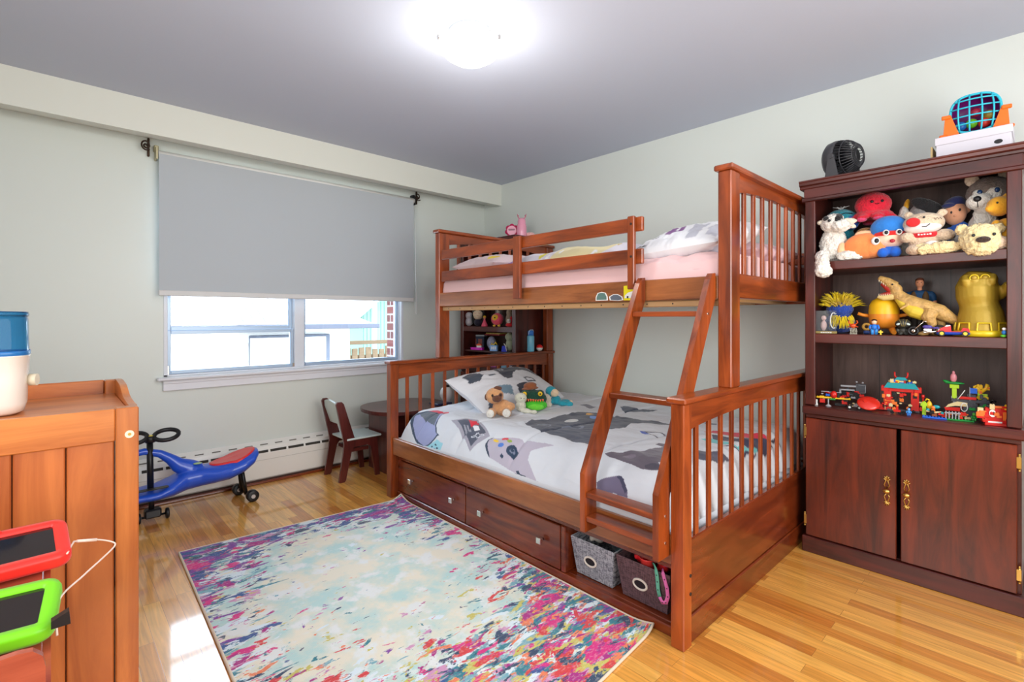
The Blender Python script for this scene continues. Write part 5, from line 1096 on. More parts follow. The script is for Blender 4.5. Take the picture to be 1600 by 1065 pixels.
# --- doll in a blue shirt
o = toy('soft_doll', 'doll in a blue shirt and dark blue cap at the back of the top shelf', 'doll', 3.0, 1494, S1, -80, sc=(1.15, 1.1, 1.66))
soft(E_(((.012, 0, .048), (.040, .028, .048)), ((-.034, -.005, .050), (.018, .018, .034), (0, .5, 0)), ((.058, -.005, .058), (.020, .018, .032), (0, -.4, 0))), 'shirt', fur('shirt_blue', (36, 98, 196), bump=.3), o, vox=.004, it=3)
soft(E_(((-.004, -.004, .118), (.036, .032, .034)), ((.036, 0, .126), (.009, .006, .010))), 'head', fur('doll_skin', (232, 168, 130), bump=.1), o, vox=.004, it=3); MB().ell((-.046, -.01, .020), (.014, .012, .018)).build('hand', fur('doll_skin', (232, 168, 130)), o, world=False)
soft(E_(((-.006, .004, .142), (.036, .033, .022), (0, -.25, 0)), ((-.024, -.02, .138), (.022, .022, .007))), 'cap', fur('navy_cap', (36, 44, 96), bump=.2), o, vox=.003, it=2)
eyes(o, [(-.016, -.032, .118), (.008, -.034, .123)], .004); MB().ell((-.006, -.036, .108), (.004, .003, .003)).build('nose', fur('doll_skin', (232, 168, 130)), o, world=False)
# --- small panda
o = toy('plush_panda', 'tiny black and white plush panda beside the cream shaggy dog', 'plush toy', 2.93, 1494, S1+0, -80, sc=(1.05, 1, 1.5))
soft(E_(((0, 0, .022), (.030, .024, .022)), ((.002, -.008, .052), (.022, .020, .019))), 'body', fur('grey_panda', (200, 196, 192)), o, vox=.003, it=3, furry=.003, fs=.01)
soft(E_(((-.015, -.006, .068), (.007, .005, .007)), ((.018, -.006, .068), (.007, .005, .007)), ((-.008, -.026, .055), (.005, .004, .006)), ((.010, -.026, .055), (.005, .004, .006))), 'black_markings', fur('black_plush', (30, 28, 30)), o, vox=.002, it=1)
# --- husky
o = toy('plush_husky', 'grey and white plush husky with blue eyes at the right of the top shelf', 'plush toy', 2.98, 1543, S1, -76, sc=(1.12, 1.1, 1.38))
soft(E_(((-.010, 0, .065), (.052, .045, .075)), ((-.012, -.025, .11), (.036, .03, .05))), 'body', WHITE_F, o, vox=.005, it=3, furry=.006)
soft(E_(((.008, 0, .190), (.072, .055, .052)), ((.030, .0, .165), (.055, .05, .045))), 'head', fur('husky_grey', (122, 110, 102), var=.3), o, vox=.005, it=3, furry=.008, fs=.008)
soft(E_(((-.030, -.046, .160), (.042, .030, .026)), ((-.036, -.040, .186), (.016, .016, .014)), ((.010, -.046, .184), (.024, .014, .020)), ((-.010, -.040, .140), (.036, .026, .024))), 'muzzle', WHITE_F, o, vox=.004, it=3, furry=.003)
MB().ell((-.042, -.074, .166), (.012, .008, .009)).build('nose', M['black'], o, world=False); eyes(o, [(-.032, -.056, .188), (.016, -.060, .190)], .008, m=plas('eye_blue', (36, 66, 110), .1))
MB().tube([(-.042, -.074, .158), (-.040, -.072, .140)], .0014, 5).build('mouth', M['black'], o, world=False)
for x, zz in ((-.045, .236), (.052, .246)): soft(E_(((x, 0, zz), (.024, .010, .020), (0, .3 if x < 0 else -.3, 0)),), 'ear', fur('ear_cream', (216, 200, 180)), o, vox=.003, it=2)
# --- plain golden bear, right edge
o = toy('plush_bear', 'golden yellow plush bear tucked against the right side of the top shelf', 'plush toy', 2.875, 1566, S1, -66, sc=(1.15, 1.1, 1.22))
GOLD = fur('golden_plush', (244, 176, 44), bump=.4)
soft(E_(((.010, 0, .055), (.040, .034, .055)), ((-.010, -.004, .150), (.036, .034, .034)), ((-.036, -.016, .142), (.018, .014, .014)), ((.012, 0, .182), (.012, .009, .012)), ((-.020, -.022, .030), (.018, .020, .018)), ((-.022, -.015, .082), (.016, .018, .022))), 'body', GOLD, o, vox=.004, it=5); eyes(o, [(-.026, -.034, .158)], .0035)
o = toy('soft_toy', 'cream soft toy with paws resting in front of the golden bear', 'plush toy', 2.82, 1562, S1, -80)
soft(E_(((0, 0, .028), (.036, .024, .028)), ((-.016, -.010, .055), (.014, .014, .026), (0, .3, 0))), 'body', fur('peach_cream_plush', (244, 214, 184)), o, vox=.004, it=4, furry=.002)
# --- cream shaggy dog lying over the edge
o = toy('plush_dog', 'cream shaggy plush dog lying with its head over the top shelf edge', 'plush toy', 2.815, 1530, S1, -76, sc=(1.15, 1.1, 1.28))
soft(E_(((0, -.012, .036), (.056, .040, .050)), ((0, -.028, .018), (.050, .034, .036)), ((-.048, 0, .072), (.018, .012, .018)), ((.050, .0, .070), (.018, .012, .018)), ((-.10, .012, .020), (.060, .024, .020)), ((-.155, .012, .018), (.03, .024, .018))), 'body', fur('shaggy_cream', (238, 216, 162)), o, vox=.0045, it=2, furry=.018, fs=.010)
MB().ell((.0, -.062, .030), (.020, .010, .010)).build('nose', fur('brown_nose', (60, 42, 34)), o, world=False); eyes(o, [(-.024, -.054, .046), (.030, -.052, .046)], .005)
# ------------------------------------------------------------ second shelf
M['clear'] = mat('clear_display_plastic', S(235, 240, 244), rough=.05, trans=.95, ior=1.15)
o = toy('display_box', 'clear plastic display case with a pale figurine at the left of the middle shelf', 'display case', 2.86, 1290, S2, -76)
MB().box(-.045, .045, -.03, .03, .012, .115, .002).build('case', M['clear'], o, world=False); MB().box(-.048, .048, -.033, .033, 0, .012, .002).build('base', mat('gold_base', S(150, 130, 70), rough=.4), o, world=False)
q = MB()
for k, x in enumerate((-.020, -.012, -.004, .004, .012, .020)): q.box(x, x+.005, -.0342, -.033, .003, .009, 0)
q.build('base_lettering', M['white'], o, world=False)
soft(E_(((-.008, 0, .04), (.014, .010, .026)), ((-.008, 0, .078), (.012, .010, .013))), 'figurine', plas('pale_figure', (228, 190, 184)), o, vox=.002, it=3)
MB().tube([(.034+.014*math.cos(a)-.01*0, -.005, .065+.038*math.sin(a)) for a in [R(60+i*12) for i in range(21)]], .003, 6).build('white_curl', M['white'], o, world=False)
o = toy('fuzzy_toy', 'round fuzzy toy with wild yellow hair over a blue body on the middle shelf', 'toy', 2.96, 1312, S2, -78, sc=1.15)
soft(E_(((0, 0, .045), (.060, .05, .045)), ((0, -.005, .105), (.052, .045, .036))), 'body', fur('blue_fuzz', (30, 66, 160)), o, vox=.004, it=3, furry=.004)
q = MB(); rnd = random.Random(8)
for k in range(260):
    a = rnd.uniform(0, 2*PI); b_ = rnd.uniform(.15, 1.4); d = Vector((math.cos(a)*math.cos(b_), math.sin(a)*math.cos(b_), math.sin(b_))); p0 = Vector((d.x*.05, d.y*.045-.003, .112+d.z*.03)); L_ = rnd.uniform(.03, .052)
    q.tube([p0, p0+d*L_*.6+Vector((0, 0, .004)), p0+d*L_+Vector((rnd.uniform(-.006, .006), 0, -.004))], [.0026, .0018, .0004], 4, caps=False)
q.build('hair', fur('hair_yellow', (236, 206, 22), bump=.2), o, world=False); q = MB()
for k in range(90):
    a = rnd.uniform(-1, 1); p0 = Vector((.010+a*.034, -.045, .060+rnd.uniform(-.012, .02))); q.tube([p0, p0+Vector((a*.008, -.012, -.012)), p0+Vector((a*.012, -.014, -.030))], [.0028, .002, .0005], 4, caps=False)
q.build('beard', fur('hair_yellow', (236, 206, 22), bump=.2), o, world=False)
def figurine(name, label, x, u, zf, cols, h=.06, rz=-80, hair=None, cat='figurine', hood=False, y=None, grp=None):
    o = toy(name, label, cat, x, u, zf, rz, y=y, group=grp); k = h/.06
    q = MB(); 
    for s_ in (-1, 1): q.tube([(s_*.006*k, 0, .001), (s_*.006*k, 0, .022*k)], [.0052*k, .0058*k], 8)
    q.build('legs', plas('fig_%d_%d_%d' % cols[1], cols[1]), o, world=False)
    q = MB().tube([(0, 0, .020*k), (0, 0, .030*k), (0, 0, .039*k)], [.009*k, .010*k, .007*k], 10)
    for s_ in (-1, 1): q.tube([(s_*.010*k, 0, .037*k), (s_*.014*k, -.003*k, .028*k), (s_*.013*k, -.006*k, .021*k)], [.0038*k, .0034*k, .003*k], 7)
    q.build('torso', plas('fig_%d_%d_%d' % cols[0], cols[0]), o, world=False)
    MB().ell((0, 0, .048*k), (.0088*k, .0085*k, .0098*k), n=14, m=10).build('head', plas('fig_%d_%d_%d' % cols[2], cols[2]), o, world=False)
    if hair: MB().ell((0, .0015*k, .0525*k), (.0092*k, .0088*k, .0072*k), n=12, m=8).build('hair' if not hood else 'helmet', plas('fig_%d_%d_%d' % hair, hair), o, world=False)
    return o
o = toy('crab_figure', 'small orange crab-like figure standing on dark legs beside the fuzzy yellow toy', 'figurine', 2.84, 1333, S2, -78)
q = MB(); 
for s_ in (-1, 1): q.tube([(s_*.008, 0, .045), (s_*.018, -.002, .056), (s_*.014, -.003, .066)], .003, 6); q.tube([(s_*.008, 0, .038), (s_*.02, 0, .034)], .0025, 6)
q.ell((0, 0, .040), (.013, .010, .011)); q.build('body', plas('crab_orange', (214, 82, 36)), o, world=False)
q = MB(); rnd = random.Random(2)
for k in range(5): x = -.012+.006*k; q.tube([(x, 0, 0), (x+.003, -.003, .014), (x-.001, 0, .030)], .0016, 5)
q.box(-.014, .016, -.004, .004, 0, .003, .001); q.build('legs', plas('bone', (206, 200, 180)), o, world=False)
figurine('action_figure', 'tiny action figure with brown hair in a bright blue top on the middle shelf', 2.815, 1366, S2, ((40, 120, 220), (60, 150, 230), (240, 196, 160)), .074, hair=(70, 40, 26))
o = toy('toy_ring', 'small tan ring toy on a dark blue foot beside the blue action figure', 'toy', 2.86, 1354, S2, -78)
MB().tube([(.013*math.cos(a), 0, .036+.013*math.sin(a)) for a in [2*PI*i/24 for i in range(24)]], .006, 8, closed=True).build('ring', plas('ring_tan', (196, 150, 60)), o, world=False); MB().ell((0, 0, .010), (.014, .012, .010)).build('foot', plas('navy_foot', (44, 70, 130)), o, world=False)
MB_ = toy('toy_cross', 'tiny yellow cross-shaped toy at the shelf edge', 'toy', 2.80, 1376, S2, -78); MB().box(-.003, .003, -.003, .003, 0, .022, .001).box(-.009, .009, -.0035, .0035, .010, .016, .001).build('body', plas('cross_yellow', (240, 206, 60)), MB_, world=False)
# plain yellow capsule toy
o = toy('capsule_toy', 'plain yellow and orange rounded capsule toy with stubby feet on the middle shelf', 'toy', 2.93, 1381, S2, -82)
OR2 = plas('capsule_orange', (240, 146, 44), .35); YE2 = plas('capsule_yellow', (244, 190, 30), .35)
MB().lathe([(0, .026), (.030, .028), (.050, .038), (.058, .058), (.060, .078), (.060, .0965)], 36).build('lower_body', OR2, o, world=False)
MB().lathe([(.060, .0965), (.0605, .11), (.058, .138), (.046, .162), (.026, .175), (0, .179)], 36).build('upper_body', YE2, o, world=False)
for s_ in (-1, 1): MB().tube([(s_*.056, 0, .088), (s_*.082, -.004, .092), (s_*.102, -.008, .100)], [.009, .008, .008], 10).build('arm', OR2, o, world=False); MB().tube([(s_*.026, -.004, .036), (s_*.036, -.014, .014), (s_*.040, -.032, .010)], [.014, .013, .010], 10).build('foot', OR2, o, world=False)
# --- dinosaur
o = toy('toy_dinosaur', 'tan toy tyrannosaur with open red mouth and yellow belly', 'toy dinosaur', 2.885, 1446, S2, -86, sc=1.12)
DT = mat('dino_tan', S(196, 156, 92), rough=.5, var=.25, vscale=60, bump=.5, bscale=120)
def chain(L, n=14):
    q = MB()
    for (p, r) in L: pass
    q.tube([p for p, r in L], [r for p, r in L], n); return q
q = MB(); q.tube([(.165, .03, .022), (.125, .025, .036), (.085, .015, .062), (.045, .005, .092), (.0, 0, .106), (-.040, 0, .122), (-.075, 0, .150), (-.092, 0, .172), (-.105, 0, .185)], [.003, .010, .018, .030, .036, .036, .026, .020, .016], 16)
q.tube([(.020, -.024, .095), (.010, -.038, .070), (.024, -.036, .044), (.014, -.036, .022), (-.004, -.040, .008)], [.028, .024, .014, .011, .009], 12)
q.tube([(.030, .026, .09), (.036, .034, .066), (.048, .030, .042), (.040, .030, .018), (.026, .03, .008)], [.024, .022, .013, .010, .009], 12)
q.ell((-.005, -.042, .008), (.020, .012, .008)); q.ell((.025, .03, .008), (.020, .012, .008))
q.ell((-.096, 0, .190), (.024, .022, .022), rot=(0, .5, 0)); q.tube([(-.098, 0, .200), (-.126, 0, .224), (-.152, 0, .240)], [.022, .017, .010], 12)
q.tube([(-.055, -.030, .122), (-.068, -.042, .112), (-.078, -.044, .104)], [.007, .005, .003], 8)
soft(q, 'body', DT, o, vox=.0032, it=2)
soft(MB().tube([(-.088, 0, .172), (-.108, 0, .158), (-.136, 0, .154), (-.156, 0, .160)], [.018, .015, .012, .007], 12), 'lower_jaw', mat('dino_jaw', S(220, 196, 130), rough=.4), o, vox=.0028, it=1)
MB().tube([(-.098, 0, .180), (-.116, 0, .190), (-.142, 0, .214)], [.016, .014, .007], 12).tube([(-.100, 0, .174), (-.122, 0, .170), (-.148, 0, .167)], [.012, .010, .005], 10).build('mouth', plas('mouth_red', (176, 50, 40), .3), o, world=False)
soft(MB().tube([(.0, -.018, .082), (-.035, -.016, .098), (-.068, -.010, .126), (-.086, -.006, .152)], [.026, .028, .020, .014], 12), 'belly', mat('dino_yellow', S(220, 190, 60), rough=.5), o, vox=.003, it=2); eyes(o, [(-.104, -.022, .208)], .0035)
q = MB()
for k in range(7): q.cyl((-.150+.007*k, -.010, .230-.0062*k), (-.149+.007*k, -.011, .219-.0062*k), .002, 5, r2=.0003); q.cyl((-.150+.007*k, -.009, .163), (-.150+.007*k, -.010, .172), .0018, 5, r2=.0003)
q.build('teeth', plas('ivory', (240, 230, 200)), o, world=False)
# --- man figure
o = toy('action_figure', 'action figure with brown hair in a blue shirt and brown vest behind the dinosaur', 'action figure', 3.05, 1437, S2, -84, sc=1.08)
soft(MB().tube([(-.018, 0, .0), (-.018, 0, .06), (-.014, 0, .115)], [.012, .014, .018], 10).tube([(.018, 0, .0), (.018, 0, .06), (.014, 0, .115)], [.012, .014, .018], 10), 'legs', plas('dark_trousers', (52, 44, 40), .7), o, vox=.003, it=2)
soft(E_(((0, 0, .150), (.034, .020, .045)), ((0, 0, .178), (.042, .020, .018)), ((-.044, 0, .165), (.013, .013, .026), (0, .25, 0)), ((.044, 0, .165), (.013, .013, .026), (0, -.25, 0))), 'shirt', plas('navy_shirt', (30, 74, 116), .7), o, vox=.003, it=2)
soft(MB().tube([(-.050, 0, .148), (-.052, -.006, .112)], [.009, .007], 8).tube([(.050, 0, .148), (.053, -.006, .112)], [.009, .007], 8).ell((0, -.002, .226), (.0155, .016, .020)).cyl((0, 0, .19), (0, 0, .215), .009), 'skin', plas('figure_skin', (222, 150, 112), .6), o, vox=.0025, it=2)
soft(E_(((-.020, -.012, .155), (.013, .014, .036)), ((.020, -.012, .155), (.013, .014, .036)), ((0, .008, .155), (.032, .015, .036))), 'vest', plas('brown_vest', (96, 70, 40), .8), o, vox=.003, it=1)
soft(E_(((0, .004, .238), (.0165, .0155, .013)), ((0, -.010, .244), (.012, .007, .006))), 'hair', plas('brown_hair', (92, 44, 24), .8), o, vox=.002, it=1)
eyes(o, [(-.006, -.0165, .228), (.006, -.0165, .228)], .0018); MB().ell((0, -.018, .222), (.0022, .003, .003)).build('nose', plas('figure_skin', (222, 150, 112)), o, world=False)
# --- dark helmeted figure
o = toy('vinyl_figure', 'small dark vinyl figure with a big rounded patterned head beside the motorcycle', 'figurine', 2.83, 1411, S2, -80)
DK = plas('charcoal_vinyl', (52, 52, 46), .4)
soft(E_(((0, 0, .052), (.030, .026, .022)),), 'head', DK, o, vox=.003, it=2); q = MB()
for s_ in (-1, 1): q.ell((s_*.018, -.022, .050), (.008, .004, .005), rot=(0, s_*.5, 0), n=10, m=8)
q.build('visor', plas('pale_visor', (190, 206, 204)), o, world=False); q = MB()
for x in (-.010, 0, .010): q.tube([(x*.4, -.0262, .040), (x, -.024, .060), (x*1.4, -.012, .072)], .0011, 5)
q.build('head_lines', plas('dull_gold', (150, 136, 84)), o, world=False)
soft(E_(((0, 0, .020), (.016, .012, .016)), ((-.010, -.004, .006), (.009, .010, .007)), ((.012, -.004, .006), (.009, .010, .007)), ((-.020, -.004, .022), (.006, .006, .010)), ((.020, -.004, .022), (.006, .006, .010))), 'body', DK, o, vox=.002, it=2)
# --- motorcycle
o = toy('toy_motorcycle', 'silver and black toy chopper motorcycle in front of the dinosaur', 'toy motorcycle', 2.815, 1449, S2, -84, sc=1.15)
for x, r in ((-.042, .014), (.036, .017)): MB().tube([(x+r*math.cos(a), 0, r+.004+r*math.sin(a)) for a in [2*PI*i/24 for i in range(24)]], .004, 8, closed=True).build('wheel', M['black'], o, world=False)
q = MB()
for s_ in (-1, 1): q.tube([(-.044, s_*.005, .016), (-.020, s_*.005, .044), (-.012, s_*.006, .052)], .0018, 6); q.tube([(-.014, s_*.004, .052), (-.012, s_*.016, .056), (-.002, s_*.018, .054)], .0016, 6); q.tube([(.036, s_*.006, .018), (.002, s_*.008, .014), (-.012, s_*.008, .020)], .003, 6)
q.ell((-.042, 0, .018), (.007, .003, .007)); q.ell((.036, 0, .021), (.008, .003, .008)); q.box(-.012, .014, -.007, .007, .010, .028, .002); q.build('chrome_frame', M['chrome'], o, world=False)
MB().ell((.0, 0, .034), (.015, .006, .007)).ell((.024, 0, .030), (.012, .006, .004)).build('tank', plas('violet_tank', (84, 70, 150), .2), o, world=False)
# --- red and blue kart
o = toy('toy_kart', 'red and blue toy racing kart with yellow wheel hubs on the middle shelf', 'toy car', 2.825, 1489, S2, -84, sc=(1.2, 1.15, 1.3))
MB().box(-.045, .045, -.022, .022, .005, .014, .004).build('chassis', plas('kart_blue', (24, 66, 170), .25), o, world=False)
MB().prism([(-.042, .014), (-.036, .024), (-.016, .036), (-.006, .036), (-.004, .016), (.020, .016), (.026, .028), (.042, .026), (.044, .014)], 'xz', -.015, .015).build('body', plas('kart_red', (220, 34, 40), .25), o, world=False)
q = MB(); q.prism([(-.022, .031), (-.018, .0365), (-.007, .0368), (-.007, .034)], 'xz', -.0152, .0152); q.build('white_stripe', M['white'], o, world=False)
for x in (-.030, .032):
    for s_ in (-1, 1): w_ = MB().cyl((x, s_*.018, .0095), (x, s_*.027, .0095), .009, 18).build('wheel', M['black'], o, world=False); MB().cyl((x, s_*.0268, .0095), (x, s_*.0285, .0095), .0055, 14).build('hub', plas('hub_yellow', (226, 200, 60)), w_, world=False)
# --- gold gauntlet standing on its cuff
o = toy('toy_glove', 'large plain gold toy glove standing on its wide cuff on the middle shelf', 'toy glove', 2.905, 1533, S2, -80)
GD = mat('gold_plastic', S(176, 146, 48), rough=.45, metal=.2, bump=.1, bscale=60)
q = MB(); q.tube([(0, 0, .02), (0, 0, .05), (-.002, 0, .10), (-.006, 0, .128), (-.008, 0, .14), (-.012, 0, .17), (-.014, 0, .21), (-.008, 0, .25), (-.006, -.004, .275)], [.084, .080, .072, .064, .064, .070, .070, .058, .036], 24)
for k, x in enumerate((-.046, -.020, .008, .034)): q.tube([(x, -.02, .225+.008*k-.004*k*k*.3), (x-.006, -.042, .250), (x-.008, -.052, .236), (x-.006, -.050, .216)], [.018, .017, .016, .012], 12)
q.tube([(.052, .01, .17), (.076, -.014, .200), (.078, -.034, .222)], [.022, .019, .014], 12)
soft(q, 'glove', GD, o, vox=.0045, it=3)
MB().lathe([(.088, .0), (.094, .004), (.094, .020), (.088, .026), (.086, .026), (.086, 0)], 36).build('cuff_rim', plas('gold_trim', (222, 190, 30), .3, metal=.1), o, world=False)
q = MB()
for k in range(8):
    a = 2*PI*k/8-PI/2; c = Vector((math.cos(a), math.sin(a), 0)); t_ = Vector((-c.y, c.x, 0)); p = c*.0865
    for u_ in (-.022, .022): q.bar(p+t_*u_+Vector((0, 0, .024)), c*.083+t_*u_*.9+Vector((0, 0, .058)), .006, .006)
    q.bar(c*.083+t_*-.022+Vector((0, 0, .057)), c*.083+t_*.022+Vector((0, 0, .057)), .006, .006)
q.build('cuff_panels', plas('gold_trim', (222, 190, 30)), o, world=False)
for (x, y, z) in ((-.028, -.060, .246), (.006, -.058, .246)):
    s_ = MB().ell((x, y, z), (.011, .008, .011)).build('stud', GD, o, world=False); d = Vector((x, y, 0)).normalized(); MB().tube([(x+.0135*math.cos(a), y+.001, z+.0135*math.sin(a)) for a in [2*PI*i/20 for i in range(20)]], .003, 6, closed=True).build('setting', plas('gold_trim', (222, 190, 30)), s_, world=False)
o = toy('toy_frog', 'tiny blue, white and green toy at the far right of the middle shelf', 'toy', 2.80, 1568, S2, -80)
MB().ell((0, 0, .006), (.010, .008, .006)).build('base', plas('leaf_green', (90, 180, 50)), o, world=False); MB().ell((.002, 0, .020), (.008, .007, .009)).build('body', plas('pool_blue', (40, 120, 200)), o, world=False); MB().ell((.002, 0, .034), (.007, .006, .006)).build('head', M['white'], o, world=False)
# ------------------------------------------------------------ brick-built toys on the ledge
def brick(q, x0, x1, y0, y1, z0, z1, studs=True):
    q.box(x0, x1, y0, y1, z0, z1, .0006)
    if studs:
        nx_ = max(1, round((x1-x0)/.008)); ny_ = max(1, round((y1-y0)/.008))
        for i in range(min(nx_, 16)):
            for j in range(min(ny_, 6)):
                cx, cy = x0+(i+.5)*(x1-x0)/nx_, y0+(j+.5)*(y1-y0)/ny_; q.cyl((cx, cy, z1), (cx, cy, z1+.0018), .0024, 8)
    return q
RD, YL, BL, GN, LM, TQ, GY, DGY, OR, TN, BK, WH, PKK = [plas('brick_'+n_, c_, .25) for n_, c_ in (('red', (206, 36, 30)), ('yellow', (238, 190, 40)), ('blue', (40, 100, 210)), ('green', (30, 140, 60)), ('lime', (170, 210, 50)), ('turquoise', (20, 150, 160)), ('grey', (160, 160, 164)), ('dark_grey', (70, 72, 78)), ('orange', (236, 120, 50)), ('tan', (220, 200, 150)), ('black', (26, 26, 28)), ('white', (234, 234, 230)), ('pink', (206, 130, 140)))]
def part(q, name, m, o): return q.build(name, m, o, world=False)
o = toy('brick_helicopter', 'brick-built yellow and red seaplane on floats at the left end of the ledge', 'brick toy', 2.86, 1302, S3, -76, sc=(1.15, 1, 1.3))
part(brick(MB(), -.062, .062, -.008, .008, .028, .033), 'wing', YL, o); part(MB().ell((.002, -.006, .044), (.013, .013, .014)).tube([(-.03, 0, .052), (-.01, -.004, .048), (.0, 0, .05)], .0025, 6), 'cockpit', RD, o); part(brick(MB(), -.014, .008, -.014, .008, .024, .029), 'nose_plate', GN, o)
part(brick(MB(), -.05, -.03, -.006, .006, .010, .024).box(.030, .050, -.006, .006, .010, .024, .001), 'float', RD, o); part(MB().cyl((-.018, -.02, .004), (-.018, -.018, .028), .0025).lathe([(0, 0), (.012, 0), (.010, .003), (.003, .008), (0, .008)], 16, (-.018, -.02, 0)), 'stand', GY, o)
part(MB().box(-.045, -.015, -.002, .002, .052, .055, .001).box(-.038, .030, .006, .009, .050, .053, .001), 'rotor', GY, o); part(brick(MB(), -.068, -.056, -.02, -.008, 0, .004).box(-.066, -.058, -.018, -.010, .004, .022, .001), 'tail_block', WH, o); part(MB().box(.005, .045, -.004, .012, .002, .012, .001), 'skid', BK, o)
o = toy('brick_truck', 'dark brick-built vehicle with grey arms at the back of the ledge, left', 'brick toy', 3.0, 1332, S3, -78, sc=1.25)
part(brick(MB(), -.04, .045, -.015, .015, .02, .05), 'body', BK, o); part(MB().box(-.04, .012, -.02, -.016, .070, .077, .001).box(-.045, .008, -.022, -.018, .055, .061, .001).box(-.045, -.038, -.022, -.018, .042, .061, .001), 'arm', GY, o); part(MB().box(.010, .045, -.018, -.014, .05, .085, .002), 'cab', DGY, o); part(MB().tube([(.018, -.019, .048), (.043, -.019, .05), (.043, -.019, .08), (.02, -.019, .08)], .0014, 5).ell((.014, -.018, .092), .004, n=8, m=6).ell((.034, -.018, .090), .004, n=8, m=6), 'window_frame', GY, o); part(MB().box(-.02, -.01, -.02, .0, .03, .05, .001), 'red_block', RD, o)
for x in (-.03, .03): part(MB().cyl((x, -.02, .010), (x, .02, .010), .010, 16), 'wheel', BK, o)
o = toy('brick_quad_bike', 'small black and white brick-built quad bike on the ledge', 'brick toy', 2.835, 1334, S3, -72)
for x in (-.018, .020): w_ = part(MB().cyl((x, -.014, .0095), (x, .014, .0095), .0092, 16), 'wheel', BK, o); part(MB().cyl((x, -.0150, .0095), (x, -.0138, .0095), .005, 12), 'hub', WH, w_)
part(MB().box(-.018, .022, -.008, .008, .012, .020, .001).box(-.005, .004, -.006, .006, .02, .03, .001), 'body', TN, o)
o = toy('fidget_disc', 'translucent red round popper toy standing tilted on the ledge', 'toy', 2.818, 1357, S3, -72, sc=(1.35, 1.2, 1.3))
M['redglass'] = mat('translucent_red', S(246, 60, 44), rough=.2, trans=.35, coat=.5); q = MB(); q.T = Matrix.Translation((0, 0, .028)) @ Matrix.Rotation(R(38), 4, 'X'); q.lathe([(0, -.008), (.020, -.007), (.032, -.002), (.034, .002), (.030, .006), (.016, .010), (0, .011)], 32); q.cyl((-.01, 0, .008), (-.01, 0, .014), .006); part(q, 'disc', M['redglass'], o)
o = toy('brick_cart', 'red brick-built cart with a tan crane arm beside the temple gate', 'brick toy', 2.90, 1374, S3, -78)
part(brick(MB(), -.03, .03, -.012, .012, .004, .010).box(-.012, -.002, -.012, .004, .010, .03, .001).box(.0, .012, -.012, .004, .010, .028, .001), 'body', RD, o); part(MB().box(-.010, -.006, -.015, -.012, .010, .050, .001).box(-.034, -.006, -.015, -.012, .046, .051, .001).box(.020, .023, -.014, -.011, .006, .034, .001), 'crane', TN, o)
o = toy('brick_temple_gate', 'red brick-built temple gate with a turquoise roof and red horns', 'brick toy', 2.93, 1408, S3, -82, sc=(1.2, 1, 1.48))
q = MB()
for s_ in (-1, 1): brick(q, min(s_*.030, s_*.054), max(s_*.030, s_*.054), -.012, .014, .0, .062); brick(q, min(s_*.040, s_*.062), max(s_*.040, s_*.062), -.012, .010, .062, .078)
brick(q, -.054, .054, -.006, .014, .062, .072); q.tube([(-.012, 0, .104), (-.020, 0, .112), (-.020, 0, .124)], .003, 6).tube([(.012, 0, .104), (.020, 0, .112), (.020, 0, .124)], .003, 6); q.box(-.014, -.009, -.004, .004, .088, .10, .001).box(.009, .014, -.004, .004, .088, .10, .001); part(q, 'gate', RD, o)
q = MB().prism([(-.054, .073), (.054, .073), (.042, .090), (-.042, .090)], 'xz', -.018, .016).prism([(-.020, .099), (.020, .099), (.013, .108), (-.013, .108)], 'xz', -.010, .010); part(q, 'roof', TQ, o)
part(MB().box(-.060, -.050, -.016, -.012, .040, .052, .001).box(-.052, -.020, -.018, -.013, .030, .036, .001).box(.040, .050, -.016, -.012, .052, .062, .001).box(-.030, -.012, -.016, -.012, .020, .034, .001), 'ornaments', OR, o); part(MB().box(-.056, .056, -.014, .014, .0, .006, .001), 'base', DGY, o)
part(MB().cyl((.066, -.010, .048), (.066, -.010, .058), .005).box(.064, .068, -.012, -.008, .030, .048, .001), 'lantern', RD, o)
YS = (238, 196, 70)
for k, (x_, du, z_, c_, lab) in enumerate(((2.925, 1396, S3+.107, (YS, (226, 150, 40), YS), 'yellow brick figure at the left on top of the temple gate roof'), (2.925, 1421, S3+.107, ((60, 110, 200), YS, YS), 'yellow and blue brick figure at the right on top of the temple gate roof'))): figurine('brick_figure', lab, x_, du, z_+.0105, c_, .034)
o = toy('brick_motorbike', 'tiny brick-built red motorbike in front of the temple gate', 'brick toy', 2.83, 1401, S3, -76)
for x in (-.016, .012, .024): part(MB().cyl((x, -.003, .008), (x, .003, .008), .0078, 16), 'wheel', BK, o)
part(MB().box(-.012, .014, -.004, .004, .010, .020, .001).box(-.003, .006, -.005, .005, .02, .034, .001), 'body', RD, o); part(MB().ell((.0015, 0, .039), (.006, .006, .006), n=10, m=8), 'rider_head', OR, o)
figurine('brick_figure', 'small light blue brick figure standing in front of the temple gate', 2.815, 1420, S3, ((70, 150, 226), (60, 130, 220), (120, 180, 230)), .036, hair=(100, 160, 220))
o = toy('brick_parrot_post', 'lime green brick post with yellow parrots beside the blue base plate', 'brick toy', 2.86, 1447, S3, -80, sc=1.4)
part(brick(MB(), -.010, .0, -.005, .005, 0, .046).box(-.014, .004, -.004, .004, .032, .042, .001), 'post', LM, o); part(MB().ell((.008, 0, .036), (.007, .006, .014)).tube([(-.002, 0, .05), (.002, 0, .056), (.009, 0, .052)], .0024, 6), 'parrot', YL, o)
o = toy('brick_water_scene', 'blue and green brick base plate with a fenced rider on the ledge', 'brick toy', 2.845, 1474, S3, -80, sc=(1.3, 1, 1.3))
part(brick(MB(), -.055, .008, -.020, .020, 0, .0045), 'blue_plate', BL, o); part(brick(MB(), .008, .075, -.020, .020, 0, .0045), 'green_plate', GN, o)
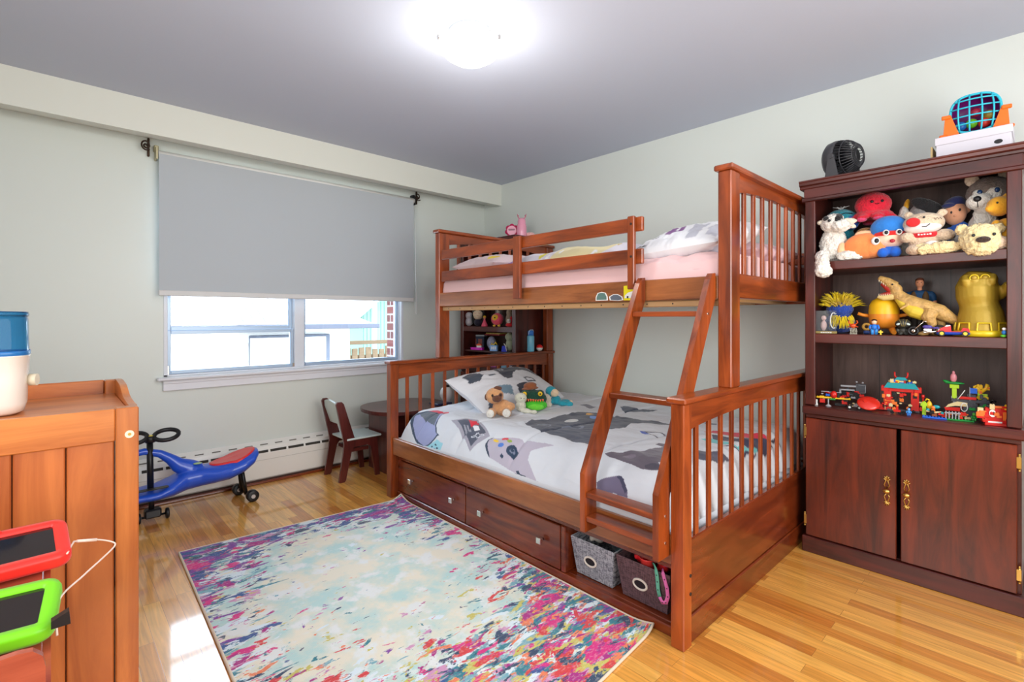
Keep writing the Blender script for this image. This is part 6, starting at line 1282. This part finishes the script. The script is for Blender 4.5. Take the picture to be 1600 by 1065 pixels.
part(MB().box(-.030, -.016, -.006, .006, .006, .018, .001), 'pedestal', mat('brick_brown', S(140, 74, 40), rough=.3), o); part(MB().tube([(-.045, -.002, .022), (-.025, 0, .019), (-.005, -.002, .022)], .003, 6), 'board', TN, o); part(MB().ell((-.026, 0, .034), (.006, .006, .007), n=10, m=8).box(-.031, -.021, -.004, .004, .020, .029, .001), 'rider', OR, o); part(MB().ell((-.018, 0, .038), (.010, .004, .006), n=10, m=8).ell((-.040, 0, .026), (.005, .004, .005), n=10, m=8), 'wings', TQ, o)
q = MB()
for k in range(5): q.box(.004+.008*k, .007+.008*k, -.022, -.019, .0045, .030, .0005)
q.box(.002, .042, -.022, -.019, .022, .026, .0005); part(q, 'fence', GY, o)
o = toy('brick_pirate_tower', 'brick-built rocky tower with a pink topped palm, flag and yellow dragon', 'brick toy', 2.92, 1511, S3, -82, sc=(1.3, 1, 1.62))
part(brick(brick(MB(), -.010, .022, -.016, .016, 0, .045), -.040, .055, -.014, .020, .045, .052).box(.030, .050, -.01, .015, 0, .045, .001), 'rock', DGY, o); part(brick(MB(), -.038, -.026, -.006, .006, .052, .080).box(-.044, -.020, -.007, .007, .080, .090, .001), 'palm_trunk', LM, o)
part(MB().ell((-.032, 0, .094), (.026, .014, .004)).ell((-.050, 0, .096), (.012, .008, .004), rot=(0, .3, 0)), 'palm_leaf', GN, o); part(MB().ell((-.034, 0, .108), (.009, .008, .013), n=12, m=8).ell((-.034, 0, .122), (.004, .004, .005), n=8, m=6), 'pink_top', PKK, o)
part(MB().prism([(-.055, .028), (-.030, .034), (.0, .034), (.0, .044), (-.025, .046), (-.048, .036)], 'xz', -.020, -.006), 'ship_sail', TN, o); part(MB().prism([(-.055, .020), (-.018, .020), (-.018, .030), (-.058, .028)], 'xz', -.020, -.004), 'ship_hull', RD, o); part(MB().box(-.020, .022, -.018, -.010, .053, .060, .001), 'red_deck', RD, o)
part(MB().cyl((.006, -.016, .050), (.006, -.016, .086), .0012, 6), 'flag_pole', GY, o); part(MB().box(.006, .024, -.0165, -.0155, .070, .084, 0), 'flag', BL, o); part(MB().tube([(-.024, -.018, .052), (-.014, -.02, .066), (-.006, -.022, .078)], .0012, 5), 'sabre', WH, o)
part(MB().tube([(.026, 0, .056), (.034, 0, .066), (.028, 0, .080), (.020, -.004, .086)], .006, 8).tube([(.034, 0, .074), (.046, 0, .084), (.050, 0, .096)], .005, 8), 'dragon', YL, o); part(MB().box(.030, .050, -.004, .004, .054, .070, .001), 'dragon_perch', LM, o)
part(MB().tube([(-.008+.008*math.cos(a), -.021, .032+.011*math.sin(a)) for a in [2*PI*i/18 for i in range(18)]], .0014, 5, closed=True), 'shield_rim', WH, o)
figurine('brick_figure', 'green brick figure standing on the green plate below the rocky tower', 2.83, 1522, S3+.0062, ((30, 130, 50), (36, 120, 50), (90, 180, 60)), .036, hair=(60, 160, 60))
o = toy('brick_dragon_head', 'red brick-built dragon face with a round white eye at the right end of the ledge', 'brick toy', 2.835, 1552, S3, -78, sc=(1.3, 1.1, 1.9))
part(brick(brick(MB(), -.028, .050, -.014, .016, .006, .024), -.020, .040, -.012, .012, .024, .036), 'head', RD, o); part(MB().cyl((-.004, -.013, .026), (-.004, -.018, .026), .008), 'eye', WH, o); part(MB().cyl((-.002, -.0175, .026), (-.002, -.0195, .026), .0035), 'pupil', BK, o)
part(MB().box(-.034, -.018, -.016, .010, .016, .030, .001).box(.020, .030, -.0155, -.012, .012, .030, .001).box(-.010, .024, -.012, .006, .037, .042, .001), 'horn', OR, o); part(MB().box(-.018, .018, -.016, -.0142, .006, .009, 0), 'teeth', WH, o); part(MB().box(-.022, .034, -.02, .014, .0, .006, .001), 'jaw', RD, o); part(MB().box(-.038, -.024, -.012, .0, .024, .036, .001), 'cog', TN, o)
o = toy('brick_claw', 'dark brick-built machine with a tan claw behind the red dragon face', 'brick toy', 2.96, 1553, S3, -80, sc=1.2)
part(MB().box(-.02, .02, -.01, .01, 0, .055, .002).tube([(-.01, 0, .055), (-.004, 0, .072), (.006, 0, .066)], .003, 6), 'body', BK, o); part(MB().tube([(.006, -.012, .045), (.020, -.014, .050), (.030, -.014, .044)], .004, 8), 'claw', TN, o)
def clutter(root, seed, n, box_, cols):
    """small loose bricks and plates of the same model, each brick a part"""
    rnd = random.Random(seed)
    for k in range(n):
        m_ = rnd.choice(cols); w_ = rnd.choice((.008, .012, .016)); h_ = rnd.choice((.004, .006, .010)); d_ = .008
        x, y, z = rnd.uniform(*box_[0]), rnd.uniform(*box_[1]), rnd.uniform(*box_[2]); part(brick(MB(), x-w_/2, x+w_/2, y-d_/2, y+d_/2, z, z+h_, h_ > .005), 'brick', m_, root)
def root_of(lab): return [o_ for o_ in bpy.data.objects if o_.get('label') == lab][0]
clutter(root_of('red brick-built temple gate with a turquoise roof and red horns'), 1, 26, ((-.060, .060), (-.016, -.004), (.0, .060)), [RD, RD, OR, TN, BK])
clutter(root_of('red brick-built temple gate with a turquoise roof and red horns'), 2, 10, ((-.050, .050), (-.010, .004), (.086, .092)), [RD, YL, TN, BL])
clutter(root_of('brick-built rocky tower with a pink topped palm, flag and yellow dragon'), 3, 30, ((-.042, .056), (-.018, .0), (.0, .060)), [DGY, BK, GN, RD, GY, DGY])
clutter(root_of('brick-built rocky tower with a pink topped palm, flag and yellow dragon'), 4, 10, ((.018, .052), (-.006, .004), (.055, .088)), [YL, LM, OR])
clutter(root_of('red brick-built dragon face with a round white eye at the right end of the ledge'), 5, 18, ((-.034, .048), (-.018, -.012), (.004, .040)), [RD, RD, OR, YL, TN, BK])
clutter(root_of('blue and green brick base plate with a fenced rider on the ledge'), 6, 18, ((-.04, .07), (-.014, .012), (.005, .020)), [GN, TN, BK, OR, RD, TQ])
clutter(root_of('brick-built yellow and red seaplane on floats at the left end of the ledge'), 7, 16, ((-.05, .055), (-.010, .008), (.018, .048)), [RD, YL, BK, GY, BL])
clutter(root_of('dark brick-built vehicle with grey arms at the back of the ledge, left'), 8, 16, ((-.036, .04), (-.018, .0), (.018, .058)), [BK, DGY, GY, RD])
clutter(root_of('red brick-built cart with a tan crane arm beside the temple gate'), 9, 10, ((-.028, .028), (-.012, .006), (.008, .030)), [RD, RD, BK, YL])
clutter(root_of('dark brick-built machine with a tan claw behind the red dragon face'), 10, 12, ((-.02, .03), (-.014, .0), (.01, .055)), [BK, DGY, GN])
clutter(root_of('small black and white brick-built quad bike on the ledge'), 11, 8, ((-.02, .022), (-.010, .006), (.012, .028)), [BK, TN, OR, GY])
# ============================================================ corner bookcase toys (front plane X = 2.82)
C1, C2 = 1.0905, .7305
def ctoy(name, label, cat, x, u, zf, rz=-45, sc=1): return toy(name, label, cat, x, u, zf, rz, sc)
C1 = 1.0905
o = ctoy('rag_doll', 'cream-faced rag doll with black plaits on the corner bookcase shelf', 'doll', 2.93, 747, C1, -50)
soft(E_(((0, 0, .110), (.052, .04, .050)),), 'head', fur('doll_cream', (236, 214, 184), bump=.2), o, vox=.004, it=3)
soft(E_(((0, .012, .128), (.058, .042, .046)), ((-.048, -.01, .08), (.012, .012, .055)), ((.050, -.01, .09), (.012, .012, .05))), 'hair', fur('black_plush', (30, 28, 30)), o, vox=.004, it=2)
soft(E_(((0, 0, .035), (.040, .03, .036)),), 'dress', fur('dark_dress', (44, 38, 60)), o, vox=.004, it=2); MB().tube([(-.028, -.040, .122), (-.018, -.043, .119), (-.008, -.043, .122)], .0014, 5).tube([(.010, -.043, .122), (.020, -.042, .119), (.030, -.039, .122)], .0014, 5).tube([(-.006, -.043, .102), (.004, -.044, .099), (.012, -.043, .102)], .0014, 5).build('face_stitches', plas('stitch_red', (200, 80, 80)), o, world=False)
o = ctoy('plush_elephant', 'pale grey plush elephant at the left of the corner bookcase shelf', 'plush toy', 2.90, 733, C1, -50)
soft(E_(((0, 0, .040), (.038, .036, .040)), ((0, -.004, .098), (.036, .03, .034)), ((-.026, 0, .105), (.020, .008, .024))), 'body', fur('pale_grey_plush', (206, 202, 208)), o, vox=.004, it=3, furry=.002)
o = ctoy('gown_figurine', 'small figurine in a pink gown with yellow hair on the corner bookcase', 'figurine', 2.855, 757, C1, -50)
MB().lathe([(0, 0), (.030, 0), (.028, .012), (.018, .036), (.010, .052), (.009, .064), (0, .066)], 20).build('gown', plas('gown_pink', (236, 90, 120)), o, world=False); MB().ell((0, 0, .078), (.012, .011, .013)).build('head', plas('figure_skin', (222, 150, 112)), o, world=False); MB().ell((0, .003, .085), (.014, .013, .013)).build('hair', plas('hair_gold', (240, 190, 40)), o, world=False)
o = ctoy('plush_ball_toy', 'round pink plush toy with a yellow face patch and yellow feet', 'plush toy', 2.875, 777, C1, -50)
soft(E_(((0, 0, .066), (.056, .05, .054)),), 'body', fur('hot_pink_plush', (240, 84, 110), bump=.4), o, vox=.004, it=3); MB().ell((-.012, -.036, .078), (.030, .018, .028)).build('face_patch', fur('face_yellow', (246, 196, 60), bump=.2), o, world=False); eyes(o, [(-.014, -.054, .080)], .007)
for x in (-.022, .020): MB().ell((x, -.030, .010), (.014, .014, .010)).build('foot', fur('face_yellow', (246, 196, 60)), o, world=False)
o = ctoy('plush_bear', 'red and white plush bear lying at the right of the corner bookcase shelf', 'plush toy', 2.855, 796, C1, -50)
soft(E_(((0, 0, .018), (.034, .020, .018)), ((.016, .004, .062), (.014, .012, .030))), 'body', fur('vest_red', (208, 34, 44)), o, vox=.003, it=2); soft(E_(((-.004, -.004, .050), (.020, .018, .020)),), 'head', WHITE_F, o, vox=.003, it=2); eyes(o, [(-.010, -.021, .052), (.002, -.023, .052)], .003)
o = ctoy('plush_puppy', 'grey and white plush puppy behind the pink ball toy', 'plush toy', 2.99, 781, C1, -50)
soft(E_(((0, 0, .06), (.044, .036, .06)), ((-.006, -.01, .132), (.036, .032, .034))), 'body', fur('mid_grey_plush', (150, 142, 138)), o, vox=.005, it=3, furry=.003); MB().ell((-.010, -.036, .130), (.016, .010, .018)).build('muzzle', WHITE_F, o, world=False); eyes(o, [(-.004, -.040, .142)], .005)
o = ctoy('plush_rabbit', 'beige plush rabbit at the back right of the corner bookcase shelf', 'plush toy', 3.02, 796, C1, -50)
soft(E_(((0, 0, .06), (.036, .03, .06)), ((0, 0, .125), (.030, .026, .032)), ((.014, 0, .168), (.010, .007, .026))), 'body', fur('rabbit_beige', (214, 190, 160)), o, vox=.005, it=3, furry=.003)
# lower corner shelf: its board is hidden by the bed's cap rail
C2 = S3
z2 = .7305
q = MB().box(2.84, 3.16, 3.03, 3.70, .86, .876, .002).build('shelf', MH['y'], bk2)
z2 = .8765
def cbox(name, label, cat, x, u, z, dims, m, rz=-50):
    o = ctoy(name, label, cat, x, u, z, rz); return o
o = ctoy('storage_case', 'grey and white storage case at the back of the corner bookcase', 'case', 3.03, 748, z2, -60); MB().box(-.07, .07, -.04, .04, 0, .115, .004).build('body', plas('case_navy', (48, 66, 92)), o, world=False); MB().box(-.072, .072, -.042, .042, .115, .130, .004).build('lid', plas('case_pale', (198, 206, 214)), o, world=False); MB().box(-.05, -.01, -.0412, -.040, .03, .09, 0).box(.01, .05, -.0412, -.040, .03, .09, 0).build('labels', plas('case_coral', (170, 96, 90)), o, world=False)
for k, (c_, lab) in enumerate((((150, 40, 46), 'red booklet lying on the storage case in the corner bookcase'), ((206, 176, 90), 'tan booklet on top of the red one in the corner bookcase'))):
    o = MB().box(2.96, 3.10, 3.36-.01*k, 3.56-.02*k, z2+.1305+.0125*k, z2+.1425+.0125*k, .002).build('booklet', plas('booklet_%d' % k, c_), None); tag(o, lab, 'booklet', 'booklets')
o = ctoy('toy_tray', 'bright magenta plastic tray at the front of the corner bookcase', 'tray', 2.868, 746, z2, -72); sq = MB().prism(rounded(-.062, .062, -.025, .025, .012), 'xy', 0, .018).prism(rounded(-.066, .066, -.029, .029, .014), 'xy', .018, .022); sq.build('body', plas('magenta_plastic', (226, 40, 200)), o, world=False)
o = ctoy('toy_house', 'tiny white toy house with an orange roof on the magenta tray', 'toy', 2.868, 749, z2+.0225, -60); MB().box(-.022, .022, -.014, .014, 0, .018, .001).build('walls', M['white'], o, world=False); MB().prism([(-.026, .018), (.026, .018), (.014, .034), (-.014, .034)], 'xz', -.017, .017).build('roof', plas('roof_orange', (226, 100, 60)), o, world=False)
o = ctoy('reed_diffuser', 'small glass bottle with white sticks on the corner bookcase', 'diffuser', 2.935, 735, z2, -60); MB().lathe([(0, 0), (.020, 0), (.022, .02), (.010, .034), (.009, .044), (0, .044)], 20).build('bottle', M['clear'], o, world=False); MB().cyl((0, 0, .03), (-.010, 0, .115), .002, 6).cyl((.002, 0, .03), (.006, 0, .118), .002, 6).build('stick', M['white'], o, world=False)
o = ctoy('snack_box', 'light blue box topped with yellow decorations on the corner bookcase', 'box', 2.868, 772, z2, -62); MB().box(-.034, .034, -.018, .018, 0, .052, .002).build('carton', plas('carton_blue', (130, 176, 230)), o, world=False); MB().box(-.020, -.012, -.0188, -.018, .014, .040, 0).box(-.004, .004, -.0188, -.018, .014, .040, 0).box(-.012, -.004, -.0188, -.018, .024, .030, 0).box(.012, .022, -.0188, -.018, .014, .040, 0).build('white_print', M['white'], o, world=False); MB().tube([(-.028, 0, .052), (-.020, 0, .070), (-.010, 0, .056), (.002, 0, .056), (.014, 0, .078), (.028, 0, .056)], .005, 8).build('yellow_handle', plas('handle_yellow', (240, 206, 40)), o, world=False)
o = ctoy('blue_pouch', 'dark blue pouch with a white strap on the corner bookcase', 'pouch', 2.875, 788, z2, -60); MB().prism([(-.024, 0), (.026, 0), (.020, .030), (.004, .052), (-.016, .050)], 'xz', -.012, .012).build('body', plas('pouch_blue', (40, 60, 190), .6), o, world=False); MB().tube([(.0, -.013, .070), (.016, -.014, .050), (.026, -.014, .006)], .004, 6).build('strap', M['white'], o, world=False)
o = ctoy('plush_elephant', 'pale green plush toy at the right of the lower corner bookcase shelf', 'plush toy', 2.96, 796, z2, -60); soft(E_(((0, 0, .055), (.034, .03, .055)), ((0, -.006, .125), (.038, .034, .036)), ((.0, -.02, .16), (.010, .010, .012))), 'body', fur('sage_plush', (190, 198, 168)), o, vox=.005, it=4)
o = ctoy('toy_basket', 'pale patterned toy ball behind the light blue box', 'toy', 2.96, 768, z2, -60); MB().ell((0, 0, .062), (.042, .042, .062)).build('body', mat('speckled_ball', S(168, 170, 196), rough=.5, var=.5, vscale=120), o, world=False)
for k, (u, c_, lab) in enumerate(((772, (236, 140, 210), 'pink box seen between the headboard slats in the corner bookcase'), (788, (150, 206, 236), 'pale blue box seen between the headboard slats in the corner bookcase'), (800, (232, 226, 236), 'white box seen between the headboard slats at the right'))):
    o = ctoy('toy_box', lab, 'box', 2.90, u, .7305, -60); MB().box(-.024, .024, -.02, .02, 0, .075, .002).build('carton', plas('carton_%d' % k, c_), o, world=False); MB().box(-.008, .006, -.0208, -.02, .03, .05, 0).build('print', plas('carton_print', (60, 70, 100)), o, world=False)
# bottle and ball on the headboard cap
o = thing('water_bottle', 'light blue water bottle with a darker blue lid on the headboard rail', 'bottle', (2.930, 2.9225, .8875))
MB().lathe([(0, 0), (.028, 0), (.030, .003), (.030, .125), (.027, .132), (.022, .135), (0, .135)], 28, (2.93, 2.9225, .888)).build('body', plas('aqua_bottle', (110, 186, 216), .3, coat=.3), o); MB().lathe([(.0, .135), (.025, .135), (.025, .165), (.020, .175), (0, .176)], 28, (2.93, 2.9225, .888)).build('lid', plas('lid_blue', (52, 124, 214), .3), o)
MB().tube([(2.93-.026, 2.92, 1.028), (2.93-.030, 2.915, 1.05), (2.93-.018, 2.912, 1.068), (2.93+.016, 2.912, 1.068), (2.93+.027, 2.915, 1.05)], .003, 6).build('carry_loop', plas('loop_pale', (190, 210, 230)), o)
o = thing('toy_ball', 'small ball, red above and white below, beside the blue water bottle', 'ball', (3.035, 2.9225, .8875))
def half(z0, z1, r=.028, n=10): return [(r*math.sin(a), .028-r*math.cos(a)) for a in [z0+(z1-z0)*i/n for i in range(n+1)]]
MB().lathe(half(0, PI/2), 28, (3.035, 2.9225, .888)).build('lower_half', M['white'], o); MB().lathe(half(PI/2, PI), 28, (3.035, 2.9225, .888)).build('upper_half', plas('ball_red', (226, 34, 34)), o)
# things on top of the corner bookcase
o = thing('toy_clock', 'round magenta framed toy clock on top of the corner bookcase', 'clock', (2.90, 3.12, 1.8525), -52)
q = MB()
for k in range(7): a = 2*PI*k/7+PI/2; q.ell((.040*math.cos(a), 0, .060+.040*math.sin(a)), (.022, .012, .022))
q.box(-.04, .04, -.012, .012, 0, .02, .004); soft(q, 'frame', plas('clock_magenta', (190, 24, 84), .3), o, vox=.0035, it=2); MB().cyl((0, -.0165, .060), (0, -.010, .060), .040, 32).build('dial', plas('dial_pink', (240, 170, 190), .3), o, world=False); MB().box(-.026, .026, -.0180, -.0166, .062, .074, .0005).build('dark_panel', M['black'], o, world=False)
q = MB()
for k in range(6): q.box(-.022+.008*k, -.018+.008*k, -.0186, -.0181, .065, .071, 0)
q.build('lettering', plas('dial_pink', (240, 170, 190)), o, world=False)
o = thing('deer_bottle', 'pink deer-shaped bottle with antlers on top of the corner bookcase', 'ornament', (2.935, 3.035, 1.8525), -52)
PKB = plas('gloss_pink', (240, 160, 184), .2, coat=.5); MB().lathe([(0, 0), (.040, 0), (.042, .01), (.041, .09), (.038, .105), (.034, .112), (.034, .135), (.030, .150), (.016, .160), (0, .162)], 28).build('body', PKB, o, world=False)
for s_ in (-1, 1): MB().tube([(s_*.018, 0, .152), (s_*.032, 0, .172), (s_*.038, 0, .196)], [.005, .004, .003], 8).tube([(s_*.034, 0, .176), (s_*.024, 0, .186)], .003, 6).build('antler', plas('antler_rose', (196, 96, 120)), o, world=False); MB().ell((s_*.024, 0, .162), (.008, .005, .006)).build('ear', PKB, o, world=False)
o = thing('soft_toy', 'pale pink soft toy lying on top of the corner bookcase', 'plush toy', (2.99, 2.999+.02, 1.8525), -52); soft(E_(((.02, -.01, .022), (.044, .018, .022)),), 'body', fur('pale_pink_plush', (244, 190, 186)), o, vox=.004, it=3)
o = MB().box(2.84, 2.98, 3.22, 3.36, 1.8525, 1.868, .002).build('book', plas('teal_cover', (40, 130, 160))); tag(o, 'flat teal book on top of the corner bookcase', 'book')
# ============================================================ plush toys on the lower bunk
def bz(x, y): return surf(x, y)-.004
def btoy(name, label, cat, x, y, rz, dz=0, sc=1): o = thing(name, label, cat, (x, y, bz(x, y)+dz), rz); o.scale = (sc,)*3; return o
o = btoy('plush_pug', 'tan plush pug with a brown muzzle slumped against the pillow', 'plush toy', 2.02, 2.29, -46)
TAN = fur('pug_tan', (222, 164, 112)); BRN = fur('pug_brown', (104, 62, 44))
soft(E_(((.02, .02, .050), (.062, .055, .050)), ((-.040, -.040, .028), (.028, .045, .028)), ((.050, -.045, .030), (.030, .042, .028)), ((.062, .0, .060), (.038, .032, .028))), 'body', TAN, o, vox=.005, it=3, furry=.005)
soft(E_(((-.026, -.004, .125), (.056, .050, .050)),), 'head', TAN, o, vox=.005, it=3, furry=.004)
soft(E_(((-.008, -.046, .114), (.030, .022, .022)), ((-.034, -.044, .132), (.012, .010, .014)), ((.014, -.044, .136), (.012, .010, .014))), 'muzzle', BRN, o, vox=.004, it=2, furry=.003)
for p, rt in (((-.074, -.010, .118), (.014, .012, .022)), ((-.006, -.012, .172), (.026, .014, .016))): soft(E_((p, rt),), 'ear', BRN, o, vox=.004, it=2, furry=.002)
for p in ((-.046, -.080, .030), (.052, -.080, .034)): soft(E_((p, (.025, .014, .026)),), 'foot', WHITE_F, o, vox=.004, it=2, furry=.002)
eyes(o, [(-.034, -.054, .134), (.014, -.054, .138)], .005)
o = btoy('plush_lamb', 'small pale green-white plush lamb between the pug and the crocodile', 'plush toy', 2.185, 2.27, -46)
LMB = fur('lamb_white', (222, 222, 204)); soft(E_(((0, .02, .09), (.040, .034, .034)), ((.0, .02, .04), (.034, .03, .04)), ((.030, -.030, .020), (.050, .020, .016), (0, .1, -.3)), ((.085, -.045, .014), (.022, .014, .013))), 'body', LMB, o, vox=.005, it=3, furry=.004); eyes(o, [(.004, -.014, .094), (.022, -.012, .092)], .003)
o = btoy('plush_crocodile', 'green plush crocodile head with a brown hat and yellow eyes', 'plush toy', 2.30, 2.275, -46)
soft(E_(((0, 0, .075), (.092, .040, .060)), ((-.046, -.010, .110), (.030, .03, .026)), ((.046, -.010, .110), (.030, .03, .026))), 'head', fur('dark_green_plush', (16, 70, 52)), o, vox=.005, it=3, furry=.003)
soft(E_(((.016, -.018, .038), (.080, .038, .038)),), 'jaw', fur('lime_plush', (70, 190, 40), bump=.3), o, vox=.005, it=3); MB().ell((.020, -.046, .030), (.052, .016, .022)).build('chin_patch', fur('bright_lime', (110, 214, 60), bump=.2), o, world=False)
eyes(o, [(-.052, -.040, .112), (.048, -.040, .114)], .015, m=plas('eye_yellow', (244, 200, 40))); eyes(o, [(-.052, -.049, .112), (.048, -.049, .114)], .005)
q = MB()
for k in range(8):
    x = -.050+.0155*k; q.prism([(x, .080+.004*math.sin(k)), (x+.014, .080), (x+.007, .064)], 'xz', -.054, -.046)
q.build('teeth', fur('tooth_orange', (236, 110, 60), bump=.1), o, world=False)
soft(E_(((-.018, .012, .160), (.044, .036, .022), (0, -.1, 0)), ((-.018, .008, .142), (.058, .044, .008), (0, -.1, 0))), 'hat', fur('hat_brown', (140, 80, 44), bump=.3), o, vox=.004, it=2)
o = btoy('plush_bunny', 'cream plush with a rounded tail tucked behind the crocodile, right side', 'plush toy', 2.455, 2.30, -46)
soft(E_(((0, 0, .045), (.034, .03, .045)), ((.012, -.02, .020), (.026, .022, .020))), 'body', fur('cream_plush', (236, 226, 204)), o, vox=.005, it=3, furry=.003)
o = btoy('knitted_doll', 'turquoise knitted doll with a cream face sprawled on the comforter', 'doll', 2.55, 2.30, -50)
KN = fur('knit_turquoise', (40, 160, 180), bump=.7, bscale=90); soft(E_(((0, 0, .036), (.036, .034, .034)), ((.045, -.03, .020), (.042, .022, .020), (0, 0, -.4)), ((.094, -.03, .016), (.026, .020, .018)), ((.062, .03, .020), (.044, .022, .018), (0, 0, .2)), ((-.03, -.03, .03), (.020, .020, .020))), 'body', KN, o, vox=.005, it=3, furry=.003)
soft(E_(((-.032, 0, .095), (.040, .036, .036)),), 'cap', KN, o, vox=.004, it=3, furry=.002); soft(E_(((-.010, -.018, .088), (.032, .026, .028))), 'face', fur('knit_cream', (238, 214, 180), bump=.4), o, vox=.004, it=3)
for p in ((-.038, -.040, .028), (.102, .034, .020)): MB().ell(p, (.013, .012, .012)).build('hand', fur('knit_cream', (238, 214, 180)), o, world=False)
